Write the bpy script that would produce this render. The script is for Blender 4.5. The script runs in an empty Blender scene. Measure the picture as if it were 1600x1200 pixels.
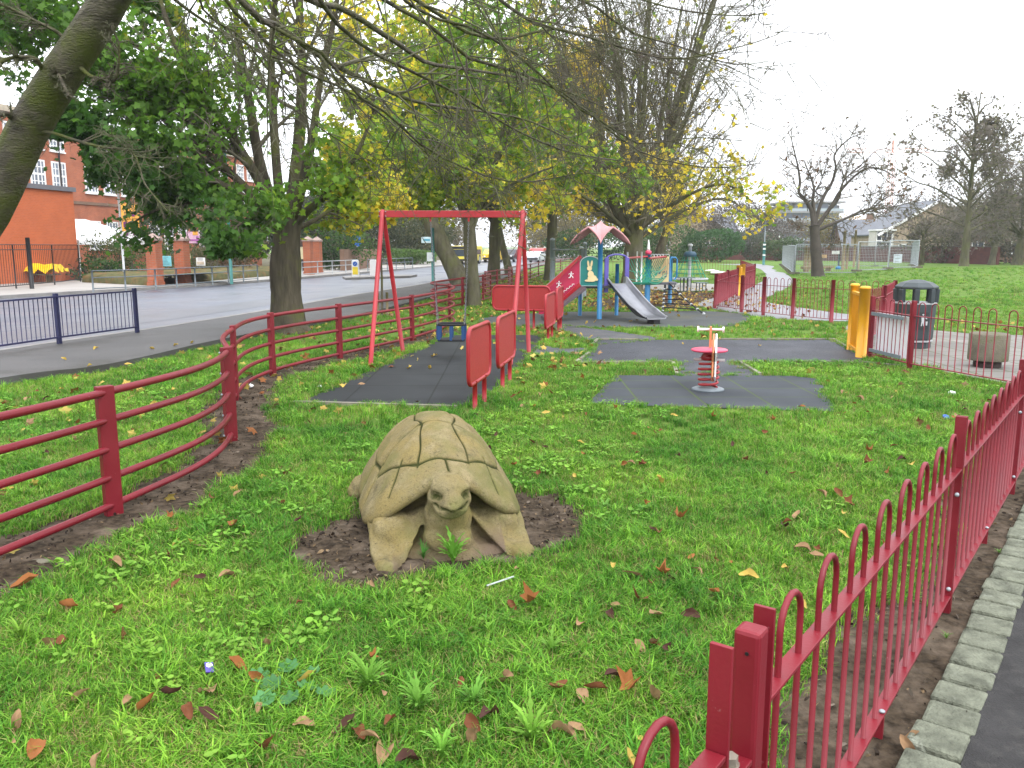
import bpy, bmesh, math, random
import numpy as np
from mathutils import Vector, Matrix
R = math.radians
rng = np.random.default_rng(11); random.seed(5)
sc = bpy.context.scene
col = sc.collection

# ------------------------------------------------------------------ camera, world, sun, exposure
FPX, CAMH, HORV = 1310.0, 1.8, 385.0
PITCH = math.atan((600 - HORV) / FPX)
cd = bpy.data.cameras.new('camera'); cam = bpy.data.objects.new('camera', cd); col.objects.link(cam)
cd.sensor_width = 36; cd.lens = 36 * FPX / 1600; cd.clip_start = .05; cd.clip_end = 4000
cam.location = (0, 0, CAMH); cam.rotation_euler = (R(90) - PITCH, 0, 0)
sc.camera = cam
SUN_EL, SUN_AZ = R(52), R(150)
w = bpy.data.worlds.new('World'); sc.world = w; w.use_nodes = True
nt = w.node_tree; nt.nodes.clear()
wo = nt.nodes.new('ShaderNodeOutputWorld'); bg = nt.nodes.new('ShaderNodeBackground')
sky = nt.nodes.new('ShaderNodeTexSky'); sky.sky_type = 'NISHITA'; sky.sun_disc = False
sky.sun_elevation = SUN_EL; sky.sun_rotation = SUN_AZ; sky.dust_density = 3.0; sky.air_density = 1.0
hs = nt.nodes.new('ShaderNodeHueSaturation'); hs.inputs['Saturation'].default_value = .22; hs.inputs['Value'].default_value = 1.0
mx = nt.nodes.new('ShaderNodeMix'); mx.data_type = 'RGBA'; mx.inputs[0].default_value = .72
mx.inputs[7].default_value = (12.9, 13.2, 13.8, 1)          # even white cloud deck
nt.links.new(sky.outputs[0], hs.inputs['Color']); nt.links.new(hs.outputs[0], mx.inputs[6])
# an overcast sky is about three times brighter overhead than at the horizon
tc = nt.nodes.new('ShaderNodeTexCoord'); sx_ = nt.nodes.new('ShaderNodeSeparateXYZ'); nt.links.new(tc.outputs['Generated'], sx_.inputs[0])
gr_ = nt.nodes.new('ShaderNodeMapRange'); gr_.inputs[1].default_value = 0; gr_.inputs[2].default_value = 1; gr_.inputs[3].default_value = 1.15; gr_.inputs[4].default_value = 2.0
nt.links.new(sx_.outputs[2], gr_.inputs[0]); vm = nt.nodes.new('ShaderNodeVectorMath'); vm.operation = 'SCALE'
nt.links.new(mx.outputs[2], vm.inputs[0]); nt.links.new(gr_.outputs[0], vm.inputs['Scale'])
nt.links.new(vm.outputs[0], bg.inputs['Color']); bg.inputs['Strength'].default_value = .125
nt.links.new(bg.outputs[0], wo.inputs['Surface'])
sd = bpy.data.lights.new('sun', 'SUN'); sd.energy = 1.0; sd.angle = R(25); sd.color = (1, .96, .9)
so = bpy.data.objects.new('sun', sd); col.objects.link(so)
so.rotation_euler = Vector((-math.sin(SUN_AZ) * math.cos(SUN_EL), -math.cos(SUN_AZ) * math.cos(SUN_EL) , -math.sin(SUN_EL))).to_track_quat('-Z', 'Y').to_euler()
vs = sc.view_settings; vs.view_transform = 'Standard'; vs.look = 'None'; vs.exposure = 0.34; vs.gamma = 1
sc.render.film_transparent = False
sc.cycles.max_bounces = 7; sc.cycles.diffuse_bounces = 4; sc.cycles.transparent_max_bounces = 8
sc.cycles.caustics_reflective = False; sc.cycles.caustics_refractive = False

# ------------------------------------------------------------------ ground height and picture-to-world helpers
def hz(x, y):
    """mound of the lawn on the right, flat everywhere else"""
    r2 = ((x - 36) / 18.0) ** 2 + ((y - 58) / 17.0) ** 2
    k = np.clip(1 - r2, 0, 1)
    return .42 * k * k * (3 - 2 * k)
def ray(u, v):
    x = (u - 800) / FPX; y = -(v - 600) / FPX
    return x, math.cos(PITCH) + math.sin(PITCH) * y, -math.sin(PITCH) + math.cos(PITCH) * y
def G(u, v, z=0.0):
    X, Y, Z = ray(u, v); t = (z - CAMH) / Z
    return (X * t, Y * t)
def at(u, v, Y):
    X, y, Z = ray(u, v); t = Y / y
    return (X * t, Y, CAMH + Z * t)

# ------------------------------------------------------------------ objects, names, labels
def tag(o, label=None, cat=None, group=None, kind=None):
    if label: o['label'] = label
    if cat: o['category'] = cat
    if group: o['group'] = group
    if kind: o['kind'] = kind
    return o
def thing(name, label, cat, loc=(0, 0, 0), rz=0, group=None):
    o = bpy.data.objects.new(name, None); col.objects.link(o)
    o.empty_display_size = .2
    o.location = loc; o.rotation_euler = (0, 0, rz)
    return tag(o, label, cat, group)
def wloc(o):
    v = Vector((0, 0, 0))
    while o is not None:
        v += o.location; o = o.parent
    return v
def kids(o): return [c for c in bpy.data.objects if c.parent is o]
def copy_tree(o, loc=None, rz=None, label=None, parent=None):
    c = o.copy(); col.objects.link(c); c.parent = parent
    if loc is not None: c.location = loc
    if rz is not None: c.rotation_euler = (0, 0, rz)
    if label: c['label'] = label
    for ch in kids(o): copy_tree(ch, parent=c)
    return c
def link_mesh(name, me, mats, parent=None):
    o = bpy.data.objects.new(name, me); col.objects.link(o)
    if parent is not None: o.parent = parent
    for m in (mats if isinstance(mats, (list, tuple)) else [mats]):
        if m is not None: me.materials.append(m)
    return o

def np_mesh(name, V, faces, mats, parent=None, mi=None, smooth=False, vcol=None, world=True):
    """faces: list of int arrays (n,k); mi: list of material index per array"""
    V = np.asarray(V, dtype=np.float64)
    if parent is not None and world: V = V - np.array(wloc(parent))
    me = bpy.data.meshes.new(name)
    faces = [np.asarray(f) for f in faces if len(f)]
    me.vertices.add(len(V)); me.vertices.foreach_set('co', V.astype(np.float32).ravel())
    nl = sum(f.size for f in faces); nf = sum(len(f) for f in faces)
    me.loops.add(nl); me.polygons.add(nf)
    me.loops.foreach_set('vertex_index', np.concatenate([f.ravel() for f in faces]).astype(np.int32))
    st = []; base = 0
    for f in faces:
        st.append(base + np.arange(len(f)) * f.shape[1]); base += f.size
    me.polygons.foreach_set('loop_start', np.concatenate(st).astype(np.int32))
    if mi is not None:
        me.polygons.foreach_set('material_index', np.concatenate([np.full(len(f), m) for f, m in zip(faces, mi)]).astype(np.int32))
    if not isinstance(smooth, (list, tuple)): smooth = [smooth] * len(faces)
    me.polygons.foreach_set('use_smooth', np.concatenate([np.full(len(f), bool(s)) for f, s in zip(faces, smooth)]))
    me.update(calc_edges=True)
    if vcol is not None:
        a = me.attributes.new('col', 'FLOAT_COLOR', 'POINT')
        c = np.ones((len(V), 4), np.float32); c[:, :3] = vcol
        a.data.foreach_set('color', c.ravel())
    return link_mesh(name, me, mats, parent)

class MB:
    def __init__(s): s.v = []; s.f = []; s.mi = []; s.sm = []
    def add(s, vs, fs, mi=0, sm=False):
        b = len(s.v); s.v += [tuple(map(float, p)) for p in vs]
        for f in fs: s.f.append([b + i for i in f]); s.mi.append(mi); s.sm.append(sm)
        return s
    def box(s, c, d, rz=0, mi=0, M=None):
        hx, hy, hz_ = d[0] / 2, d[1] / 2, d[2] / 2
        m = M if M is not None else Matrix.Rotation(rz, 3, 'Z')
        vs = [Vector(c) + m @ Vector((x, y, z)) for x in (-hx, hx) for y in (-hy, hy) for z in (-hz_, hz_)]
        return s.add(vs, [(0, 1, 3, 2), (4, 6, 7, 5), (0, 4, 5, 1), (2, 3, 7, 6), (0, 2, 6, 4), (1, 5, 7, 3)], mi)
    def bar(s, a, b, w, h, mi=0, up=(0, 0, 1)):
        a, b = Vector(a), Vector(b); d = b - a; L = d.length; d.normalize()
        u = Vector(up)
        if abs(d.dot(u)) > .99: u = Vector((0, 1, 0))
        x = d.cross(u).normalized(); z = x.cross(d)
        m = Matrix((x, d, z)).transposed()
        return s.box((a + b) / 2, (w, L, h), 0, mi, m)
    def tube(s, pts, r, n=8, mi=0, caps=True, closed=False):
        P = [Vector(p) for p in pts]; K = len(P)
        rs = r if isinstance(r, (list, tuple, np.ndarray)) else [r] * K
        vs = []; prev = None
        for i in range(K):
            if closed: t = P[(i + 1) % K] - P[i - 1]
            else: t = P[min(i + 1, K - 1)] - P[max(i - 1, 0)]
            t.normalize()
            if prev is None:
                a = Vector((0, 0, 1)) if abs(t.z) < .9 else Vector((1, 0, 0))
                n1 = t.cross(a).normalized()
            else:
                n1 = (prev - t * prev.dot(t)).normalized()
            prev = n1; n2 = t.cross(n1)
            vs += [P[i] + (n1 * math.cos(q) + n2 * math.sin(q)) * rs[i] for q in [2 * math.pi * j / n for j in range(n)]]
        fs = []
        for i in range(K if closed else K - 1):
            i2 = (i + 1) % K
            for j in range(n):
                j2 = (j + 1) % n
                fs.append((i * n + j, i2 * n + j, i2 * n + j2, i * n + j2)[::-1])
        s.add(vs, fs, mi, True)
        if caps and not closed:
            b = len(s.v) - K * n
            s.f.append([b + j for j in range(n)]); s.mi.append(mi); s.sm.append(False)
            s.f.append([b + (K - 1) * n + j for j in range(n)][::-1]); s.mi.append(mi); s.sm.append(False)
        return s
    def lathe(s, prof, c=(0, 0, 0), n=24, mi=0, sm=True, cap=True):
        vs = []; K = len(prof)
        for r, z in prof:
            vs += [(c[0] + r * math.cos(2 * math.pi * j / n), c[1] + r * math.sin(2 * math.pi * j / n), c[2] + z) for j in range(n)]
        fs = [(i * n + j, i * n + (j + 1) % n, (i + 1) * n + (j + 1) % n, (i + 1) * n + j) for i in range(K - 1) for j in range(n)]
        s.add(vs, fs, mi, sm)
        if cap:
            b = len(s.v) - K * n
            s.f.append([b + j for j in range(n)][::-1]); s.mi.append(mi); s.sm.append(False)
            s.f.append([b + (K - 1) * n + j for j in range(n)]); s.mi.append(mi); s.sm.append(False)
        return s
    def prism(s, poly, org, ex, ey, depth, mi=0):
        """2-D polygon in the plane (org, ex, ey), pushed depth along ex x ey"""
        o, ex, ey = Vector(org), Vector(ex).normalized(), Vector(ey).normalized(); nn = ex.cross(ey)
        n = len(poly)
        A = [o + ex * p[0] + ey * p[1] for p in poly]; B = [p + nn * depth for p in A]
        ar = sum(poly[i][0] * poly[(i + 1) % n][1] - poly[(i + 1) % n][0] * poly[i][1] for i in range(n))
        fs = [list(range(n))[::-1], list(range(n, 2 * n))] + [(i, (i + 1) % n, n + (i + 1) % n, n + i) for i in range(n)]
        if ar < 0: fs = [list(f)[::-1] for f in fs]
        if depth < 0: fs = [list(f)[::-1] for f in fs]
        return s.add(A + B, fs, mi)
    def ell(s, c, r, n=16, m=10, M=None, mi=0):
        vs = []; fs = []
        for i in range(m + 1):
            a = math.pi * i / m
            for j in range(n):
                b = 2 * math.pi * j / n
                p = Vector((r[0] * math.sin(a) * math.cos(b), r[1] * math.sin(a) * math.sin(b), r[2] * math.cos(a)))
                if M is not None: p = M @ p
                vs.append(Vector(c) + p)
        for i in range(m):
            for j in range(n):
                f = (i * n + j, (i + 1) * n + j, (i + 1) * n + (j + 1) % n, i * n + (j + 1) % n)
                fs.append(f)
        return s.add(vs, fs, mi, True)
    def build(s, name, mats, parent=None, world=True, bevel=0):
        v = s.v
        if parent is not None and world:
            o0 = wloc(parent); v = [(p[0] - o0.x, p[1] - o0.y, p[2] - o0.z) for p in v]
        me = bpy.data.meshes.new(name); me.from_pydata(v, [], s.f)
        me.polygons.foreach_set('material_index', s.mi); me.polygons.foreach_set('use_smooth', s.sm); me.update()
        o = link_mesh(name, me, mats, parent)
        if bevel:
            b = o.modifiers.new('bevel', 'BEVEL'); b.width = bevel; b.segments = 2; b.limit_method = 'ANGLE'; b.angle_limit = R(40)
        return o

def catmull(pts, k=8, closed=False):
    P = np.array(pts, float); n = len(P); out = []
    for i in range(n if closed else n - 1):
        if closed: p0, p1, p2, p3 = P[i - 1], P[i], P[(i + 1) % n], P[(i + 2) % n]
        else: p0, p1, p2, p3 = P[max(i - 1, 0)], P[i], P[i + 1], P[min(i + 2, n - 1)]
        for t in np.arange(k) / k:
            out.append(.5 * ((2 * p1) + (-p0 + p2) * t + (2 * p0 - 5 * p1 + 4 * p2 - p3) * t * t + (-p0 + 3 * p1 - 3 * p2 + p3) * t ** 3))
    if not closed: out.append(P[-1])
    return np.array(out)

# ------------------------------------------------------------------ materials
def mat(name, c, rough=.6, var=.2, scale=5, bump=0, bscale=60, spec=.4, metal=0, c2=None, c2scale=3, c2lo=.5, c2hi=.65, rvar=0, coat=0, stretch=0):
    m = bpy.data.materials.new(name); m.use_nodes = True; t = m.node_tree; N = t.nodes; L = t.links
    b = N['Principled BSDF']; b.inputs['Roughness'].default_value = rough; b.inputs['Metallic'].default_value = metal
    b.inputs['Specular IOR Level'].default_value = spec; b.inputs['Coat Weight'].default_value = coat
    g = N.new('ShaderNodeNewGeometry')
    n1 = N.new('ShaderNodeTexNoise'); n1.inputs['Scale'].default_value = scale; n1.inputs['Detail'].default_value = 6
    L.new(g.outputs['Position'], n1.inputs['Vector'])
    mr = N.new('ShaderNodeMapRange'); mr.inputs[1].default_value = .25; mr.inputs[2].default_value = .75
    mr.inputs[3].default_value = 1 - var; mr.inputs[4].default_value = 1 + var; L.new(n1.outputs[0], mr.inputs[0])
    h = N.new('ShaderNodeHueSaturation'); h.inputs['Color'].default_value = (*c, 1); L.new(mr.outputs[0], h.inputs['Value'])
    out = h.outputs[0]
    if c2 is not None:
        n2 = N.new('ShaderNodeTexNoise'); n2.inputs['Scale'].default_value = c2scale; n2.inputs['Detail'].default_value = 8; n2.inputs['Roughness'].default_value = .65
        L.new(g.outputs['Position'], n2.inputs['Vector'])
        r2 = N.new('ShaderNodeMapRange'); r2.inputs[1].default_value = c2lo; r2.inputs[2].default_value = c2hi; L.new(n2.outputs[0], r2.inputs[0])
        x = N.new('ShaderNodeMix'); x.data_type = 'RGBA'; L.new(r2.outputs[0], x.inputs[0]); L.new(out, x.inputs[6]); x.inputs[7].default_value = (*c2, 1)
        out = x.outputs[2]
    L.new(out, b.inputs['Base Color'])
    if rvar:
        r3 = N.new('ShaderNodeMapRange'); r3.inputs[1].default_value = .3; r3.inputs[2].default_value = .7
        r3.inputs[3].default_value = rough - rvar; r3.inputs[4].default_value = rough + rvar; L.new(n1.outputs[0], r3.inputs[0]); L.new(r3.outputs[0], b.inputs['Roughness'])
    if bump:
        n3 = N.new('ShaderNodeTexNoise'); n3.inputs['Scale'].default_value = bscale; n3.inputs['Detail'].default_value = 5
        if stretch:
            mp_ = N.new('ShaderNodeMapping'); mp_.inputs['Scale'].default_value = (1, 1, stretch); L.new(g.outputs['Position'], mp_.inputs['Vector']); L.new(mp_.outputs[0], n3.inputs['Vector']); L.new(mp_.outputs[0], n1.inputs['Vector'])
        else: L.new(g.outputs['Position'], n3.inputs['Vector'])
        bp = N.new('ShaderNodeBump'); bp.inputs['Strength'].default_value = bump; bp.inputs['Distance'].default_value = .02
        L.new(n3.outputs[0], bp.inputs['Height']); L.new(bp.outputs[0], b.inputs['Normal'])
    return m
def leafmat(name, trans=.35, rough=.5, rnd=0):
    m = bpy.data.materials.new(name); m.use_nodes = True; t = m.node_tree; N = t.nodes; L = t.links
    b = N['Principled BSDF']; b.inputs['Roughness'].default_value = rough; b.inputs['Specular IOR Level'].default_value = .3 if rough < .52 else .12
    a = N.new('ShaderNodeAttribute'); a.attribute_name = 'col'; c = a.outputs['Color']
    if rnd:
        g = N.new('ShaderNodeNewGeometry'); n1 = N.new('ShaderNodeTexNoise'); n1.inputs['Scale'].default_value = .9; n1.inputs['Detail'].default_value = 4
        L.new(g.outputs['Position'], n1.inputs['Vector'])
        oi = N.new('ShaderNodeObjectInfo')
        ad = N.new('ShaderNodeMath'); ad.operation = 'MULTIPLY_ADD'; L.new(oi.outputs['Random'], ad.inputs[0]); ad.inputs[1].default_value = .35; L.new(n1.outputs[0], ad.inputs[2])
        mr = N.new('ShaderNodeMapRange'); mr.inputs[1].default_value = .35; mr.inputs[2].default_value = 1.0; mr.inputs[3].default_value = 1 - rnd; mr.inputs[4].default_value = 1 + rnd
        L.new(ad.outputs[0], mr.inputs[0])
        mh = N.new('ShaderNodeMapRange'); mh.inputs[1].default_value = .35; mh.inputs[2].default_value = .7; mh.inputs[3].default_value = .515; mh.inputs[4].default_value = .48
        L.new(n1.outputs[0], mh.inputs[0])
        h = N.new('ShaderNodeHueSaturation'); L.new(c, h.inputs['Color']); L.new(mr.outputs[0], h.inputs['Value']); L.new(mh.outputs[0], h.inputs['Hue']); c = h.outputs[0]
    L.new(c, b.inputs['Base Color'])
    tr = N.new('ShaderNodeBsdfTranslucent'); L.new(c, tr.inputs['Color'])
    ms = N.new('ShaderNodeMixShader'); ms.inputs[0].default_value = trans
    L.new(b.outputs[0], ms.inputs[1]); L.new(tr.outputs[0], ms.inputs[2]); L.new(ms.outputs[0], N['Material Output'].inputs['Surface'])
    return m
def brickmat(name, c1, c2, mortar, sx=.225, sy=.075, vertical=True, var=.2, msize=.012, rough=.85):
    m = bpy.data.materials.new(name); m.use_nodes = True; t = m.node_tree; N = t.nodes; L = t.links
    b = N['Principled BSDF']; b.inputs['Roughness'].default_value = rough; b.inputs['Specular IOR Level'].default_value = .2
    g = N.new('ShaderNodeNewGeometry'); sp = N.new('ShaderNodeSeparateXYZ'); L.new(g.outputs['Position'], sp.inputs[0])
    cb = N.new('ShaderNodeCombineXYZ')
    if vertical:
        s = N.new('ShaderNodeMath'); s.operation = 'ADD'; L.new(sp.outputs[0], s.inputs[0]); L.new(sp.outputs[1], s.inputs[1])
        L.new(s.outputs[0], cb.inputs[0]); L.new(sp.outputs[2], cb.inputs[1])
    else:
        L.new(sp.outputs[0], cb.inputs[0]); L.new(sp.outputs[1], cb.inputs[1])
    br = N.new('ShaderNodeTexBrick'); L.new(cb.outputs[0], br.inputs['Vector'])
    br.offset = 0 if not vertical else .5
    br.inputs['Scale'].default_value = 1; br.inputs['Brick Width'].default_value = sx; br.inputs['Row Height'].default_value = sy; br.inputs['Mortar Size'].default_value = msize
    br.inputs['Color1'].default_value = (*c1, 1); br.inputs['Color2'].default_value = (*c2, 1); br.inputs['Mortar'].default_value = (*mortar, 1)
    n1 = N.new('ShaderNodeTexNoise'); n1.inputs['Scale'].default_value = 1.2; n1.inputs['Detail'].default_value = 7; L.new(g.outputs['Position'], n1.inputs['Vector'])
    mr = N.new('ShaderNodeMapRange'); mr.inputs[1].default_value = .25; mr.inputs[2].default_value = .75; mr.inputs[3].default_value = 1 - var; mr.inputs[4].default_value = 1 + var; L.new(n1.outputs[0], mr.inputs[0])
    h = N.new('ShaderNodeHueSaturation'); L.new(br.outputs['Color'], h.inputs['Color']); L.new(mr.outputs[0], h.inputs['Value'])
    L.new(h.outputs[0], b.inputs['Base Color'])
    bp = N.new('ShaderNodeBump'); bp.inputs['Strength'].default_value = .4; bp.inputs['Distance'].default_value = .01; bp.invert = True
    L.new(br.outputs['Fac'], bp.inputs['Height']); L.new(bp.outputs[0], b.inputs['Normal'])
    return m
RED = mat('fence_paint', (.168, .008, .016), .44, .25, 2.6, .06, 90, .4, c2=(.30, .14, .15), c2scale=38, c2lo=.66, c2hi=.74, rvar=.12)
RED2 = mat('swing_paint', (.32, .011, .018), .4, .12, 6, .04, 90, .5)
REDP = mat('panel_paint', (.34, .024, .024), .5, .12, 30, .12, 160, .4)
DRED = mat('far_fence_paint', (.19, .011, .022), .5, .15, 6, 0)
YEL = mat('yellow_paint', (.72, .34, .012), .4, .1, 5, .03, 80, .5)
NAVY = mat('navy_paint', (.022, .024, .075), .45, .2, 8, .05, 90)
BLACKM = mat('black_paint', (.012, .012, .014), .5, .2, 8)
GREYM = mat('galvanised_steel', (.34, .37, .40), .5, .2, 9, .05, 60, .5, .3)
GREYP = mat('grey_paint', (.16, .19, .21), .5, .15, 6)
LGREY = mat('light_grey_metal', (.42, .44, .46), .45, .15, 6)
STEEL = mat('brushed_steel', (.27, .275, .30), .34, .2, 3, .03, 30, .5, .85)
CHAIN = mat('chain_steel', (.18, .18, .19), .5, .2, 30, 0, 60, .5, .5)
BLUEP = mat('blue_paint', (.025, .17, .36), .4, .15, 5)
BLUES = mat('blue_plastic', (.018, .06, .17), .4, .15, 8)
GREENP = mat('green_panel', (.012, .17, .15), .5, .1, 5)
TEAL = mat('teal_lamp_paint', (.03, .16, .15), .5, .15, 4)
PURP = mat('purple_paint', (.12, .10, .40), .45, .12, 5)
PINKR = mat('pink_roof_plastic', (.50, .24, .25), .55, .12, 4, .03, 40)
PINK = mat('pink_seat', (.62, .06, .13), .4, .08, 6)
CREAM = mat('cream_board', (.68, .55, .30), .55, .1, 5)
WHITE = mat('white_paint', (.78, .78, .78), .5, .06, 5)
WHITEF = mat('white_fabric', (.80, .81, .83), .7, .05, 2, .05, 8)
ROPEG = mat('green_rope', (.02, .26, .16), .7, .1, 9)
ROPEK = mat('black_rope', (.015, .015, .017), .8, .1, 9)
ASPH = mat('old_asphalt', (.075, .078, .085), .8, .25, 2.2, .5, 220, .3, c2=(.10, .10, .095), c2scale=1.2)
ROADM = mat('road_asphalt', (.082, .095, .128), .38, .22, .45, .25, 160, .5, c2=(.060, .070, .098), c2scale=.16, c2lo=.45, c2hi=.6, rvar=.1)
PAVEM = mat('pavement_asphalt', (.075, .073, .072), .6, .22, .9, .3, 180, .3, c2=(.050, .048, .043), c2scale=.7)
FARPV = mat('far_pavement', (.30, .285, .265), .7, .15, .8, .1, 60)
PLAYA = mat('play_asphalt', (.033, .036, .048), .6, .3, 1.6, .6, 200, .35, c2=(.056, .06, .072), c2scale=1.0)
PATHM = mat('path_asphalt', (.155, .155, .172), .42, .2, .6, .2, 120, .4, c2=(.12, .12, .125), c2scale=.5)
KERBM = mat('kerb_concrete', (.27, .26, .25), .85, .2, 3, .3, 90)
EDGEM = mat('edging_timber', (.22, .20, .16), .85, .25, 5, .3, 60)
STONEK = mat('kerb_sett_stone', (.15, .16, .12), .9, .5, 12, .9, 60, .2, c2=(.30, .32, .26), c2scale=7, c2lo=.6, c2hi=.72)
SOIL = mat('soil', (.050, .037, .025), .95, .8, 22, 1.0, 30, .1, c2=(.150, .116, .086), c2scale=3.4, c2lo=.47, c2hi=.70)
BINM = mat('bin_plastic', (.035, .047, .052), .5, .15, 5, .06, 50)
CONC = mat('mossy_concrete', (.155, .140, .105), .9, .3, 6, .5, 60, .2, c2=(.085, .10, .04), c2scale=3)
SLATE = mat('roof_slate', (.11, .12, .14), .7, .2, 2)
BRICKR = brickmat('school_brick', (.42, .115, .05), (.34, .09, .045), (.30, .16, .11))
BRICKO = brickmat('orange_brick', (.50, .125, .045), (.44, .11, .042), (.46, .14, .07), var=.08)
BRICKD = brickmat('dark_wall_brick', (.13, .038, .030), (.095, .03, .026), (.10, .05, .045))
BRICKB = brickmat('buff_brick', (.34, .26, .17), (.29, .22, .145), (.30, .26, .20))
BRICKW = brickmat('brown_house_brick', (.22, .13, .085), (.19, .11, .075), (.18, .13, .1))
PAVERS = brickmat('paving_slabs', (.19, .18, .165), (.165, .16, .145), (.09, .10, .06), .6, .6, False, .25, .018, .8)
GLASS = mat('dark_glass', (.05, .06, .075), .12, .3, .7, 0, 60, .6)
WOODP = mat('timber_post', (.22, .17, .10), .85, .25, 5, .3, 40)
BARK = mat('maple_bark', (.080, .068, .048), .9, .55, 9, 1.0, 30, .15, c2=(.100, .105, .030), c2scale=1.8, c2lo=.5, c2hi=.68, stretch=.18)
BARKP = mat('plane_bark', (.100, .092, .062), .9, .5, 6, .9, 22, .15, c2=(.105, .11, .045), c2scale=1.4, c2lo=.45, c2hi=.65, stretch=.25)
BARKC = mat('cherry_bark', (.078, .068, .050), .75, .6, 9, .9, 34, .25, c2=(.075, .085, .020), c2scale=3.0, c2lo=.44, c2hi=.62, stretch=2.6)
TWIG = mat('bare_twig', (.125, .108, .080), .8, .3, 4, 0)
TWIGR = mat('budding_twig', (.105, .072, .066), .8, .35, 3, 0, c2=(.10, .105, .045), c2scale=2)
TWIGG = mat('mossy_twig', (.095, .095, .052), .8, .3, 3, 0, c2=(.085, .062, .055), c2scale=2.2)
LEAF = leafmat('tree_leaf', .52)
LEAFG = leafmat('ground_leaf', .12, .7)
BLADE = leafmat('grass_blade', .28, .6, .48)
WEEDM = leafmat('weed_leaf', .30, .6, .15)
# ================================================================== THE SETTING: ground, road, paths, pads
def lawn_material():
    m = bpy.data.materials.new('lawn'); m.use_nodes = True; t = m.node_tree; N = t.nodes; L = t.links
    b = N['Principled BSDF']; b.inputs['Roughness'].default_value = .9; b.inputs['Specular IOR Level'].default_value = .15
    g = N.new('ShaderNodeNewGeometry')
    def noise(s, d=6, r=.6):
        n = N.new('ShaderNodeTexNoise'); n.inputs['Scale'].default_value = s; n.inputs['Detail'].default_value = d; n.inputs['Roughness'].default_value = r
        L.new(g.outputs['Position'], n.inputs['Vector']); return n.outputs[0]
    def mixc(f, a, bcol, lo, hi):
        r = N.new('ShaderNodeMapRange'); r.inputs[1].default_value = lo; r.inputs[2].default_value = hi; L.new(f, r.inputs[0])
        x = N.new('ShaderNodeMix'); x.data_type = 'RGBA'; L.new(r.outputs[0], x.inputs[0])
        if isinstance(a, tuple): x.inputs[6].default_value = (*a, 1)
        else: L.new(a, x.inputs[6])
        x.inputs[7].default_value = (*bcol, 1); return x.outputs[2]
    c = mixc(noise(.35, 5), (.088, .178, .021), (.128, .205, .035), .35, .65)
    c = mixc(noise(2.2, 8, .7), c, (.085, .150, .026), .5, .66)
    c = mixc(noise(14, 6, .7), c, (.060, .085, .022), .54, .7)
    c = mixc(noise(.9, 8, .75), c, (.095, .080, .038), .60, .76)
    L.new(c, b.inputs['Base Color'])
    bp = N.new('ShaderNodeBump'); bp.inputs['Strength'].default_value = .8; bp.inputs['Distance'].default_value = .05
    L.new(noise(25, 6, .7), bp.inputs['Height']); L.new(bp.outputs[0], b.inputs['Normal'])
    return m
LAWN = lawn_material()
gx = np.concatenate([[-1500, -700, -300, -150, -90, -60], np.arange(-40, 75, 1.25), [85, 120, 200, 400, 800, 1500]])
gy = np.concatenate([[-80, -20], np.arange(-4, 95, 1.25), [100, 115, 135, 170, 240, 400, 800, 1600, 2600]])
GX, GY = np.meshgrid(gx, gy)
gv = np.stack([GX.ravel(), GY.ravel(), hz(GX, GY).ravel()], 1)
nx, ny = len(gx), len(gy)
ii = (np.arange(ny - 1)[:, None] * nx + np.arange(nx - 1)[None]).ravel()
tag(np_mesh('lawn', gv, [np.stack([ii, ii + 1, ii + nx + 1, ii + nx], 1)], LAWN, smooth=True), kind='structure')

SOILS = []
NOGRASS = []                                  # outlines the grass keeps clear of
def sheet(name, poly, z, m, clear=True, th=0):
    pts = [(p[0], p[1]) for p in poly]
    mb = MB()
    if th: mb.prism(pts, (0, 0, z - th), (1, 0, 0), (0, 1, 0), th)
    else:
        ar = sum(pts[i][0] * pts[(i + 1) % len(pts)][1] - pts[(i + 1) % len(pts)][0] * pts[i][1] for i in range(len(pts)))
        if ar < 0: pts = pts[::-1]
        mb.add([(x, y, z) for x, y in pts], [list(range(len(pts)))])
    if clear: NOGRASS.append(np.array(pts))
    return tag(mb.build(name, m), kind='structure')
def ribbon(line, w0, w1, z, zfun=None):
    """quads along a plan line, between offsets w0 and w1 (left positive)"""
    P = np.array(line, float); T = np.gradient(P, axis=0); T /= np.linalg.norm(T, axis=1)[:, None]
    Nn = np.stack([-T[:, 1], T[:, 0]], 1)
    A, B = P + Nn * w0, P + Nn * w1
    zz = lambda q: (np.full(len(q), z) if zfun is None else zfun(q[:, 0], q[:, 1]) + z)
    V = np.concatenate([np.column_stack([A, zz(A)]), np.column_stack([B, zz(B)])]); n = len(P)
    i = np.arange(n - 1)
    F = np.stack([i, i + 1, n + i + 1, n + i], 1)
    return V, (F[:, ::-1] if w1 < w0 else F), np.concatenate([A, B[::-1]])

NK = catmull([(-12.6, -6), (-10.0, 6), (-8.55, 13.9), (-7.55, 17.9), (-6.6, 23.3), (-5.7, 30.0), (-3.8, 40.7), (-1.6, 60), (.8, 80), (4.5, 110), (9, 150), (15, 200)], 6)
FK = catmull([(-27, -6), (-22.5, 12), (-19.2, 24), (-17.2, 30.5), (-14.6, 36.5), (-12.4, 44), (-10.1, 55), (-6.8, 75.4), (-3, 98), (3, 135), (10, 200)], 6)
sheet('road', list(NK) + list(FK[::-1]), .004, ROADM)
dk = [(-14.2, 6), (-11.5, 15.0), (-9.9, 21.5), (-8.6, 28.5), (-6.6, 40), (-4.2, 60), (-1.5, 80)]
ROADD = mat('damp_road', (.052, .060, .080), .34, .2, .7, .2, 160, .5, c2=(.07, .08, .108), c2scale=.35)
dkl = catmull(dk, 6)
V, F, O = ribbon(dkl, .0, -1.5, .008); tag(np_mesh('road_wear_strip', V, [F], ROADD), kind='structure')
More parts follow.
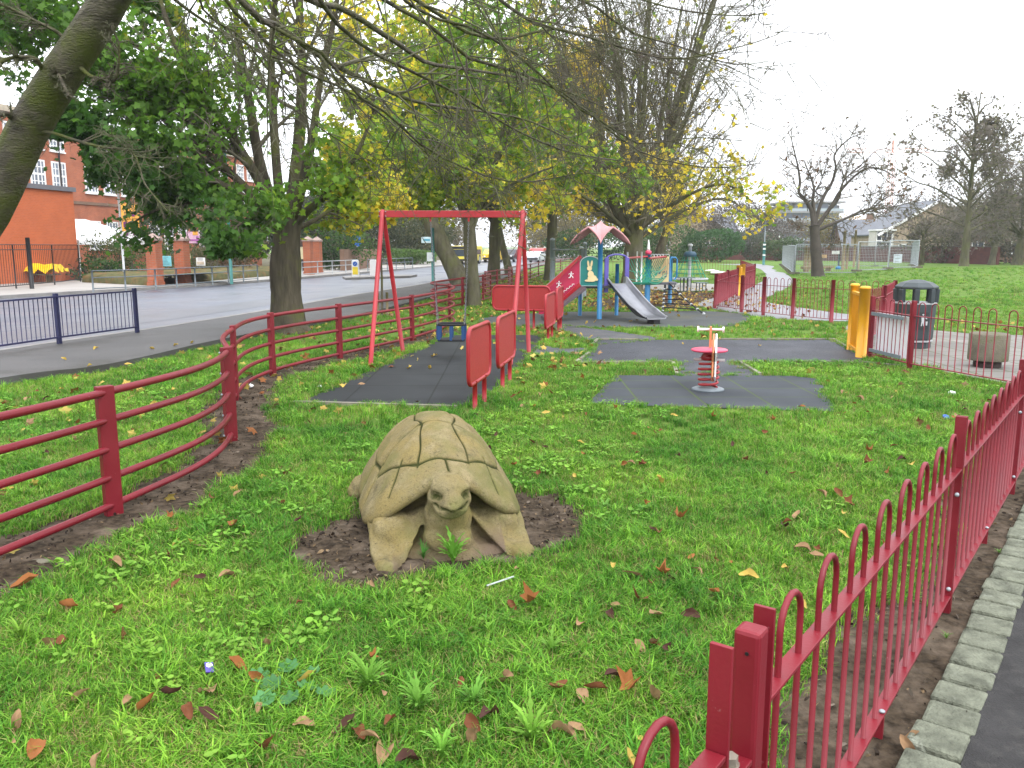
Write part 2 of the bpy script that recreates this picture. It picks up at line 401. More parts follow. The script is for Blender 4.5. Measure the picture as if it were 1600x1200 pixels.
V, F, O = ribbon(NK, 0, -.15, .115)
def kerb(line, w, z0, z1, name, m):
    V0, F0, O = ribbon(line, 0, w, z1); V1, _, _ = ribbon(line, 0, w, z0); n = len(line); i = np.arange(n - 1)
    V = np.concatenate([V0, V1]); s1 = np.stack([i, 2 * n + i, 2 * n + i + 1, i + 1], 1); s2 = np.stack([n + i, n + i + 1, 3 * n + i + 1, 3 * n + i], 1)
    if w < 0: s1, s2 = s1[:, ::-1], s2[:, ::-1]
    tag(np_mesh(name, V, [F0, s1[:, ::-1], s2[:, ::-1]], m), kind='structure')
kerb(NK, -.16, 0, .112, 'near_kerb', KERBM)
kerb(FK, .16, 0, .125, 'far_kerb', KERBM)
PI_ = catmull([(-11, -6), (-8.2, 6), (-6.7, 10.8), (-6.05, 11.8), (-5.75, 12.9), (-5.45, 15.2), (-4.6, 19.1), (-3.85, 21.6), (-3.2, 25.7), (-2.5, 31.2), (-.9, 41), (.6, 60), (3, 80), (7, 110), (12, 150)], 6)
Vk, _, Ok = ribbon(NK, -.164, -.2, 0)
sheet('pavement', list(Ok[:len(NK)]) + list(PI_[::-1]), .105, PAVEM, th=.1)
Vk, _, Of = ribbon(FK, .164, .2, 0)
sheet('far_pavement', list(Of[:len(FK)]) + [(-1, 210), (-6.5, 130), (-10.5, 90), (-12.8, 70), (-16.2, 52), (-17.6, 46), (-24, 46), (-34, 30), (-40, -6)], .118, FARPV, th=.1)
# play surfaces
sheet('swing_matting', [(-2.48, 9.58), (-.62, 9.30), (-.38, 9.75), (.0, 11.6), (.50, 15.2), (.62, 17.1), (-1.28, 17.1)], .010, brickmat('rubber_tile', (.026, .029, .031), (.022, .025, .027), (.012, .014, .014), .98, .98, False, .3, .012, .75))
mb = MB(); mb.bar((-2.52, 9.55, .012), (-.62, 9.26, .012), .05, .05); tag(mb.build('mat_edging', EDGEM), kind='structure')
asph = [(1.05, 12.94), (2.55, 13.0), (2.45, 11.95), (3.45, 11.95), (3.4, 13.0), (5.36, 13.0), (5.75, 13.45), (6.0, 14.9), (6.23, 16.2), (1.68, 16.2)]
sheet('play_asphalt', asph, .012, PLAYA)
sheet('play_asphalt_strip', [(3.55, 12.0), (3.55, 12.95), (2.5, 12.95), (2.35, 11.65), (3.5, 11.65)], .008, ASPH)
sheet('play_path', catmull([(-.2, 16.2), (.9, 14.9), (1.35, 15.0), (1.25, 14.2), (.55, 13.9), (.2, 14.3), (-.2, 15)], 4, True), .006, ASPH)
sheet('entry_path', catmull([(1.5, 15.6), (2.4, 16.0), (2.9, 16.6), (1.75, 18.6), (1.15, 19.3), (.55, 18.9), (1.1, 17.9)], 5, True), .008, ASPH)
sheet('slide_matting', catmull([(-.4, 19.3), (1.0, 18.75), (3.0, 18.7), (4.7, 18.9), (5.7, 20.2), (6.2, 22.6), (5.2, 23.6), (3.6, 23.2), (2.0, 23.4), (.3, 22.6), (-.8, 21)], 4, True), .010, mat('slide_matting', (.055, .06, .062), .8, .3, 1.3, .3, 120, .3, c2=(.075, .075, .05), c2scale=.8))
mb = MB()
for a, b in [((1.05, 12.9), (2.5, 12.96)), ((1.0, 12.95), (1.3, 14.1)), ((1.45, 15.2), (1.66, 16.22)), ((1.66, 16.23), (2.45, 16.23)), ((3.9, 16.23), (6.26, 16.23)), ((6.26, 16.2), (6.02, 15.0)), ((3.56, 12.96), (5.36, 12.96)), ((2.5, 12.9), (2.33, 11.7)), ((3.56, 12.9), (3.5, 11.7)), ((5.4, 13.0), (5.95, 12.45))]:
    mb.bar((*a, .014), (*b, .014), .05, .05)
tag(mb.build('path_edging', EDGEM), kind='structure')
# spring-rider pad of square rubber tiles with mossy joints
PADM = brickmat('rubber_pad_tiles', (.046, .052, .060), (.040, .046, .054), (.055, .078, .028), .74, .62, False, .25, .013, .8)
sheet('rider_pad', [(.87, 9.48), (3.55, 9.02), (4.2, 11.3), (3.9, 11.62), (1.44, 11.66)], .014, PADM)
# spinner base, far park path, slabs by the bin
sheet('spinner_pad', catmull([(5.0, 35.5), (8, 34.3), (10.2, 36.5), (9.6, 41), (6.5, 42), (4.6, 39)], 4, True), .008, FARPV)
sheet('worn_ground', catmull([(2.2, 25.5), (4.2, 24.6), (5.8, 25.4), (7.6, 30), (8.2, 33), (5.6, 34), (3.6, 30)], 4, True), .005, SOIL)
pl = [G(u, v) for u, v in [(1430, 506), (1300, 502), (1200, 497), (1120, 484), (1090, 474), (1130, 462), (1172, 450), (1193, 437), (1196, 429), (1186, 420), (1160, 415), (1120, 413)]]
pr = [G(u, v) for u, v in [(1445, 500), (1330, 492), (1243, 480), (1196, 472), (1197, 466), (1222, 454), (1237, 444), (1236, 434), (1222, 425), (1206, 420), (1208, 416), (1180, 412)]]
pl, pr = catmull(pl[::-1], 6)[::-1], catmull(pr[::-1], 6)[::-1]
sheet('park_path', list(pl) + list(pr[::-1]), .010, PATHM)
slab = [(7.9, 9.2), (6.9, 10.3), (6.45, 11.2), (6.25, 12.0), (6.15, 13.4), (6.2, 14.9), (7.4, 18.6), (8.3, 20.4), (9.2, 20.2), (9.0, 18.3), (9.6, 17.2), (14, 16.4), (22, 15.5), (24, 9)]
sheet('paving_slabs', slab, .014, PAVERS)
# right-hand footpath with a row of stone setts
FD = np.array([.599, .801]); FN = np.array([.801, -.599]); FP0 = np.array([2.10, 3.86])     # bow-top fence line: direction, outward normal, a point
def fl(t, off=0.0): return tuple(FP0 + FD * t + FN * off)
sheet('footpath', [fl(-9, .285), fl(9.5, .285), fl(14, 1.2), fl(14, 9), fl(-9, 9)], .024, mat('footpath_asphalt', (.042, .041, .041), .8, .4, 6, .9, 150, .25, c2=(.075, .073, .068), c2scale=14, c2lo=.52, c2hi=.75))
mb = MB(); t = -4.0
while t < 9.5:
    L_ = random.uniform(.17, .22)
    cx, cy = fl(t + L_ / 2, .20 + random.uniform(-.008, .008))
    mb.box((cx, cy, .012 + random.uniform(-.006, .006)), (.185, L_ - .020, .05), math.atan2(FD[1], FD[0]) - R(90) + random.uniform(-.03, .03)); t += L_
tag(mb.build('sett_kerb', STONEK, bevel=.014), kind='structure')
def blob(c, rx, ry, n=36, amp=.18, seed=0):
    r_ = np.random.default_rng(seed); ph = r_.uniform(0, 6.28, 6); q = np.linspace(0, 2 * math.pi, n, endpoint=False)
    k = 1 + sum(amp / (j + 1.2) * np.sin((j + 2) * q + ph[j]) for j in range(6))
    return np.stack([c[0] + rx * k * np.cos(q), c[1] + ry * k * np.sin(q)], 1)
def soilsheet(name, poly, z=.005, seed=0):
    """bare earth: a finely gridded, slightly lumpy sheet that sinks under the lawn at its edge"""
    P = np.array(poly); lo, hi = P.min(0), P.max(0); st = .05 if (hi - lo).max() < 5 else .12
    xs = np.arange(lo[0], hi[0] + st, st); ys = np.arange(lo[1], hi[1] + st, st); X, Y = np.meshgrid(xs, ys)
    ins = inpoly(X.ravel(), Y.ravel(), P).reshape(X.shape)
    Z = z + .010 * np.sin(X * 9 + seed) * np.sin(Y * 7.3) + .007 * np.sin(X * 23 + Y * 17) + .005 * np.sin(X * 41 - Y * 37) + np.random.default_rng(seed).normal(0, .003, X.shape)
    Z = np.maximum(Z, .003)
    n, m_ = X.shape[1], X.shape[0]
    i = (np.arange(m_ - 1)[:, None] * n + np.arange(n - 1)[None])
    keep = ins[:-1, :-1] | ins[1:, 1:]
    i = i[keep]
    o = np_mesh(name, np.stack([X.ravel(), Y.ravel(), Z.ravel()], 1), [np.stack([i, i + 1, i + n + 1, i + n], 1)], SOIL, smooth=True)
    NOGRASS.append(P); SOILS.append(P); return tag(o, kind='structure')
def inpoly(x, y, P):
    r = np.zeros(len(x), bool); n = len(P); j = n - 1
    for i in range(n):
        c = ((P[i, 1] > y) != (P[j, 1] > y)) & (x < (P[j, 0] - P[i, 0]) * (y - P[i, 1]) / (P[j, 1] - P[i, 1] + 1e-12) + P[i, 0])
        r ^= c; j = i
    return r
soilsheet('bare_soil', blob((-.45, 5.18), .86, .95, seed=3), .006, 1)
RAILP = [(-3.75, 1.6), (-2.98, 4.4), (-2.70, 5.47), (-2.50, 6.6), (-2.62, 7.64), (-3.05, 8.8), (-3.27, 9.79), (-3.42, 10.8), (-3.37, 11.69), (-3.15, 12.6), (-2.80, 13.54), (-2.36, 14.8), (-1.92, 16.07), (-1.52, 17.9), (-1.35, 19.6), (-1.56, 20.9), (-1.95, 21.5), (-2.15, 22.5), (-1.9, 24), (-1.5, 25.5)]
RL = catmull(RAILP, 6)
V, F, O = ribbon(RL[:80], .30, -.42, 0)
soilsheet('soil_strip', O + np.random.default_rng(4).normal(0, .035, O.shape), .005, 2)
soilsheet('soil_border', np.array([fl(t, -.30 + .14 * math.sin(t * 2.1) + .06 * math.sin(t * 5.7)) for t in np.linspace(-3.5, 9, 60)] + [fl(9, .31), fl(-3.5, .31)]), .004, 5)

sheet('school_yard', [(-17.6, 46.5), (-16.2, 52.5), (-12.8, 70.5), (-10.5, 90.5), (-6.5, 130.5), (-1, 210), (-150, 210), (-150, -6), (-40.5, -6), (-34.5, 30), (-24, 46.5)], .006, mat('yard_ground', (.085, .075, .05), .95, .35, .8, .5, 30, .1, c2=(.13, .13, .05), c2scale=.5), False)
# ================================================================== TREES
def norm(a): return a / (np.linalg.norm(a, axis=-1, keepdims=True) + 1e-9)
def grow(start, d, L, r0, K=5, jit=.12, up=.0, taper=.75):
    B = len(start); P = np.zeros((B, K, 3)); P[:, 0] = start; d = norm(d.copy())
    step = (L / (K - 1))[:, None]
    for k in range(1, K):
        d = norm(d + rng.normal(0, jit, (B, 3)) + np.array([0, 0, up])); P[:, k] = P[:, k - 1] + d * step
    rad = r0[:, None] * (1 - taper * np.linspace(0, 1, K)[None])
    return P, rad
def spawn(P, rad, n, t0=.2, t1=1.0, a0=30, a1=65, lr=(.35, .6), rr=.5, rmin=.004, K=5, jit=.15, up=.0, taper=.75, Lmin=0):
    B, Kp, _ = P.shape
    n = np.broadcast_to(n, B); idx = np.repeat(np.arange(B), n); M = len(idx)
    t = rng.uniform(t0, t1, M) * (Kp - 1); i = np.clip(t.astype(int), 0, Kp - 2); f = (t - i)[:, None]
    p = P[idx, i] * (1 - f) + P[idx, i + 1] * f; tn = norm(P[idx, i + 1] - P[idx, i])
    r = rad[idx, i] * (1 - f[:, 0]) + rad[idx, i + 1] * f[:, 0]
    q = norm(np.cross(tn, rng.normal(0, 1, (M, 3)))); a = np.radians(rng.uniform(a0, a1, M))[:, None]
    d = tn * np.cos(a) + q * np.sin(a)
    Lp = np.linalg.norm(np.diff(P, axis=1), axis=2).sum(1)[idx]
    L = np.maximum(Lp * rng.uniform(*lr, M) * (1.15 - .6 * t / (Kp - 1)), Lmin)
    return grow(p, d, L, np.maximum(r * rr, rmin), K, jit, up, taper)
def tubes(P, rad, n):
    B, K, _ = P.shape
    T = norm(np.gradient(P, axis=1)); ref = norm(np.cross(T.mean(1), rng.normal(0, 1, (B, 3))))[:, None]
    n1 = norm(np.cross(T, ref)); n2 = np.cross(T, n1)
    a = np.arange(n) * 2 * math.pi / n
    V = P[:, :, None] + (n1[:, :, None] * np.cos(a)[None, None, :, None] + n2[:, :, None] * np.sin(a)[None, None, :, None]) * rad[:, :, None, None]
    b = (np.arange(B) * K * n)[:, None, None] + (np.arange(K - 1) * n)[None, :, None]
    j = np.arange(n)[None, None]; j2 = (j + 1) % n
    F = np.stack([b + j, b + j2, b + n + j2, b + n + j], -1).reshape(-1, 4)
    return V.reshape(-1, 3), F
def join(parts):
    Vs, Fs, o = [], [], 0
    for V, F in parts: Vs.append(V); Fs.append(F + o); o += len(V)
    return np.concatenate(Vs), np.concatenate(Fs)
def maple():
    pts = []
    for k, r_ in enumerate([.50, .27, .46, .26, .38, .16]):
        pts.append((r_, R(90 - k * 36)))
    half = [(r_ * math.cos(a), r_ * math.sin(a)) for r_, a in pts]
    poly = half + [(-x, y) for x, y in half[-2:0:-1]]
    return np.array(poly)
MAPLE = maple()
RHOMB = np.array([(0, .5), (.3, .1), (.12, -.45), (-.12, -.45), (-.3, .1)])
OVAL = np.array([(0, .5), (.2, .28), (.24, -.05), (.12, -.4), (-.12, -.4), (-.24, -.05), (-.2, .28)])
def leaves(pos, size, colr, shape, droop=.3, curl=.12):
    """flat polygons with a little curl, one per position"""
    M = len(pos); m = len(shape)
    nrm = norm(rng.normal(0, 1, (M, 3)) * np.array([.8, .8, .55]) + np.array([0, 0, .75]))
    ax = norm(np.cross(nrm, rng.normal(0, 1, (M, 3)))); ay = norm(np.cross(nrm, ax) - np.array([0, 0, droop])); ax = norm(np.cross(ay, nrm)); nn = np.cross(ax, ay)
    sx = shape[:, 0][None, :, None]; sy = shape[:, 1][None, :, None]; s = size[:, None, None]
    cz = -curl * (sx ** 2 + sy ** 2) * rng.uniform(0, 2.5, M)[:, None, None]
    V = pos[:, None] + (ax[:, None] * sx + ay[:, None] * sy + nn[:, None] * cz) * s
    C = np.concatenate([pos[:, None], V], 1)
    b = (np.arange(M) * (m + 1))[:, None]; j = np.arange(m)[None]
    F = np.stack([np.broadcast_to(b, (M, m)), b + 1 + j, b + 1 + (j + 1) % m], -1).reshape(-1, 3)
    return C.reshape(-1, 3), F, np.repeat(colr, m + 1, axis=0)
def lownoise(p, s, seed=0):
    r_ = np.random.default_rng(seed); o = np.zeros(len(p))
    for _ in range(6):
        k = r_.normal(0, 1, 3) * s; o += np.sin(p @ k + r_.uniform(0, 6.28))
    return o / 2.6
def on(P, n, t0=.15, off=.05):
    B, K, _ = P.shape; idx = rng.integers(0, B, n); t = rng.uniform(t0, 1, n) * (K - 1); i = np.clip(t.astype(int), 0, K - 2); f = (t - i)[:, None]
    return P[idx, i] * (1 - f) + P[idx, i + 1] * f + rng.normal(0, off, (n, 3))
def palette(p, cols, seed, s=.5, sd=.2):
    """leaf colours in clumps: low-frequency noise picks along the list"""
    k = np.clip((lownoise(p, s, seed) * .5 + .5 + rng.normal(0, sd, len(p))), 0, .999) * (len(cols) - 1)
    i = k.astype(int); f = (k - i)[:, None]; cols = np.array(cols)
    c = cols[i] * (1 - f) + cols[np.minimum(i + 1, len(cols) - 1)] * f
    return c * rng.uniform(.75, 1.25, (len(p), 1))
DG, MG, YG, YE, OR_, BR = (.048, .125, .020), (.115, .24, .026), (.33, .41, .030), (.74, .57, .045), (.55, .28, .035), (.16, .08, .035)
def limb(pts, r0, r1, k=6, jit=0.0):
    c = catmull(pts, k)
    if jit: c[1:-1] += rng.normal(0, jit, c[1:-1].shape)
    return c, np.linspace(r0, r1, len(c)) 
def resample(c, K):
    s = np.concatenate([[0], np.cumsum(np.linalg.norm(np.diff(c, axis=0), axis=1))]); q = np.linspace(0, s[-1], K)
    return np.stack([np.interp(q, s, c[:, i]) for i in range(3)], 1)
def make_tree(name, label, base, limbs, barkm, twigm, leafspec, levels, group=None, trunk_sides=14, twig_sides=(6, 4, 3), extra_parts=None, cat='tree'):
    """limbs: [(points, r0, r1)] all hand placed; levels: list of dicts for spawn()"""
    t = thing(name, label, cat, base, 0, group)
    mb = MB(); K = 12; PL = []; RL_ = []
    for pts, r0, r1 in limbs:
        c = resample(catmull(pts, 6), K); rr = r0 + (r1 - r0) * np.linspace(0, 1, K) ** .8
        cc = resample(catmull(pts, 6), 26); rc = np.interp(np.linspace(0, 1, 26), np.linspace(0, 1, K), rr)
        rc = rc * (1 + .05 * np.sin(np.arange(26) * .55 + len(PL)) + rng.normal(0, .008, 26)); rc[:2] *= (1.22, 1.08) if (r0 > .18 and len(PL) == 0) else 1
        mb.tube(cc, list(rc), trunk_sides if r0 > .1 else 8)
        PL.append(c); RL_.append(rr)
    mb.build('trunk', barkm, t)
    P, rad = np.array(PL), np.array(RL_)
    P, rad = P[leafspec.get('skip', 1):], rad[leafspec.get('skip', 1):]
    parts = []; lv = [(P, rad)]
    for k, q in enumerate(levels):
        P, rad = spawn(P, rad, **q); lv.append((P, rad)); parts.append(tubes(P, rad, twig_sides[min(k, 2)]))
    V, F = join(parts)
    Vs, Fs, mi, cols, sm = [V], [F], [0], [np.zeros((len(V), 3)) + .1], [True]
    nleaf = leafspec.get('n', 0)
    if nleaf:
        src = leafspec.get('src', [-1, -1, -2]); pos = np.concatenate([on(lv[s][0], nleaf // len(src), .2, leafspec.get('off', .06)) for s in src])
        if 'keep' in leafspec: pos = pos[rng.uniform(0, 1, len(pos)) < leafspec['keep'](pos)]
        colr = leafspec['col'](pos)
        sz = rng.uniform(*leafspec['size'], len(pos))
        LV, LF, LC = leaves(pos, sz, colr, leafspec.get('shape', RHOMB))
        Fs.append(LF + len(V)); Vs.append(LV); cols.append(LC); mi.append(1); sm.append(False)
    np_mesh('crown', np.concatenate(Vs), Fs, [twigm, LEAF], t, mi=mi, smooth=sm, vcol=np.concatenate(cols))
    return t
sg = lambda x: 1 / (1 + np.exp(-x))

# --- the big maple by the pavement
def A(Y, *uv, dY=None):
    """a limb from picture points at depth Y (or Y drifting by dY along the limb)"""
    n = len(uv); return [at(u, v, Y + (0 if dY is None else dY * i / (n - 1))) for i, (u, v) in enumerate(uv)]
Y1 = 17.6
lim = [([(-4.66, Y1, -.05), (-4.70, Y1, .15), (-4.72, Y1, .6), at(446, 430, Y1), at(448, 372, Y1), at(452, 335, Y1)], .37, .27),
       (A(Y1, (447, 372), (425, 318), (405, 250), (388, 150), (370, 40), (360, -90), dY=.6), .15, .04),
       (A(Y1, (448, 368), (436, 300), (428, 200), (424, 90), (432, -40), (428, -160), dY=-.8), .12, .035),
       (A(Y1, (450, 368), (458, 300), (468, 210), (472, 110), (468, 0), (474, -170), dY=.3), .16, .045),
       (A(Y1, (453, 366), (472, 290), (488, 215), (500, 130), (520, 40), (540, -90), dY=-1.2), .12, .03),
       (A(Y1, (453, 360), (480, 330), (502, 312), (530, 280), (560, 235), (585, 170), dY=-.9), .10, .025),
       (A(Y1, (446, 362), (415, 300), (370, 225), (320, 150), (270, 60), (235, -60), dY=-1.0), .13, .03),
       (A(Y1, (445, 366), (405, 325), (350, 290), (285, 262), (215, 245), (150, 240), dY=-2.2), .11, .02),
       (A(Y1, (444, 364), (400, 330), (345, 318), (290, 318), (240, 330), (205, 350), dY=-1.2), .09, .015),
       (A(Y1, (447, 364), (425, 345), (400, 340), (375, 350), (352, 372), dY=-2.6), .07, .014),
       (A(Y1, (446, 360), (390, 260), (310, 200), (220, 160), (130, 130), (70, 120), dY=-1.8), .10, .018),
       (A(Y1, (445, 360), (380, 240), (300, 140), (210, 70), (120, 20), (40, -20), dY=-1.5), .10, .018),
       (A(Y1, (445, 360), (360, 270), (260, 190), (160, 90), (70, 60), (-20, 40), dY=-2.4), .10, .018),
       (A(Y1, (445, 362), (370, 280), (280, 230), (190, 190), (110, 180), (40, 200), dY=-.6), .09, .015),
       (A(Y1, (452, 362), (490, 345), (530, 320), (575, 300), (610, 285), dY=2.2), .07, .015)]
def col1(p):
    u = 800 + FPX * p[:, 0] / p[:, 1]; z = p[:, 2]
    g = palette(p, [DG, DG, MG, (.12, .25, .03)], 3, .7, .2); y = palette(p, [MG, (.18, .31, .028), YG, YE], 4, .6, .22)
    k = np.clip((u - 300) / 190 + (z - 3.6) * .11 + rng.normal(0, .22, len(p)), 0, 1)[:, None]
    return g * (1 - k) + y * k
def keep1(p):
    u = 800 + FPX * p[:, 0] / p[:, 1]; v = HORV - FPX * (p[:, 2] - CAMH) / p[:, 1]
    k = 1.0 - .10 * sg((150 - v) / 40)
    k = k * (1 - .72 * sg((u - 335) / 16) * sg((250 - v) / 30)) * (1 - .55 * sg((u - 430) / 15) * sg((330 - v) / 40))
    k = np.where((u < 150) & (v > 225), .04, k)
    k = np.where(v > 402, .0, k)
    return k * (.08 + .92 * sg(lownoise(p, 1.7, 9) * 6 + .1))
make_tree('maple_tree', 'large dark green maple with a thick trunk between the rail fence and the pavement', (-4.7, Y1, 0), lim, BARK, TWIG,
          dict(n=66000, col=col1, keep=keep1, size=(.12, .22), shape=MAPLE, off=.12, src=[-1, -1, -2], skip=1),
          [dict(n=15, t0=.25, a0=25, a1=65, lr=(.22, .42), rr=.45, K=6, jit=.14, up=.02), dict(n=7, a0=30, a1=70, lr=(.3, .55), rr=.55, K=5, jit=.18, up=-.03), dict(n=4, a0=30, a1=70, lr=(.4, .7), rr=.6, K=3, jit=.2, up=-.05, rmin=.003)])

# --- the avenue behind: trunks along the verge with yellowing crowns
def fan_tree(name, label, base, r, lean, fork, top, spread, n_l, seed, leaf, bark=BARKP, group=None, low=3, twig=TWIG, lv=None, lowr=1.0):
    """trunk to the fork, then n_l upright limbs fanning to `top`, plus a few low spreading ones"""
    global rng
    rng = np.random.default_rng(seed)
    b = Vector((base[0], base[1], float(hz(base[0], base[1])))); f = b + Vector((lean[0], lean[1], fork))
    L_ = [([tuple(b + Vector((0, 0, -.06))), tuple(b + Vector((lean[0] * .04, lean[1] * .04, fork * .12))), tuple(b + (f - b) * .55), tuple(f), tuple(f + Vector((lean[0] * .1, 0, fork * .12)))], r, r * .72)]
    for k in range(n_l):
        a = 2 * math.pi * (k + rng.uniform(-.25, .25)) / n_l; s = spread * rng.uniform(.35, 1.0); h = top * rng.uniform(.72, 1.05)
        e = Vector((b.x + lean[0] * 1.2 + s * math.cos(a), b.y + s * .8 * math.sin(a), b.z + h))
        m1 = f + Vector((s * .28 * math.cos(a), s * .22 * math.sin(a), (h - fork) * .22)); m2 = f + Vector((s * .6 * math.cos(a), s * .45 * math.sin(a), (h - fork) * .55))
        p0_ = b + (f - b) * rng.uniform(.70, 1.0); m1 = m1 + Vector((0, 0, -.5 * (f.z - p0_.z))); L_.append(([tuple(p0_), tuple(m1), tuple(m2 + Vector(rng.normal(0, .15, 3))), tuple(e)], r * .36, r * .05))
    for k in range(low):
        a = 2 * math.pi * (k + rng.uniform(-.3, .3)) / max(low, 1) + .5; s = spread * rng.uniform(.9, 1.35) * lowr
        z0 = fork * rng.uniform(.85, 1.15)
        p0 = b + (f - b) * min(z0 / fork, 1.0)
        L_.append(([tuple(p0), tuple(p0 + Vector((s * .4 * math.cos(a), s * .35 * math.sin(a), top * .10))), tuple(p0 + Vector((s * .75 * math.cos(a), s * .7 * math.sin(a), top * .14))), tuple(p0 + Vector((s * math.cos(a), s * math.sin(a), top * .08)))], r * .24, r * .035))
    lv = lv or [dict(n=14, t0=.15, a0=22, a1=60, lr=(.20, .42), rr=.42, K=6, jit=.14, up=.05), dict(n=7, a0=25, a1=65, lr=(.3, .55), rr=.55, K=4, jit=.18, up=.02), dict(n=3, a0=25, a1=65, lr=(.45, .8), rr=.6, K=3, jit=.2, rmin=.005)]
    return make_tree(name, label, tuple(b), L_, bark, twig, leaf, lv, group)
AV = 'trees along the verge behind the swing'
def avcol(seed, cols): return lambda p: palette(p, cols, seed, .45, .25)
def lowkeep(z0, w=1.2, base=.05, seed=1): return lambda p: np.clip(base + (1 - base) * sg((z0 - p[:, 2]) / w), 0, 1) * (.2 + .8 * sg(lownoise(p, .9, seed) * 5 + 1.0))
LV_AV = [dict(n=11, t0=.2, a0=22, a1=60, lr=(.20, .42), rr=.42, K=6, jit=.14, up=.03), dict(n=6, a0=25, a1=65, lr=(.3, .6), rr=.5, K=4, jit=.18, up=.0), dict(n=2, a0=25, a1=65, lr=(.45, .8), rr=.6, K=3, jit=.2, rmin=.004)]
YGS = [MG, (.20, .32, .026), YG, (.44, .46, .035), YE]
fan_tree('verge_tree', 'straight dark-trunked tree between the red rail fence and the swing frame', (-1.18, 25.74), .24, (-.15, .3), 2.9, 9.5, 3.1, 8, 21,
         dict(n=40000, col=avcol(5, YGS), keep=lowkeep(6.4, 1.0, .14, 2), size=(.15, .27), shape=MAPLE, off=.12), group=AV, low=7, lowr=1.15, lv=LV_AV)
fan_tree('verge_tree', 'stout tree trunk leaning left over the road, seen through the swing frame', (-2.3, 37.5), .46, (-1.7, 1.0), 3.7, 13, 4.6, 9, 22,
         dict(n=30000, col=avcol(6, YGS), keep=lowkeep(9.5, 1.8, .14, 3), size=(.22, .38), shape=RHOMB, off=.15), group=AV, low=5, lv=LV_AV)
fan_tree('verge_tree', 'tree with a pale green trunk just right of the dark straight one', (-.95, 44), .36, (.1, .2), 3.6, 12, 4.0, 8, 23,
         dict(n=20000, col=avcol(7, [MG, YG, (.40, .42, .03), YE]), keep=lowkeep(9.5, 1.6, .12, 4), size=(.24, .40), off=.15), group=AV, low=6, lv=LV_AV)
fan_tree('verge_tree', 'slim dark tree leaning away at the far end of the verge row', (-.2, 52), .26, (-.9, .6), 4.2, 13, 4.2, 8, 24,
         dict(n=18000, col=avcol(8, [MG, YG, YE]), keep=lowkeep(10.5, 1.6, .12, 5), size=(.28, .44), off=.18), group=AV, low=5, lv=LV_AV)
fan_tree('verge_tree', 'yellow-leaved tree standing on the lawn left of the playhouse roof', (2.0, 45), .30, (.2, 0), 4.6, 14, 4.6, 9, 25,
         dict(n=26000, col=avcol(9, [YG, (.36, .40, .03), YE, (.70, .54, .04)]), keep=lowkeep(11, 1.8, .16, 6), size=(.24, .40), off=.18), group=AV, low=7, lv=LV_AV)
LV_BARE = [dict(n=19, t0=.12, a0=18, a1=48, lr=(.24, .48), rr=.32, K=6, jit=.10, up=.10), dict(n=9, a0=18, a1=48, lr=(.3, .6), rr=.5, K=4, jit=.12, up=.06, rmin=.008), dict(n=3, a0=20, a1=50, lr=(.4, .75), rr=.6, K=3, jit=.15, up=.03, rmin=.007)]
fan_tree('bare_tree', 'tall nearly leafless tree with many upright branches behind the playhouse', (4.75, 33.5), .46, (.1, .2), 2.3, 12.6, 4.7, 16, 30,
         dict(n=15000, col=avcol(10, [MG, YG, (.40, .42, .03), YE, YE]), keep=lowkeep(4.8, .8, .06, 7), size=(.17, .30), shape=MAPLE, off=.15), bark=BARKP, low=7, lv=LV_BARE, lowr=.95)
fan_tree('bare_tree', 'thin tree leaning right behind the music panel of the playhouse', (7.2, 44), .26, (.9, .2), 2.9, 9.5, 4.0, 7, 31,
         dict(n=2200, col=avcol(11, [YG, YE, YE]), keep=lowkeep(5.0, 1.0, .12, 8), size=(.24, .38), off=.15), bark=BARK, low=3, lv=[dict(LV_BARE[0], n=14), dict(LV_BARE[1], n=6), dict(LV_BARE[2], n=2)])

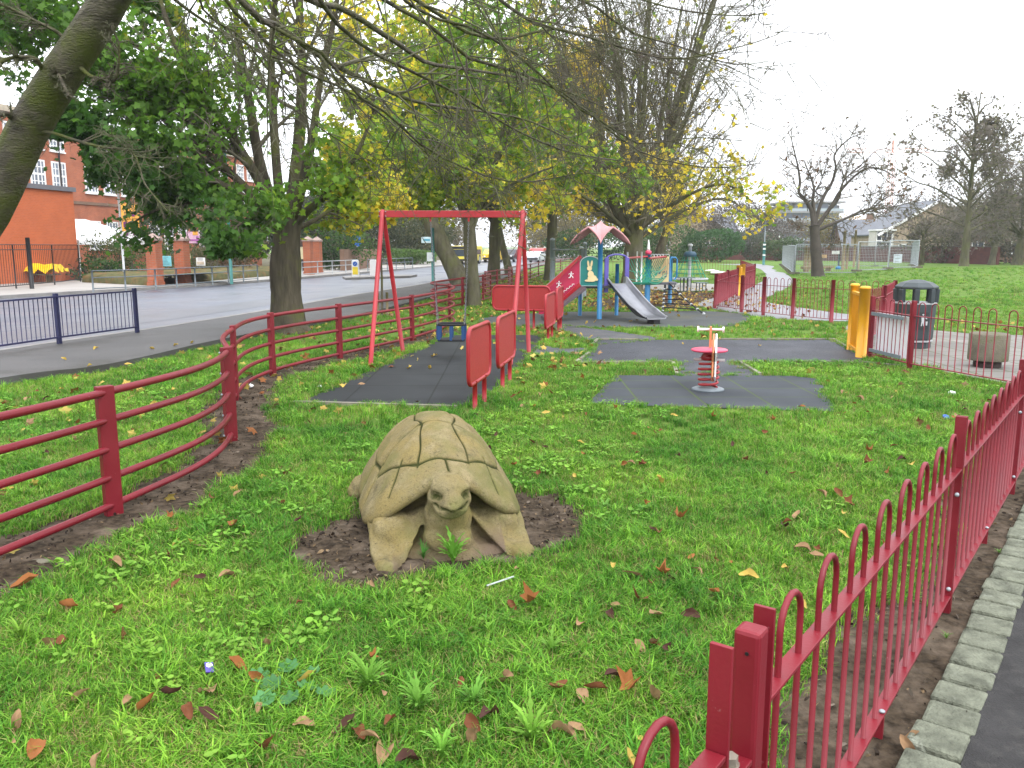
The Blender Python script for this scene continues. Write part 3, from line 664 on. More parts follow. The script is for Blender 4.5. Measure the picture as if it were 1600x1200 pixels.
# --- leaning cherry at the left edge, its boughs crossing the top of the picture
rng = np.random.default_rng(77)
YC = 6.3
tr = [(-5.0, 6.5, -.05), (-4.75, 6.48, .5), at(-75, 440, 6.42), at(-10, 322, YC), at(34, 222, YC), at(75, 150, YC - .1), at(112, 92, YC - .2), at(160, 20, YC - .3), at(205, -60, YC - .4), at(262, -150, YC - .5), at(330, -240, YC - .6)]
cl = [(tr, .165, .115)]
root1, root2 = at(330, -240, YC - .6), at(262, -150, YC - .5)
def bough(start, pts, d0, d1): return [start] + [at(u, v, d0 + (d1 - d0) * i / max(len(pts) - 1, 1)) for i, (u, v) in enumerate(pts)]
boughs = [(bough(root1, [(420, -70), (482, 1), (520, 8), (556, 25), (590, 48), (622, 68), (664, 97), (700, 104), (760, 113), (850, 130), (950, 170)], 5.7, 8.0), .042, .006),
          (bough(root2, [(330, -60), (400, 26), (438, 42), (476, 72), (520, 100), (575, 128), (640, 156), (690, 166), (745, 173), (830, 190), (930, 240)], 5.8, 8.4), .040, .005),
          (bough(root1, [(470, -50), (520, 30), (580, 80), (640, 110), (720, 150), (800, 200), (880, 235), (960, 250), (1050, 258)], 5.2, 8.0), .024, .004),
          (bough(root1, [(520, -90), (620, -20), (690, 25), (740, 55), (800, 60), (860, 45), (930, 60), (1010, 85), (1120, 98), (1190, 130)], 5.5, 7.0), .026, .003),
          (bough(root1, [(560, -130), (700, -60), (770, -10), (830, 35), (900, 52), (960, 70), (1040, 92), (1110, 84), (1200, 60), (1235, 40)], 5.0, 6.2), .026, .003),
          (bough(root1, [(600, -160), (760, -80), (860, -20), (930, 10), (985, 50), (1060, 72), (1140, 100), (1200, 96)], 5.0, 6.6), .024, .003),
          (bough(root1, [(640, -180), (820, -90), (930, -30), (990, -5), (1060, 15), (1150, 25), (1195, 20)], 5.0, 6.0), .020, .003),
          (bough(root1, [(500, -70), (600, 0), (680, 45), (730, 90), (800, 110), (880, 145), (960, 210), (1020, 245), (1110, 262), (1190, 255)], 5.4, 7.4), .024, .003),
          (bough(root2, [(300, -80), (360, 10), (410, 60), (470, 110), (540, 140), (610, 190), (680, 250), (740, 290), (800, 300)], 5.4, 7.5), .022, .003),
          (bough(root2, [(320, -60), (420, 40), (500, 80), (560, 150), (610, 180), (650, 220), (720, 260), (810, 285), (920, 270), (1000, 280)], 5.0, 7.0), .022, .003),
          (bough(root1, [(560, -60), (660, 20), (740, 45), (820, 95), (890, 160), (950, 195), (1000, 225), (1080, 215), (1160, 220)], 5.0, 6.6), .020, .003),
          (bough(at(205, -60, YC - .4), [(250, -20), (300, 20), (350, 50), (430, 90), (500, 110), (600, 160)], 5.8, 6.8), .018, .003),
          (bough(at(112, 92, YC - .2), [(140, 118), (162, 124), (176, 128), (184, 110), (186, 70), (172, 40)], 6.0, 5.8), .022, .006),
          (bough(at(92, 120, YC - .15), [(92, 118), (99, 132), (108, 150)], 6.0, 5.9), .020, .010),
          (bough(at(34, 222, YC), [(70, 206), (120, 220), (160, 230), (204, 236), (218, 262), (228, 290), (262, 330)], 6.2, 5.6), .018, .004),
          (bough(at(75, 150, YC - .1), [(60, 96), (22, 90), (-10, 100), (-60, 110)], 6.0, 5.6), .020, .012),
          (bough(at(100, 105, YC - .2), [(100, 60), (50, 30), (0, 6), (-40, -10)], 6.1, 5.8), .020, .008),
          (bough(at(34, 200, YC), [(10, 178), (-10, 182), (-40, 176)], 6.1, 5.9), .026, .018),
          (bough(root2, [(300, -60), (320, 20), (380, 60), (450, 150), (500, 200), (560, 240), (600, 290)], 5.0, 6.5), .014, .003)]
cl += [(a, b * (.82 if b < .03 or b > .033 and len(a) > 8 else 1), c) for a, b, c in boughs]
ct = make_tree('cherry_tree', 'leaning cherry with a mossy grey trunk at the left edge, bare boughs crossing overhead', (-5.0, 6.5, 0), cl, BARKC, TWIGG,
          dict(n=0, skip=2), [dict(n=21, t0=.30, a0=22, a1=62, lr=(.12, .32), rr=.62, K=6, jit=.13, up=-.02, rmin=.0036), dict(n=8, a0=25, a1=70, lr=(.25, .6), rr=.65, K=4, jit=.18, up=.0, rmin=.0028), dict(n=3, a0=30, a1=75, lr=(.3, .6), rr=.7, K=3, jit=.2, rmin=.0024)], twig_sides=(5, 4, 3))

# --- trees on the right
rng = np.random.default_rng(5)
YK = 51.2
kb = at(1278, 432, YK)
kl = [([(kb[0], YK, -.06), at(1277, 422, YK), at(1275, 395, YK), at(1273, 362, YK), at(1272, 352, YK)], .56, .40),
      (A(YK, (1272, 362), (1268, 330), (1257, 312), (1248, 300), (1250, 285), (1247, 262), (1242, 240), (1236, 215)), .26, .03),
      (A(YK, (1273, 352), (1272, 330), (1270, 310), (1272, 296), (1268, 280), (1262, 265), (1256, 250)), .24, .03),
      (A(YK, (1273, 350), (1280, 325), (1288, 305), (1300, 285), (1306, 262), (1303, 245), (1312, 230), (1330, 215), (1345, 210)), .22, .03),
      (A(YK, (1276, 355), (1290, 335), (1302, 318), (1312, 300), (1330, 280), (1348, 266), (1364, 262), (1385, 268), (1400, 278)), .24, .03),
      (A(YK, (1300, 325), (1312, 308), (1314, 292), (1322, 278), (1340, 262), (1354, 250), (1368, 236), (1386, 232)), .12, .02),
      (A(YK, (1276, 360), (1300, 350), (1320, 342), (1345, 330), (1365, 324), (1375, 315), (1400, 300)), .18, .03),
      (A(YK, (1300, 352), (1325, 340), (1360, 330), (1400, 322), (1430, 314)), .10, .02),
      (A(YK, (1290, 340), (1305, 345), (1308, 365), (1302, 380), (1290, 388)), .07, .015),
      (A(YK, (1262, 330), (1260, 318), (1254, 308), (1258, 296)), .05, .012),
      (A(YK, (1270, 358), (1258, 352), (1245, 352), (1236, 340)), .06, .012),
      (A(YK, (1288, 308), (1275, 300), (1282, 284), (1290, 262), (1296, 250)), .09, .015)]
kl = [kl[0]] + [(a, b * .62, c * .8) for a, b, c in kl[1:]]; kl[0] = (kl[0][0], .38, .28)
make_tree('crooked_tree', 'bare tree with twisting open branches on the lawn in front of the mesh fencing', (kb[0], YK, 0), kl, mat('grey_bark', (.065, .054, .045), .9, .3, 3, .6, 14), TWIG,
          dict(n=200, col=avcol(12, [(.10, .08, .05), BR]), size=(.18, .3), off=.1, src=[-1]), [dict(n=10, t0=.25, a0=25, a1=65, lr=(.20, .42), rr=.42, K=6, jit=.2, up=.03, rmin=.030), dict(n=6, a0=25, a1=65, lr=(.4, .8), rr=.6, K=4, jit=.22, rmin=.022), dict(n=3, a0=25, a1=65, lr=(.45, .8), rr=.6, K=3, jit=.2, rmin=.017)])
ALC = [(.10, .095, .07), (.13, .12, .085), (.15, .15, .075), (.17, .14, .11), (.19, .165, .14)]  # alder leaf tones, paled so that haze is painted into the colour
HAZETWIG = mat('haze_paled_twig', (.155, .13, .115), .8, .3, 2, 0)  # twig colour lightened to carry the same painted haze
def tier_tree(label, base, r, top, spread, n_t, seed, nleaf, size, z0=.16, name='alder_tree', cols=ALC, group='layered trees on the right'):
    """single leader with flat tiers of branches"""
    global rng
    rng = np.random.default_rng(seed); b = Vector((base[0], base[1], float(hz(*base))))
    L_ = [([tuple(b + Vector((0, 0, -.05))), tuple(b + Vector((.05, 0, top * .3))), tuple(b + Vector((.0, 0, top * .65))), tuple(b + Vector((.15, 0, top)))], r, .03)]
    for k in range(n_t):
        q = (k + .5) / n_t; h = top * (z0 + (.95 - z0) * q ** .9); s = spread * (1.08 - .86 * q ** 1.4) * rng.uniform(.55, 1.2); a = k * 2.4 + rng.uniform(-.7, .7)
        d = Vector((math.cos(a), math.sin(a) * .8, 0)); e = Vector((-d.y, d.x, 0)); rise = rng.uniform(.3, .9) * (.55 + .8 * q)
        p = b + Vector((0, 0, h * .92)); w1, w2 = rng.normal(0, .12, 2) * s
        L_.append(([tuple(p), tuple(p + d * s * .35 + e * w1 + Vector((0, 0, s * rise * .5))), tuple(p + d * s * .7 + e * w2 + Vector((0, 0, s * rise * rng.uniform(.55, .95)))), tuple(p + d * s + e * (w1 + w2) + Vector((0, 0, s * rise)))], r * .26, .016))
    keep = lambda p: np.clip(.92 - .5 * sg((p[:, 2] - b.z - top * .62) / (top * .10)), 0, 1) * (.06 + .94 * sg(lownoise(p, 1.3, seed) * 7 - .8))
    return make_tree(name, label, tuple(b), L_, BARKP, HAZETWIG, dict(n=nleaf, col=lambda p: palette(p, cols, seed, .5, .25), keep=keep, size=size, off=.16), [dict(n=9, t0=.2, a0=30, a1=70, lr=(.25, .45), rr=.4, K=5, jit=.22, rmin=.014, up=.02), dict(n=6, a0=30, a1=70, lr=(.35, .6), rr=.6, K=3, jit=.2, rmin=.009), dict(n=3, a0=30, a1=70, lr=(.4, .7), rr=.6, K=3, jit=.2, rmin=.007)], group)
x5 = at(1505, 425, 60)[0]
tier_tree('tall layered alder with dark clumps standing alone on the grass mound', (x5, 60), .30, 11.8, 5.4, 30, 41, 9500, (.16, .32), .20)
tier_tree('small dense dark tree in front of the buff house by the wall', (at(1440, 405, 72)[0], 72), .24, 4.3, 3.0, 18, 42, 7000, (.15, .28), .25)
LV_R = [dict(n=13, t0=.15, a0=25, a1=65, lr=(.25, .48), rr=.4, K=6, jit=.18, up=.02, rmin=.02), dict(n=7, a0=25, a1=70, lr=(.35, .6), rr=.55, K=4, jit=.2, rmin=.013), dict(n=3, a0=25, a1=70, lr=(.45, .8), rr=.6, K=3, jit=.2, rmin=.009)]
rk = lambda sd: (lambda p: .06 + .94 * sg(lownoise(p, 1.2, sd) * 6 - .3))
for lab, pos_, r_, tp, spr, sd, nl in (('broad twiggy tree at the right edge above the end of the brick wall', (at(1590, 405, 66)[0], 66), .40, 10.4, 6.2, 43, 11000), ('rounded olive-brown tree behind the lone alder, near the right edge', (at(1550, 405, 82)[0], 82), .34, 11.2, 6.4, 44, 9000)):
    fan_tree('alder_tree', lab, pos_, r_, (.2, 0), 2.3, tp, spr, 9, sd, dict(n=nl, col=lambda p: palette(p, ALC, 3, .5, .25), keep=rk(sd), size=(.18, .34), off=.16), group='layered trees on the right', low=6, twig=HAZETWIG, lv=LV_R, lowr=.95)
# ================================================================== TORTOISE SCULPTURE
STONE = None
def stone_material():
    m = bpy.data.materials.new('carved_sandstone'); m.use_nodes = True; t = m.node_tree; N = t.nodes; L = t.links
    b = N['Principled BSDF']; b.inputs['Roughness'].default_value = .92; b.inputs['Specular IOR Level'].default_value = .15
    g = N.new('ShaderNodeNewGeometry')
    def noise(s, d=8, r=.65):
        n = N.new('ShaderNodeTexNoise'); n.inputs['Scale'].default_value = s; n.inputs['Detail'].default_value = d; n.inputs['Roughness'].default_value = r
        L.new(g.outputs['Position'], n.inputs['Vector']); return n.outputs[0]
    def mixc(f, a, c, lo, hi):
        r = N.new('ShaderNodeMapRange'); r.inputs[1].default_value = lo; r.inputs[2].default_value = hi; L.new(f, r.inputs[0])
        x = N.new('ShaderNodeMix'); x.data_type = 'RGBA'; L.new(r.outputs[0], x.inputs[0])
        if isinstance(a, tuple): x.inputs[6].default_value = (*a, 1)
        else: L.new(a, x.inputs[6])
        x.inputs[7].default_value = (*c, 1); return x.outputs[2]
    c = mixc(noise(3.5), (.250, .195, .078), (.212, .178, .094), .4, .62)
    c = mixc(noise(7, 9, .7), c, (.300, .245, .130), .50, .66)
    c = mixc(noise(5.5, 12, .85), c, (.085, .075, .045), .53, .66)      # grey weathering
    c = mixc(noise(110, 5, .85), c, (.080, .064, .036), .54, .66); c = mixc(noise(38, 7, .85), c, (.050, .044, .028), .57, .66)        # dark lichen specks
    c = mixc(noise(2.3, 6), c, (.150, .148, .052), .48, .68)           # algae bloom
    a = N.new('ShaderNodeAttribute'); a.attribute_name = 'col'; sp = N.new('ShaderNodeSeparateColor'); L.new(a.outputs['Color'], sp.inputs[0])
    c = mixc(sp.outputs[0], c, (.045, .050, .014), .15, .75)           # moss in the shell joints; same tone darkens underside, face and throat creases
    c = mixc(sp.outputs[1], c, (.150, .108, .082), .0, 1.0)            # muddy foot of the stone
    L.new(c, b.inputs['Base Color'])
    bp = N.new('ShaderNodeBump'); bp.inputs['Strength'].default_value = .85; bp.inputs['Distance'].default_value = .014
    ad = N.new('ShaderNodeMath'); L.new(noise(60, 6, .7), ad.inputs[0]); L.new(noise(14, 5), ad.inputs[1])
    L.new(ad.outputs[0], bp.inputs['Height']); L.new(bp.outputs[0], b.inputs['Normal'])
    return m
STONE = stone_material()
TO = (-.52, 5.55); TR = R(10)
tort = thing('tortoise_sculpture', 'carved sandstone tortoise lying on bare soil in the middle of the lawn', 'sculpture', (TO[0], TO[1], 0), TR)
def seglen(px, py, a, b):
    ax, ay = a; bx, by = b; dx, dy = bx - ax, by - ay; L2 = dx * dx + dy * dy
    t = np.clip(((px - ax) * dx + (py - ay) * dy) / L2, 0, 1)
    return np.hypot(px - ax - t * dx, py - ay - t * dy)
HX, HY, ZT = .525, .80, .675
def rimz(th):
    d = np.abs((th + math.pi) % (2 * math.pi) - math.pi)          # 0 = front
    return .185 + .285 * np.exp(-(d / .60) ** 2.0) - .035 * np.exp(-((d - 1.15) / .35) ** 2) + .03 * np.sin(th * 9) * .15
def shell():
    nr, na = 130, 420
    r = np.linspace(0.002, 1, nr) ** .9; th = np.linspace(0, 2 * math.pi, na, endpoint=False); Rr, T = np.meshgrid(r, th, indexing='ij')
    sq = (np.abs(np.sin(T)) ** 3.4 + np.abs(np.cos(T)) ** 3.4) ** (-1 / 3.4)
    nxp, nyp = Rr * sq * np.sin(T), -Rr * sq * np.cos(T)
    rz_ = rimz(T); front = np.exp(-((np.cos(T) - 1) / .7) ** 2) * np.cos(T).clip(0)
    prof = np.clip(1 - Rr ** 2.0, 0, 1) ** .86
    Z = rz_ + (ZT - rz_) * prof
    X, Y = HX * nxp, HY * nyp + .06 * (1 - Rr)
    # carved joints, in plan coordinates (x right, y -1 front .. 1 back)
    ln = []
    def pl(*p): ln.extend(zip(p[:-1], p[1:]))
    mg = [(.83 * math.sin(a) * (1.1 if abs(math.sin(a)) < .9 else 1), -.83 * math.cos(a)) for a in np.linspace(.70, 2 * math.pi - .70, 40)]
    ln.extend(zip(mg[:-1], mg[1:]))
    pl(mg[0], (.30, -.80), (.0, -.84), (-.30, -.79), mg[-1])
    ys = [-.80, -.24, .20, .58]
    for s in (-1, 1):
        pl((s * .32, -.80), (s * .27, -.55), (s * .20, -.26), (s * .28, .0), (s * .24, .22), (s * .26, .4), (s * .2, .58), (s * .12, .8))
        pl((s * .22, -.22), (s * .46, -.24), (s * .72, -.32)); pl((s * .24, .22), (s * .5, .24), (s * .76, .24)); pl((s * .2, .58), (s * .52, .62))
        pl((s * .52, -.61), (s * .66, -.86)); pl((s * .74, -.30), (s * .97, -.40)); pl((s * .80, 0), (s * 1.0, .0)); pl((s * .74, .30), (s * .97, .4)); pl((s * .52, .61), (s * .66, .86))
    for y in ys[1:]: pl((-.23, y), (.0, y + .02), (.23, y))
    pl((.02, -.84), (.03, -1.0)); pl((0, .8), (0, 1.0))
    px, py = nxp + .012 * np.sin(nyp * 13), nyp + .012 * np.sin(nxp * 11)
    D = np.full(px.shape, 9.0)
    for a, b_ in ln: D = np.minimum(D, seglen(px, py, a, b_))
    gv_ = np.exp(-(D / (.0125 + .005 * np.sin(px * 23) * np.sin(py * 19))) ** 2); puff = np.clip(D / .10, 0, 1) ** .6
    Nrm = np.stack([X / HX ** 2, Y / HY ** 2, (Z - .1) / .5 ** 2], -1); Nrm /= np.linalg.norm(Nrm, axis=-1, keepdims=True)
    wob = .005 * np.sin(X * 15 + Y * 9) * np.sin(Y * 12 + Z * 11) + .002 * np.sin(X * 37 - Z * 31)
    V0 = .014 * np.clip((Rr - .86) / .14, 0, 1) ** 1.5
    disp = (V0 - .014 * gv_ + .008 * puff + wob)[..., None]
    V = np.stack([X, Y, Z], -1) + Nrm * disp
    # rolled lip, then the hollow underside
    rings = [V.reshape(-1, 3)]; gr = [gv_.ravel()]
    e = V[-1]
    for k, (dr, dz) in enumerate([(.014, -.028), (.008, -.062), (-.04, -.070), (-.12, -.03), (-.25, -.02)]):
        q = e.copy(); f = 1 + dr / .6
        q[:, 0] *= f; q[:, 1] *= f; q[:, 2] = e[:, 2] + dz; rings.append(q); gr.append(np.full(na, .25 if k > 1 else gv_[-1].mean()))
    V2 = np.concatenate(rings); g_ = np.concatenate(gr); nR = nr + 5
    i = np.arange(nR - 1)[:, None] * na; j = np.arange(na)[None]; j2 = (j + 1) % na
    F = np.stack([i + j, i + na + j, i + na + j2, i + j2], -1).reshape(-1, 4)
    c = np.zeros((len(V2), 3)); c[:, 0] = g_
    return V2, F, c
V, F, c = shell()
V[:, 0] *= .93; np_mesh('shell', V, [F], STONE, tort, smooth=True, vcol=c, world=False)
def blend_body():
    mb = MB()
    def e(c, r, rx=0, ry=0, rz=0): mb.ell(c, r, 20, 12, Matrix.Rotation(rz, 3, 'Z') @ Matrix.Rotation(ry, 3, 'Y') @ Matrix.Rotation(rx, 3, 'X'))
    def chain(pts, rr, n=9):
        c_ = catmull(pts, 5); q = np.interp(np.linspace(0, 1, len(c_)), np.linspace(0, 1, len(rr)), rr)
        for p, r_ in zip(c_, q): mb.ell(tuple(p), (r_, r_, r_), 14, 9)
    e((0, .05, .15), (.40, .66, .16)); e((0, -.46, .20), (.33, .22, .17)); e((0, -.56, .08), (.32, .20, .14))
    e((.02, -.76, -.01), (.38, .20, .085))
    # neck, throat and head
    chain([(0, -.55, .36), (0, -.74, .36), (0, -.88, .375)], [.15, .135, .11])
    e((0, -.80, .21), (.155, .13, .20)); e((0, -.83, .10), (.17, .11, .14))
    e((0, -.955, .425), (.104, .130, .088), R(10)); e((0, -1.025, .350), (.088, .100, .050)); e((0, -1.055, .402), (.066, .095, .046), R(22))
    e((0, -1.125, .378), (.036, .040, .034)); e((0, -.92, .452), (.094, .10, .070)); e((0, -.97, .340), (.096, .10, .055))
    for s in (-1, 1): e((s * .072, -1.00, .452), (.034, .050, .020), R(18), 0, s * -.45); e((s * .084, -.96, .392), (.036, .07, .05))
    # front flippers: broad at the shoulder, tapering to a foot turned outward
    def slab(ot, it, fo, fi, mid):
        f4 = [Vector(ot), Vector(it), Vector(fi), Vector(fo)]; b4 = [p + Vector((0, .24, .0)) for p in f4]
        mb.add(f4 + b4, [(0, 1, 2, 3), (7, 6, 5, 4), (0, 4, 5, 1), (1, 5, 6, 2), (2, 6, 7, 3), (3, 7, 4, 0)])
        mb.ell(mid, (.17, .14, .15), 16, 10); mb.ell(tuple((Vector(fo) + Vector(fi)) / 2 + Vector((0, .07, .02))), (.095, .10, .06), 14, 9)
    slab((-.515, -.60, .17), (-.10, -.72, .27), (-.475, -1.06, -.02), (-.31, -1.03, -.02), (-.33, -.70, .10))
    slab((.525, -.54, .17), (.10, -.72, .27), (.555, -.92, -.02), (.385, -.95, -.02), (.34, -.63, .10))
    for s, q in ((-1, .58), (1, .46)):
        chain([(s * .34, .36, .12), (s * .46, .40, .10), (s * q, .40, .06)], [.13, .11, .085])
    e((0, .80, .14), (.09, .16, .07))
    me = bpy.data.meshes.new('tmp'); me.from_pydata(mb.v, [], mb.f)
    o = bpy.data.objects.new('tmp', me); col.objects.link(o)
    r_ = o.modifiers.new('r', 'REMESH'); r_.mode = 'VOXEL'; r_.voxel_size = .0125
    s_ = o.modifiers.new('s', 'SMOOTH'); s_.iterations = 18; s_.factor = .5
    dg = bpy.context.evaluated_depsgraph_get(); dg.update(); ev = o.evaluated_get(dg); em = ev.to_mesh()
    n = len(em.vertices); V = np.zeros(n * 3, np.float32); em.vertices.foreach_get('co', V); V = V.reshape(-1, 3).astype(float)
    F = [list(p.vertices) for p in em.polygons]; Nn = np.zeros(n * 3, np.float32); em.vertices.foreach_get('normal', Nn); Nn = Nn.reshape(-1, 3)
    ev.to_mesh_clear(); bpy.data.objects.remove(o); bpy.data.meshes.remove(me)
    return V, F, Nn
V, F, Nn = blend_body()
hd = np.clip((-.86 - V[:, 1]) / .08, 0, 1) * np.clip((V[:, 2] - .27) / .05, 0, 1) * (np.abs(V[:, 0]) < .2); V[:, 0] *= 1 + .20 * hd; V[:, 2] += .08 * hd * (V[:, 2] - .40)
x, y, z = V.T
wob = .006 * np.sin(x * 24 + z * 13) * np.sin(y * 21) + .004 * np.sin(z * 47 + x * 30) + .003 * np.sin(y * 63 - z * 40)
head = (y < -.93) & (z > .30)
gro = np.zeros(len(V))
# mouth line round the muzzle, eye slits, throat folds, crease between flipper and chest
ml = .360 + .009 * np.clip(np.abs(x) / .07, 0, 1.4) ** 2 - .012 * np.exp(-(x / .022) ** 2)
gro = np.maximum(gro, np.where(head & (y < -.955), np.exp(-((z - ml) / .0075) ** 2) * np.clip((.12 - np.abs(x)) / .02, 0, 1) * 1.25, 0))
for s in (-1, 1):
    ey = np.exp(-(((y + 1.03) / .034) ** 2 + ((z - .424) / .013) ** 2)) * ((s * x) > .03) * 1.5
    ring = np.hypot((y + 1.028) / 1.6, (z - .424)); gro = np.maximum(gro, np.where((s * x > .035) & head, np.exp(-((ring - .021) / .005) ** 2) * .75, 0)); gro = np.maximum(gro, ey * .8)
    gro = np.maximum(gro, np.exp(-(((x - s * .017) / .008) ** 2 + ((z - .408) / .007) ** 2)) * (y < -1.12) * .7)
fold = np.exp(-((np.sin((z + .25 * np.abs(x)) * 62)) / .35) ** 2) * ((z < .30) & (y < -.82) & (np.abs(x) < .17)) * .30
V = V + Nn * (wob - .016 * gro - .010 * fold)[:, None]
c = np.zeros((len(V), 3)); c[:, 0] = np.clip(gro * .9 + fold * .6, 0, 1)  # mouth, eye and throat creases darkened through the colour mask
c[:, 1] = np.clip((.16 - z) / .12 + .5 * lownoise(V, 9, 2), 0, 1) * (np.abs(x) < .36) * .9
quad = np.array([f for f in F if len(f) == 4]); tri = np.array([f for f in F if len(f) == 3]).reshape(-1, 3)
V[:, 0] *= .92; np_mesh('body', V, [q for q in (quad, tri) if len(q)], STONE, tort, smooth=True, vcol=c, world=False)

# ================================================================== WAVY RED RAIL FENCE
rf = thing('rail_fence', 'wavy red fence of five tube rails and flat posts along the left of the lawn', 'fence', (-2.7, 5.47, 0))
RPI = [i for i in range(len(RAILP))]
POSTI = [1, 2, 4, 6, 8, 10, 12, 15, 16, 19]
far = [(-.95, 27.8), (-.75, 29.5), (-1.0, 31.5), (-.6, 34), (.0, 36), (-.15, 38.5), (.4, 42), (1.0, 46), (1.6, 51), (2.6, 57), (3.6, 63), (5.0, 70)]
ALLP = RAILP + far
RAILC = catmull(ALLP, 8)
for h, r_ in [(.845, .026), (.655, .024), (.46, .024), (.265, .024), (.075, .024)]:
    mb = MB(); mb.tube([(p[0], p[1], h) for p in RAILC], r_, 10); mb.build('rail', RED, rf)
mb = MB(); mb.ell((0, 0, 0), (.010, .010, .010), 8, 6); BOLTM = bpy.data.meshes.new('bolt'); BOLTM.from_pydata(mb.v, [], mb.f); BOLTM.materials.append(GREYM)
for k, i in enumerate(POSTI + list(range(len(RAILP), len(ALLP)))):
    p = np.array(ALLP[i]); a = np.array(ALLP[max(i - 1, 0)]); b = np.array(ALLP[min(i + 1, len(ALLP) - 1)]); d = b - a; ang = math.atan2(d[1], d[0])
    if i == 2: ang += R(-28)
    if i == 4: ang += R(-48)
    mb = MB(); mb.box((p[0], p[1], .44), (.112, .058, .90), ang); po = mb.build('post', RED, rf, bevel=.006)
    if i < 20:
        for h in (.845, .655, .46, .265, .075):
            for s in (-1, 1):
                q = p + s * .066 * np.array([math.cos(ang), math.sin(ang)]); bo = bpy.data.objects.new('bolt', BOLTM); col.objects.link(bo); bo.parent = po
                bo.location = Vector((q[0], q[1] - .026, h)) - wloc(rf)

# ================================================================== SWING FRAME, CRADLE SEAT, BARRIER PANELS
sw = thing('swing_set', 'red steel swing frame of two A-shaped leg pairs and a flat top beam', 'swing frame', (-.95, 13.4, 0))
BA, BB = Vector((-2.02, 13.36, 2.30)), Vector((.17, 13.46, 2.30))
mb = MB(); mb.bar(BA + Vector((-.06, 0, 0)), BB + Vector((.06, 0, 0)), .06, .105); mb.build('beam', RED2, sw, bevel=.006)
for b, f0, f1 in [(BA, (-2.14, 12.52), (-1.86, 14.25)), (BB, (-.03, 12.75), (.29, 14.22))]:
    for f in (f0, f1):
        top = b + Vector((0, -.05 if f is f0 else .05, .0)); foot = Vector((*f, -.03)); d = (foot - top).normalized()
        pts = [b + Vector((0, .0 if f is f0 else .0, .045)), b + Vector((0, -.05 if f is f0 else .05, .03)), top + d * .10, top + d * .6, foot]
        mb = MB(); mb.tube(pts, [.030, .034, .036, .036, .036], 14); mb.build('leg', RED2, sw)
for b in (BA, BB):
    for dx in (-.05, .05):
        for dz in (-.035, .035): bo = bpy.data.objects.new('bolt', BOLTM); col.objects.link(bo); bo.parent = sw; bo.location = b + Vector((dx, -.034, dz)) - sw.location
cs = thing('cradle_swing', 'blue and black toddler swing seat hanging on two chains', 'swing seat', (-.98, 13.55, .35))
sx, sy, sz = -.98, 13.55, .36
def chainline(a, b, name, parent):
    a, b = Vector(a), Vector(b); n = int((b - a).length / .032); mb = MB(); d = (b - a).normalized()
    u = Vector((1, 0, 0)); v_ = d.cross(u).normalized()
    for i in range(n):
        c_ = a + (b - a) * ((i + .5) / n); sd_ = u if i % 2 else v_
        mb.tube([c_ + d * (.020 * math.cos(q)) + sd_ * (.011 * math.sin(q)) for q in [2 * math.pi * k / 8 for k in range(8)]], .0046, 5, closed=True)
    return mb.build(name, CHAIN, parent)
for s in (-1, 1):
    tp = Vector((sx + s * .30, 13.41, 2.19)); mid = Vector((sx + s * .24, 13.5, .98))
    chainline(mid, tp, 'chain', cs)
    for q in (-1, 1): chainline((sx + s * .215, sy + q * .15, sz + .20), mid, 'chain', cs)
    mb = MB(); mb.box(tp + Vector((0, 0, .035)), (.025, .03, .08)); mb.build('hanger', RED2, cs)
ring = [(sx + .225 * math.copysign(abs(math.cos(q)) ** .5, math.cos(q)), sy + .17 * math.copysign(abs(math.sin(q)) ** .5, math.sin(q))) for q in np.linspace(0, 2 * math.pi, 24, endpoint=False)]
mb = MB(); mb.tube([(a, b, sz + .20) for a, b in ring], .019, 8, closed=True); mb.build('top_ring', ROPEK, cs)
mb = MB(); mb.prism(ring, (0, 0, sz - .07), (1, 0, 0), (0, 1, 0), .035); mb.build('seat', ROPEK, cs, bevel=.008)
for k, (a, b) in enumerate(ring):
    if k % 3 == 0 or abs(b - sy) > .16 and k % 2 == 0:
        mb = MB(); mb.bar((a, b, sz - .05), (a, b, sz + .19), .042, .012, up=(0, 1, 0)); mb.build('slat', BLUES, cs)
def barrier(name, a, b, z0, z1, label, legs, lw=.028):
    """framed plate on two tube legs, from a to b in plan"""
    a, b = Vector((*a, 0)), Vector((*b, 0)); L = (b - a).length; d = (b - a) / L; mid = (a + b) / 2
    t = thing(name, label, 'barrier panel', mid, 0, 'red barrier panels round the swing matting')
    rr = min(.11, L * .2); h = z1 - z0; o = []
    for cx_, cz_, a0 in [(L / 2 - rr, h - rr, 0), (-L / 2 + rr, h - rr, 90), (-L / 2 + rr, rr, 180), (L / 2 - rr, rr, 270)]:
        o += [(cx_ + rr * math.cos(R(a0 + q)), cz_ + rr * math.sin(R(a0 + q))) for q in (0, 22.5, 45, 67.5, 90)]
    mb = MB(); mb.tube([mid + d * p[0] + Vector((0, 0, z0 + p[1])) for p in o], .024, 10, closed=True); mb.build('frame', RED2, t)
    n = Vector((-d.y, d.x, 0))
    mb = MB(); mb.prism(o, mid + Vector((0, 0, z0)) + n * .003, d, (0, 0, 1), .006); mb.build('plate', REDP, t)
    for q in legs:
        p = mid + d * (q * L / 2); mb = MB(); mb.tube([p + Vector((0, 0, -.05)), p + Vector((0, 0, z0 + .02))], lw, 10); mb.build('leg', RED2, t)
    return t
barrier('barrier_panel', (-.47, 8.95), (-.27, 9.98), .30, .92, 'nearest red barrier panel, at the near corner of the swing matting', (-.45, .45))
barrier('barrier_panel', (-.18, 10.35), (.03, 11.6), .30, .92, 'second red barrier panel, just in front of the right swing leg', (-.45, .42))
barrier('barrier_panel', (.62, 15.6), (.86, 16.95), .28, .90, 'narrow red barrier panel in front of the climbing ramp, the nearer of two', (-.4, .4))
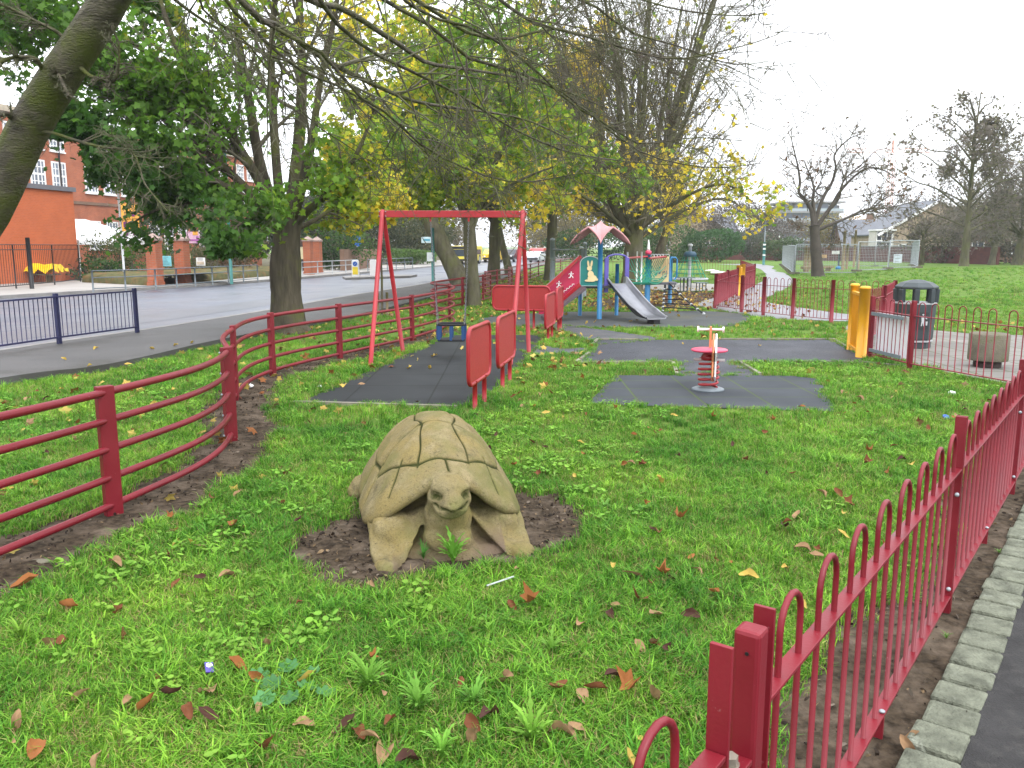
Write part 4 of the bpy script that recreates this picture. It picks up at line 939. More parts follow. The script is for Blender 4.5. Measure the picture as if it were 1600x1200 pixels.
barrier('barrier_panel', (.93, 17.5), (1.13, 18.8), .28, .92, 'narrow red barrier panel closest to the red climbing ramp', (-.4, .4))
barrier('barrier_panel', (-.42, 18.6), (.82, 18.3), .42, .94, 'widest red barrier panel, facing the camera behind the right swing legs', (-.45, .45))

# ================================================================== SPRING RIDER
sp = thing('spring_rider', 'red spring rocker with pink seat disc and white handlebar on tiled pad', 'spring rocker', (2.47, 10.42, 0))
bx, by = 2.47, 10.42
mb = MB(); mb.lathe([(.20, .0), (.20, .022), (.17, .034), (.05, .036)], (bx, by, .012), 28); mb.build('base_plate', GREYP, sp)
mb = MB(); q = np.linspace(0, 5.5 * 2 * math.pi, 132)
mb.tube([(bx + (.125 - .018 * abs(i / 66 - 1)) * math.cos(a), by + .12 * math.sin(a), .05 + .36 * i / 131) for i, a in enumerate(q)], .0155, 8); mb.build('spring', RED2, sp)
mb = MB(); mb.lathe([(.10, .40), (.10, .44), (.08, .47)], (bx, by, 0), 20); mb.box((bx, by - .02, .47), (.15, .12, .1)); mb.build('spring_cap', RED2, sp)
mb = MB(); mb.lathe([(.02, .505), (.21, .505), (.225, .515), (.225, .528), (.21, .536), (.02, .538)], (bx, by, 0), 32); mb.build('seat', PINK, sp)
side = [(-.46, .30), (-.38, .22), (-.20, .24), (0, .30), (.22, .34), (.40, .52), (.46, .70), (.36, .74), (.26, .62), (.10, .58), (-.10, .60), (-.18, .70), (-.22, .86), (-.34, .92), (-.44, .84), (-.50, .66), (-.42, .52)]
M1, M2 = mat('rider_panel_orange', (.60, .22, .10), .5, .1, 6), WHITE
for dx, mm, nm in ((.030, M1, 'side_panel'), (.062, M2, 'side_panel')):
    mb = MB(); mb.prism([(p[0], p[1] * .83 - .0) for p in side], (bx + dx, by, .0), (0, 1, 0), (0, 0, 1), .020); mb.build(nm, mm, sp, bevel=.004)
mb = MB(); mb.bar((bx + .01, by + .16, .42), (bx + .01, by + .16, .80), .028, .07, up=(0, 1, 0)); mb.build('handle_post', M1, sp)
mb = MB(); mb.tube([(bx - .13, by + .16, .765), (bx + .15, by + .16, .765)], .016, 12)
for s in (-.145, .165): mb.tube([(bx + s - .012, by + .16, .765), (bx + s + .012, by + .16, .765)], .036, 14)
mb.build('handlebar', WHITE, sp)
mb = MB(); mb.tube([(bx - .19, by - .02, .40), (bx + .19, by - .02, .40)], .018, 10); mb.build('footrest', WHITE, sp)
sp.rotation_euler = (0, 0, -R(12.5))
# ================================================================== MULTI-PLAY UNIT
pu = thing('play_unit', 'playhouse with pink star roof, steel slide, rope bridge and rabbit panel', 'climbing frame', (2.18, 21.0, 0))
DK = .86
def post(x, y, z, r=.058, m=BLUEP, name='post'):
    mb = MB(); mb.tube([(x, y, -.03), (x, y, z)], r, 14); return mb.build(name, m, pu)
post(2.18, 20.95, 2.15, .062)
post(1.78, 22.0, 1.35, .05); post(2.75, 22.1, 1.35, .05)
# rabbit panel
rp = []
for q in np.linspace(0, 180, 13): rp.append((.245 * math.cos(R(q)), .55 + .18 * math.sin(R(q))))
rp += [(-.245, 0), (.245, 0)]
pO = Vector((1.93, 20.93, DK - .03))
mb = MB(); mb.prism(rp, pO, (1, 0, 0), (0, 0, 1), -.022); pn = mb.build('rabbit_panel', GREENP, pu)
ed = [(p[0] * 1.0, p[1]) for p in rp]
mb = MB(); mb.tube([pO + Vector((p[0], .0, p[1])) for p in ed], .012, 6, closed=True); mb.build('edge_trim', LGREY, pn)
mb = MB()
yo = -.024
def ellp(cx_, cz_, rx, rz_, n=18, tilt=0): return [(cx_ + rx * math.cos(q) * math.cos(tilt) - rz_ * math.sin(q) * math.sin(tilt), cz_ + rx * math.cos(q) * math.sin(tilt) + rz_ * math.sin(q) * math.cos(tilt)) for q in np.linspace(0, 2 * math.pi, n, endpoint=False)]
for k, e_ in enumerate([ellp(-.045, .545, .026, .085, tilt=.15), ellp(.035, .545, .026, .085, tilt=-.15), ellp(-.015, .435, .062, .058), ellp(.02, .28, .075, .10, tilt=.2), ellp(.055, .19, .115, .085), ellp(-.03, .135, .10, .03), ellp(.17, .16, .03, .03)]):
    mb.prism(e_, pO + Vector((0, -.024 - .0016 * k, 0)), (1, 0, 0), (0, 0, 1), -.004)
mb.build('rabbit_figure', CREAM, pn)
# deck
mb = MB(); mb.prism([(1.68, 21.0), (2.5, 21.0), (2.85, 22.0), (1.72, 22.05)], (0, 0, DK - .09), (1, 0, 0), (0, 1, 0), .06); mb.build('deck', mat('deck_plate', (.05, .05, .06), .6), pu)
# pink star roof: four-pointed vault with arched sides
def roof():
    n = 33; c_ = Vector((2.18, 21.0, 0)); hw = .60; vs = []; fs = []
    g_ = np.linspace(-1, 1, n); rot = R(40)
    for lay in (0, 1):
        for yy in g_:
            for xx in g_:
                d = max(abs(xx), abs(yy)); m_ = min(abs(xx), abs(yy))
                z_ = 2.27 - .28 * (abs(xx) ** .9 + abs(yy) ** .9) * .62 + .15 * (1 - abs(xx)) * (1 - abs(yy)) ** 1.0
                arch = max(0, 1 - (m_ / max(d, .001)) ** 2) ** .5 if d > .01 else 0
                z_ += .19 * d ** 2.2 * arch - .05 * d * (m_ / max(d, .001)) ** 3
                k = 1 + .12 * (m_ * d) - .08 * d * arch
                x2, y2 = hw * xx * k * .78, hw * yy * k * .78
                vs.append((c_.x + x2 * math.cos(rot) - y2 * math.sin(rot), c_.y + x2 * math.sin(rot) + y2 * math.cos(rot), z_ - lay * .045))
    N2 = n * n
    for j in range(n - 1):
        for i in range(n - 1):
            a = j * n + i; fs.append((a, a + 1, a + n + 1, a + n)); fs.append((N2 + a, N2 + a + n, N2 + a + n + 1, N2 + a + 1))
    ed = [(j * n, (j + 1) * n) for j in range(n - 1)] + [((j + 1) * n + n - 1, j * n + n - 1) for j in range(n - 1)] + [(i + 1, i) for i in range(n - 1)] + [((n - 1) * n + i, (n - 1) * n + i + 1) for i in range(n - 1)]
    for a, b in ed: fs.append((a, b, N2 + b, N2 + a))
    mb = MB(); mb.add(vs, fs, 0, True); return mb
rb = roof().build('roof', PINKR, pu)
# purple entry frame and slide
SA, SB = Vector((2.36, 21.15, 0)), Vector((2.92, 21.5, 0))
for p in (SA, SB):
    mb = MB(); mb.bar(p + Vector((0, 0, DK - .2)), p + Vector((0, 0, 1.52)), .10, .12, up=(0, 1, 0)); mb.build('entry_post', PURP, pu, bevel=.01)
m_ = (SA + SB) / 2
arc = [m_ + (SA - m_) * math.cos(q) + Vector((0, 0, 1.50 + .10 * math.sin(q))) for q in np.linspace(0, math.pi, 11)]
mb = MB(); mb.tube(arc, .022, 8); mb.build('entry_arch', PURP, pu)
def slide():
    top, bot = Vector((2.64, 21.25, DK)), Vector((3.33, 19.62, .13)); ax = bot - top; ax.z = 0; Lx = ax.length; ax.normalize(); sd_ = Vector((-ax.y, ax.x, 0))
    pr = [(-.12, DK + .0), (.0, DK), (.15, DK - .09), (.45, .60), (.9, .36), (1.25, .20), (1.5, .145), (Lx, .13), (Lx + .10, .115)]
    c_ = catmull([(a, b) for a, b in pr], 5); w_ = .27; cs_ = [(-w_ - .03, .155), (-w_ - .03, .175), (-w_, .175), (-w_ + .012, .03), (-w_ + .05, .005), (0, 0), (w_ - .05, .005), (w_ - .012, .03), (w_, .175), (w_ + .03, .175), (w_ + .03, .155)]
    vs, fs = [], []; n = len(cs_)
    for k, (d, z_) in enumerate(c_):
        f = np.clip(1 - max(0, (d - Lx + .35)) / .55, .35, 1)
        for (s_, h_) in cs_: p = top + ax * d + sd_ * s_; vs.append((p.x, p.y, z_ + h_ * f))
    for k in range(len(c_) - 1):
        for j in range(n - 1): a = k * n + j; fs.append((a, a + 1, a + n + 1, a + n))
    mb = MB(); mb.add(vs, fs, 0, True); o = mb.build('slide', STEEL, pu)
    so_ = o.modifiers.new('s', 'SOLIDIFY'); so_.thickness = .012; so_.offset = -1
    foot = top + ax * (Lx - .02); mb = MB(); mb.box((foot.x, foot.y, .055), (.3, .16, .11), math.atan2(ax.y, ax.x)); mb.build('slide_foot', BLACKM, o)
    return o
slide()
# rope bridge to the music tower
MA, MBp = Vector((2.95, 21.65, 0)), Vector((4.05, 25.4, 0))
for s in (0, 1):
    off = Vector((.55, -.1, 0)) * s
    mb = MB(); mb.tube([MA + off + Vector((0, 0, 1.50)), MBp + off + Vector((0, 0, 1.50))], .030, 10); mb.build('hand_rail', RED2, pu)
    mb = MB()
    for k in range(9):
        a = MA + off + (MBp - MA) * (k / 8); sag = .10 * math.sin(math.pi * k / 8)
        mb.tube([a + Vector((0, 0, 1.5)), a + Vector((0, 0, .92 - sag)) + (Vector((.28, -.05, 0)) * (1 - 2 * s))], .010, 6)
    for z_ in (1.22, 1.0, .90): mb.tube([MA + off + (MBp - MA) * (k / 8) + Vector((0, 0, z_ - .12 * math.sin(math.pi * k / 8))) for k in range(9)], .011, 6)
    mb.build('net', ROPEG, pu)
mb = MB()
for k in range(14):
    a = MA + (MBp - MA) * ((k + .5) / 14); mb.tube([a + Vector((0, 0, .88 - .12 * math.sin(math.pi * k / 14))), a + Vector((.55, -.1, .88 - .12 * math.sin(math.pi * k / 14)))], .012, 6)
mb.build('bridge_rung', ROPEG, pu)
for p in (MA, MA + Vector((.5, .9, 0)), MBp + Vector((-.45, -1.0, 0))):
    mb = MB(); mb.tube([p + Vector((0, 0, .8)), p + Vector((0, 0, 1.66))], .022, 8); mb.build('rail_post', WHITE, pu)
post(4.10, 25.5, 1.56, .085); post(4.95, 26.4, 1.5, .06)
mb = MB(); mb.lathe([(.09, 1.56), (.09, 1.66), (.05, 1.68)], (4.10, 25.5, 0), 14); mb.build('post_collar', PINK, pu)
mb = MB(); mb.lathe([(.05, 1.68), (.045, 1.75), (.01, 2.0)], (4.10, 25.5, 0), 14); mb.build('post_finial', WHITE, pu)
# music panel with chime bars, two quaver signs
mO = Vector((4.20, 25.42, .74)); W_, H_ = .52, .76
mb = MB(); mb.prism([(0, 0), (W_, 0), (W_, H_), (0, H_)], mO, (1, .0, 0), (0, 0, 1), -.03); mp = mb.build('music_panel', CREAM, pu, bevel=.006)
mb = MB()
for k in range(7):
    x_ = .045 + k * .072; mb.box(mO + Vector((x_, -.04, H_ - .17 - .02 * k)), (.038, .018, .34 + .04 * k - .02 * k))
mb.build('chime_bar', mat('wood_chime', (.50, .36, .20), .5), mp)
for k, dx in enumerate((-.04, .05, .14, .23, .32, .41)):
    mb = MB(); mb.tube([mO + Vector((dx + .055 + .055 * math.cos(q), -.02, H_ + .07 * math.sin(q))) for q in np.linspace(0, math.pi, 9)], .010, 6); mb.build('arch_bar', LGREY, mp)
mb = MB()
for dx, dz in ((.12, .24), (.30, .13)):
    o_ = mO + Vector((dx, -.034, dz))
    mb.prism(ellp(0, 0, .035, .026, 12, .3), o_, (1, 0, 0), (0, 0, 1), -.006); mb.prism(ellp(.11, .03, .035, .026, 12, .3), o_, (1, 0, 0), (0, 0, 1), -.006)
    mb.prism([(.022, 0), (.036, 0), (.036, .17), (.022, .17)], o_ + Vector((0, -.002, 0)), (1, 0, 0), (0, 0, 1), -.006); mb.prism([(.132, .03), (.146, .03), (.146, .20), (.132, .20)], o_ + Vector((0, -.002, 0)), (1, 0, 0), (0, 0, 1), -.006)
    mb.prism([(.022, .15), (.146, .18), (.146, .215), (.022, .185)], o_ + Vector((0, -.004, 0)), (1, 0, 0), (0, 0, 1), -.006)
mb.build('music_note', mat('note_blue', (.03, .12, .17), .5), mp)
mb = MB(); mb.prism([(4.1, 25.4), (4.95, 25.4), (5.1, 26.4), (4.15, 26.3)], (0, 0, .66), (1, 0, 0), (0, 1, 0), .06); mb.build('deck', mat('deck_plate_grey', (.10, .10, .12), .6), pu)
mb = MB(); mb.tube([(4.76, 25.5, .78), (4.76, 25.5, 1.40), (4.80, 25.5, 1.47), (4.92, 25.5, 1.47), (4.97, 25.5, 1.40), (4.97, 25.5, .9), (4.9, 25.5, .8)], .026, 8); mb.build('grab_hoop', BLUEP, pu)
# black rope ladder down to the matting
mb = MB(); ja = []
R0, R1 = [Vector((4.75, 25.4, .70)), Vector((5.22, 25.6, .70))], [Vector((4.55, 23.2, .03)), Vector((5.35, 22.5, .03))]
R0[1], R1[1] = Vector((4.72, 25.3, .70)), Vector((5.12, 22.4, .02)); R0[0], R1[0] = Vector((4.62, 25.5, .66)), Vector((4.2, 23.4, .02))
for a, b in zip(R0, R1): mb.tube([a, (a + b) / 2 - Vector((0, 0, .05)), b], .020, 6)
for k in range(1, 6):
    p = [a.lerp(b, k / 6) - Vector((0, 0, .05 * math.sin(math.pi * k / 6))) for a, b in zip(R0, R1)]; mb.tube(p, .018, 6); ja += p
rl = mb.build('rope_ladder', ROPEK, pu)
mb = MB()
for p in ja + R1: mb.ell(p, (.045, .045, .04), 8, 6)
mb.build('rope_joint', LGREY, rl)
# climbing ramp with red side boards
ra, rb_ = Vector((1.80, 20.98, DK)), Vector((.92, 20.45, .10))
mb = MB(); mb.prism([(0, 0), (.0, .62), (-.10, .62), (-1.02, -.22), (-1.02, -.70), (-.92, -.70)], ra + Vector((-.12, -.05, -.02)), (1, .12, 0), (0, 0, 1), -.02); sp_ = mb.build('side_board', mat('board_red', (.40, .015, .06), .5, .08), pu)
mb = MB()
def figure(o_, s):
    P_ = lambda pts: [(a * s, b * s) for a, b in pts]
    for k, pl_ in enumerate([[(.00, .20), (.04, .20), (.06, .11), (.0, .10)], [(.04, .12), (.10, .10), (.12, .03), (.09, .03), (.075, .085), (.04, .09)], [(.0, .12), (-.02, .06), (-.07, .05), (-.07, .025), (.0, .035), (.035, .10)], [(.03, .20), (.09, .16), (.13, .19), (.12, .205), (.09, .185), (.035, .22)], [(.0, .20), (-.05, .20), (-.07, .15), (-.055, .145), (-.04, .18), (.0, .18)]]):
        mb.prism(P_(pl_), o_ + Vector((0, -.0012 * k, 0)), (1, .12, 0), (0, 0, 1), -.004)
    mb.prism([(a * s, b * s) for a, b in ellp(.035, .245, .024, .026, 10)], o_, (1, .12, 0), (0, 0, 1), -.004)
fo = ra + Vector((-.12, -.074, -.02))
figure(fo + Vector((-.24, -.03, .17)), .66); figure(fo + Vector((-.54, -.065, -.06)), .66)
for k in range(8):
    mb.box(fo + Vector((-.16 - .068 * k, -.02 - .008 * k, .04 - .052 * k)), (.05, .006, .014)); mb.box(fo + Vector((-.19 - .068 * k, -.022 - .008 * k, .015 - .052 * k)), (.012, .006, .05))
mb.build('climber_figures', WHITE, sp_)
for dz, mm in ((.70, RED2), (-.02, RED2)):
    mb = MB(); mb.bar(ra + Vector((-.10, -.06, dz)), rb_ + Vector((-.10, -.06, dz)), .04, .07 if dz > 0 else .16); mb.build('ramp_rail', mm, pu)
mb = MB(); mb.prism([(-.02, -.1), (-.02, -.03), (-1.0, -.76), (-1.0, -.83)], ra + Vector((-.08, .02, 0)), (1, .12, 0), (0, 0, 1), -.7 * -1); mb.build('ramp_deck', mat('ramp_deck', (.09, .07, .08), .6), pu)
mb = MB(); mb.bar(ra + Vector((-.05, .75, .7)), rb_ + Vector((-.05, .75, .7)), .04, .06); mb.build('ramp_rail', mat('rail_grey', (.2, .2, .22), .5), pu)

# grey pull-up frame behind the ramp
gf = thing('pull_up_frame', 'grey steel bar frame with round-capped post behind the climbing ramp', 'exercise frame', (1.9, 31, 0))
for (x_, y_, z_, r_) in [(1.62, 34.0, 2.05, .10), (2.34, 28.6, 1.74, .07), (2.62, 30.5, 1.9, .07)]:
    mb = MB(); mb.tube([(x_, y_, -.03), (x_, y_, z_)], r_, 12); mb.ell((x_, y_, z_), (r_ * 1.15, r_ * 1.15, r_ * .9), 12, 8); mb.build('post', GREYP, gf)
for z_ in (1.68,):
    mb = MB(); mb.tube([(1.62, 34, z_), (2.34, 28.6, z_)], .022, 8); mb.tube([(1.62, 34, z_ - .03), (2.62, 30.5, z_)], .022, 8); mb.build('bar', GREYP, gf)

# rope pyramid roundabout
rs = thing('rope_roundabout', 'rope pyramid roundabout with steel mast and round base ring', 'roundabout', (8.1, 38.6, 0))
cx, cy = 8.1, 38.6
mb = MB(); mb.tube([(cx, cy, -.03), (cx, cy, 1.95)], .075, 12); mb.lathe([(.12, 1.80), (.12, 1.88), (.08, 1.9)], (cx, cy, 0), 14); mb.build('mast', LGREY, rs)
mb = MB(); mb.lathe([(.70, .30), (.84, .30), (.86, .34), (.84, .38), (.70, .38), (.70, .30)], (cx, cy, 0), 32, cap=False)
for k in range(6): a = k * math.pi / 3; mb.bar((cx, cy, .33), (cx + .75 * math.cos(a), cy + .75 * math.sin(a), .33), .04, .04)
mb.build('base_ring', LGREY, rs)
mb = MB()
for k in range(12):
    a = k * math.pi / 6; mb.tube([(cx + .30 * math.cos(a), cy + .30 * math.sin(a), 1.36), (cx + .76 * math.cos(a), cy + .76 * math.sin(a), .38)], .012, 5)
for q in (.2, .4, .6, .8): mb.tube([(cx + (.30 + .46 * q) * math.cos(k * math.pi / 6), cy + (.30 + .46 * q) * math.sin(k * math.pi / 6), 1.36 - .98 * q) for k in range(12)], .012, 5, closed=True)
mb.build('rope_net', ROPEG, rs)
mb = MB(); mb.lathe([(.24, 1.33), (.31, 1.36), (.28, 1.50), (.22, 1.56), (.06, 1.58)], (cx, cy, 0), 16); mb.build('cap', mat('cap_blue', (.03, .08, .13), .5), rs)
pt = thing('picnic_table', 'small grey-green metal picnic table with fixed benches before the rope roundabout', 'picnic table', (6.95, 34.0, 0))
def tabl(x0, x1, y0, y1, z_, name):
    mb = MB()
    for k in range(4): yy = y0 + (y1 - y0) * (k + .5) / 4; mb.box(((x0 + x1) / 2, yy, z_), (x1 - x0, (y1 - y0) / 4 * .85, .03))
    mb.build(name, mat(name + '_metal', (.10, .15, .15), .5), pt)
tabl(6.7, 7.3, 33.6, 34.4, .56, 'table_top'); tabl(6.1, 6.62, 33.6, 34.4, .36, 'bench_seat'); tabl(7.38, 7.85, 33.6, 34.4, .36, 'bench_seat')
for x_ in (6.25, 6.5, 6.85, 7.0, 7.15, 7.5, 7.75):
    mb = MB()
    for y_ in (33.7, 34.3): mb.tube([(x_, y_, -.02), (x_, y_, .55 if 6.7 < x_ < 7.3 else .35)], .02, 6)
    mb.build('leg', mat('bench_leg', (.05, .07, .075), .5), pt)
# ================================================================== BOW-TOP FENCES, GATES, BIN, STOOL
def hoop_mesh(name, wid, ztop, zbot, r, n=8):
    mb = MB(); h = wid / 2
    pts = [(-h, 0, zbot), (-h, 0, ztop - h - .02)] + [(h * math.cos(a), 0, ztop - h + h * math.sin(a)) for a in np.linspace(math.pi, 0, 9)] + [(h, 0, ztop - h - .02), (h, 0, zbot)]
    mb.tube(pts, r, n)
    me = bpy.data.meshes.new(name); me.from_pydata(mb.v, [], mb.f); me.polygons.foreach_set('use_smooth', mb.sm); return me
NEARH = hoop_mesh('hoop', .155, .94, .085, .0088, 10); NEARH.materials.append(RED)
FARH = hoop_mesh('hoop', .125, 1.0, .10, .0074, 6); FARH.materials.append(DRED)
def hoops(parent, p0, p1, me, pitch, s0=.1, s1=.1, name='hoop'):
    a, b = Vector((*p0, 0)), Vector((*p1, 0)); L = (b - a).length; d = (b - a) / L; n = int((L - s0 - s1) / pitch + .5); o0 = wloc(parent)
    for k in range(n):
        p = a + d * (s0 + (L - s0 - s1) * (k + .5) / n)
        o = bpy.data.objects.new(name, me); col.objects.link(o); o.parent = parent; o.location = p - o0; o.rotation_euler = (0, 0, math.atan2(d.y, d.x))
def rails(parent, p0, p1, zs, w, h, m):
    for z in zs: mb = MB(); mb.bar((*p0, z), (*p1, z), w, h); mb.build('rail', m, parent, bevel=.002)
def flpost(parent, p, d, z, off, m=RED, w=.05, th=.011, bolts=True):
    p = Vector((*p, 0)); a = math.atan2(d[1], d[0])
    mb = MB()
    for s in off: q = p + Vector((d[0], d[1], 0)) * s; mb.box((q.x, q.y, z / 2 + .0), (th, w, z), a)
    o = mb.build('post', m, parent, bevel=.0015)
    if bolts:
        mb = MB(); n = Vector((FN[0], FN[1], 0))
        for hh in (.62, .14):
            q = p + n * .0 + Vector((d[0], d[1], 0)) * (min(off) - .012); mb.ell((q.x + n.x * .012, q.y + n.y * .012, hh), (.011, .011, .011), 8, 6)
        mb.build('bolt', GREYM, o)
nf = thing('bow_top_fence', 'near red bow-top fence running along the sett kerb at the right', 'fence', fl(0) + (0,))
for t0, t1 in ((-2.52, .06), (.10, 2.60), (2.64, 5.2), (5.24, 7.5)):
    rails(nf, fl(t0), fl(t1), (.745, .10), .048, .010, RED)
hoops(nf, fl(-2.52), fl(.05), NEARH, .31, .03, .0); hoops(nf, fl(.12), fl(2.58), NEARH, .31, .02, .02); hoops(nf, fl(2.66), fl(5.18), NEARH, .31, .02, .02); hoops(nf, fl(5.26), fl(7.5), NEARH, .31, .02, .02)
for t in (.08, 2.62, 5.22): flpost(nf, fl(t), FD, 1.0, (-.012, .014))
flpost(nf, fl(-2.525), FD, .975, (0,), bolts=False)
mb = MB(); mb.box((*fl(-1.25), .05), (.012, .045, .10), math.atan2(FD[1], FD[0])); mb.box((*fl(1.3), .05), (.012, .045, .10), math.atan2(FD[1], FD[0])); mb.build('foot', RED, nf)
mb = MB()
for t in (-1.25, 1.3): q = fl(t, .014); mb.ell((q[0], q[1], .112), (.012, .012, .006), 8, 5)
mb.build('bolt', GREYM, nf)
gp = thing('gate_post', 'square red hanging post with rounded cap between the near gate and the bow-top fence', 'gate post', fl(-2.605) + (0,))
ga = math.atan2(FD[1], FD[0])
mb = MB(); mb.box((*fl(-2.605), .475), (.062, .062, .96), ga); mb.build('post', RED, gp, bevel=.010)
mb = MB(); q = fl(-2.638, .004); q2 = fl(-2.640, .004); mb.tube([(*q, .905), (*q2, .905)], .0045, 10); mb.build('screw_hole', BLACKM, gp)
for z in (.655, .60):
    mb = MB(); q = Vector((*fl(-2.685, .0), z)); d3 = Vector((FD[0], FD[1], 0)); n3 = Vector((FN[0], FN[1], 0))
    mb.prism([(-.05, -.028), (.05, -.028), (.05, .028), (-.05, .028)] if 0 else [(.05, -.028)] + [(.05, .028)] + [(-.02 - .028 * math.sin(a), .028 * math.cos(a)) for a in np.linspace(0, math.pi, 9)], q, d3, -n3 * -1, .012); mb.build('hinge_lug', RED, gp, bevel=.002)
mb = MB(); q = fl(-2.702); mb.lathe([(.011, .585), (.011, .675)], (*q, 0), 12); mb.lathe([(.022, .668), (.022, .672)], (*q, 0), 16); mb.lathe([(.019, .673), (.019, .690)], (*q, 0), 6, sm=False); mb.lathe([(.018, .613), (.018, .654)], (*q, 0), 14); mb.build('hinge_bolt', mat('worn_zinc', (.30, .27, .22), .45, .3, 20, 0, 60, .5, .6), gp)
gt = thing('swing_gate', 'near red bow-top gate at the bottom right corner of the view', 'gate', fl(-2.79) + (0,))
rails(gt, fl(-2.785), fl(-3.9), (.735, .11), .048, .012, RED)
hoops(gt, fl(-2.84), fl(-3.9), NEARH, .29, .06, .02)
mb = MB(); mb.box((*fl(-2.775), .49), (.012, .05, .98), ga); mb.build('stile', RED, gt, bevel=.0015)

# far fence from the yellow gate past the bin to the near fence
DN = Vector((0, 0, 0))
ff = thing('bow_top_fence', 'red bow-top fence in front of the grey bin and concrete stool', 'fence', (5.85, 12.25, 0))
s0, s1, s2, s3 = (5.76, 13.42), (5.85, 12.22), (6.30, 10.75), (6.75, 9.4)
for a, b in ((s0, s1), (s1, s2), (s2, s3)):
    rails(ff, a, b, (.80, .10), .045, .012, DRED); hoops(ff, a, b, FARH, .24, .04, .04)
for p, d in ((s0, (0, 1)), (s1, (0, 1))):
    mb = MB(); mb.box((*p, .51), (.06, .06, 1.02), .1); mb.build('post', RED, ff, bevel=.004)
bf = thing('bow_top_fence', 'red bow-top fence crossing before the curving park path, left of the yellow gate', 'fence', (6.6, 22.1, 0))
B_ = [(5.96, 24.67), (6.34, 23.2), (6.62, 22.1), (7.04, 21.05), (7.60, 19.95), (8.95, 19.7)]
B2 = [(8.95, 19.7), (7.6, 17.2), (5.99, 14.75)]
for ch in (B_, B2):
    for a, b in zip(ch[:-1], ch[1:]): rails(bf, a, b, (.80, .09), .045, .012, DRED); hoops(bf, a, b, FARH, .24, .04, .04)
for p in B_ + [B2[1]]:
    mb = MB(); mb.tube([(*p, -.02), (*p, 1.02)], .048, 10); mb.build('post', DRED, bf)
gfn = thing('bow_top_fence', 'red bow-top fence seen almost end-on, receding beside the park path', 'fence', (5.96, 24.67, 0))
C_ = [(5.96, 24.67), (7.1, 27.8), (8.25, 30.9)]; C2 = [(9.15, 33.2), (10.7, 37.3)]
for ch in (C_, C2):
    for a, b in zip(ch[:-1], ch[1:]): rails(gfn, a, b, (.80, .09), .045, .012, DRED); hoops(gfn, a, b, FARH, .24, .04, .04)
    for p in ch[1:]: mb = MB(); mb.tube([(*p, -.02), (*p, 1.04)], .048, 8); mb.build('post', DRED, gfn)
# dark railings round the lawn beyond the playhouse
lf = thing('bow_top_fence', 'thin dark red fence across the lawn behind the rope roundabout', 'fence', (5, 52, 0))
D_ = [(2.6, 57), (10.2, 57), (13.5, 50), (10.75, 37.4)]
for a, b in zip(D_[:-1], D_[1:]): rails(lf, a, b, (.80, .10), .03, .012, DRED)
FARB = MB(); FARB.tube([(0, 0, .1), (0, 0, 1.0)], .008, 4); barme = bpy.data.meshes.new('bar'); barme.from_pydata(FARB.v, [], FARB.f); barme.materials.append(DRED)
hoops(lf, D_[0], D_[1], barme, .26, name='bar'); hoops(lf, D_[1], D_[2], barme, .26, name='bar'); hoops(lf, D_[2], D_[3], barme, .32, name='bar')
for p in D_: mb = MB(); mb.tube([(*p, -.02), (*p, 1.05)], .03, 6); mb.build('post', DRED, lf)

# yellow self-closing gate
yg = thing('yellow_gate', 'open yellow gate between two stout round yellow posts beside the bin', 'gate', (5.8, 14.1, 0))
y0, y1 = Vector((5.95, 14.62, 0)), Vector((5.71, 13.62, 0))
for p, z, r_ in ((y0, 1.12, .075), (y1, 1.12, .085)):
    mb = MB(); mb.tube([p + Vector((0, 0, -.02)), p + Vector((0, 0, z))], r_, 18); mb.lathe([(r_ * 1.04, z), (r_ * 1.04, z + .022), (r_ * .8, z + .045), (.01, z + .05)], (p.x, p.y, 0), 18); mb.build('post', YEL, yg)
g0, g1 = y0 + (y1 - y0) * .02 + Vector((-.03, .0, 0)), y1 + (y0 - y1) * .09 + Vector((-.03, 0, 0))
mb = MB()
for z in (1.02, .10): mb.bar(g0 + Vector((0, 0, z)), g1 + Vector((0, 0, z)), .05, .05)
for q in (0.0, 1.0): p = g0.lerp(g1, q); mb.box((p.x, p.y, .56), (.05, .05, .96))
mb.build('leaf_frame', YEL, yg, bevel=.006)
for k in range(8):
    p = g0.lerp(g1, (k + .8) / 8.6); mb = MB(); mb.box((p.x, p.y, .56), (.018, .018, .90)); mb.build('bar', YEL, yg)
mb = MB(); p = g0.lerp(g1, .5); mb.bar((p + (g1 - g0) * -.46 + Vector((.012, 0, .56))), (p + (g1 - g0) * .46 + Vector((.012, 0, .56))), .004, .9, up=(0, 0, 1)); mb.build('infill_plate', YEL, yg)
# second yellow gate, far along the receding fence
yf = thing('yellow_gate', 'small far yellow gate set in the receding red fence beside the park path', 'gate', (8.7, 32, 0))
for p in ((8.35, 31.15), (9.0, 32.95)): mb = MB(); mb.tube([(*p, -.02), (*p, 1.12)], .09, 12); mb.build('post', YEL, yf)
mb = MB(); mb.bar((8.45, 31.1, .55), (8.75, 32.3, .55), .05, .95); mb.build('leaf', YEL, yf)
# notice board back, hung on the far fence
nb = thing('notice_board', 'pale grey board with dark rails fixed to the fence next to the yellow gate', 'notice board', (5.86, 13.0, 0))
e1 = Vector((5.765, 13.36, 0)); e2 = Vector((5.835, 12.42, 0)); dv = (e2 - e1).normalized(); nv = Vector((dv.y, -dv.x, 0)) * -1
sgn = 1
mb = MB(); off = Vector((.062, 0, 0)); mb.bar(e1 + off + Vector((0, 0, .455)), e2 + off + Vector((0, 0, .455)), .012, .62); mb.build('board', mat('board_back', (.82, .84, .88), .5, .06, 4), nb)
for z in (.745, .165):
    mb = MB(); mb.bar(e1 + Vector((-.036, 0, z)), e2 + Vector((-.036, 0, z)), .02, .055); mb.build('clamp_rail', GREYP, nb, bevel=.004)
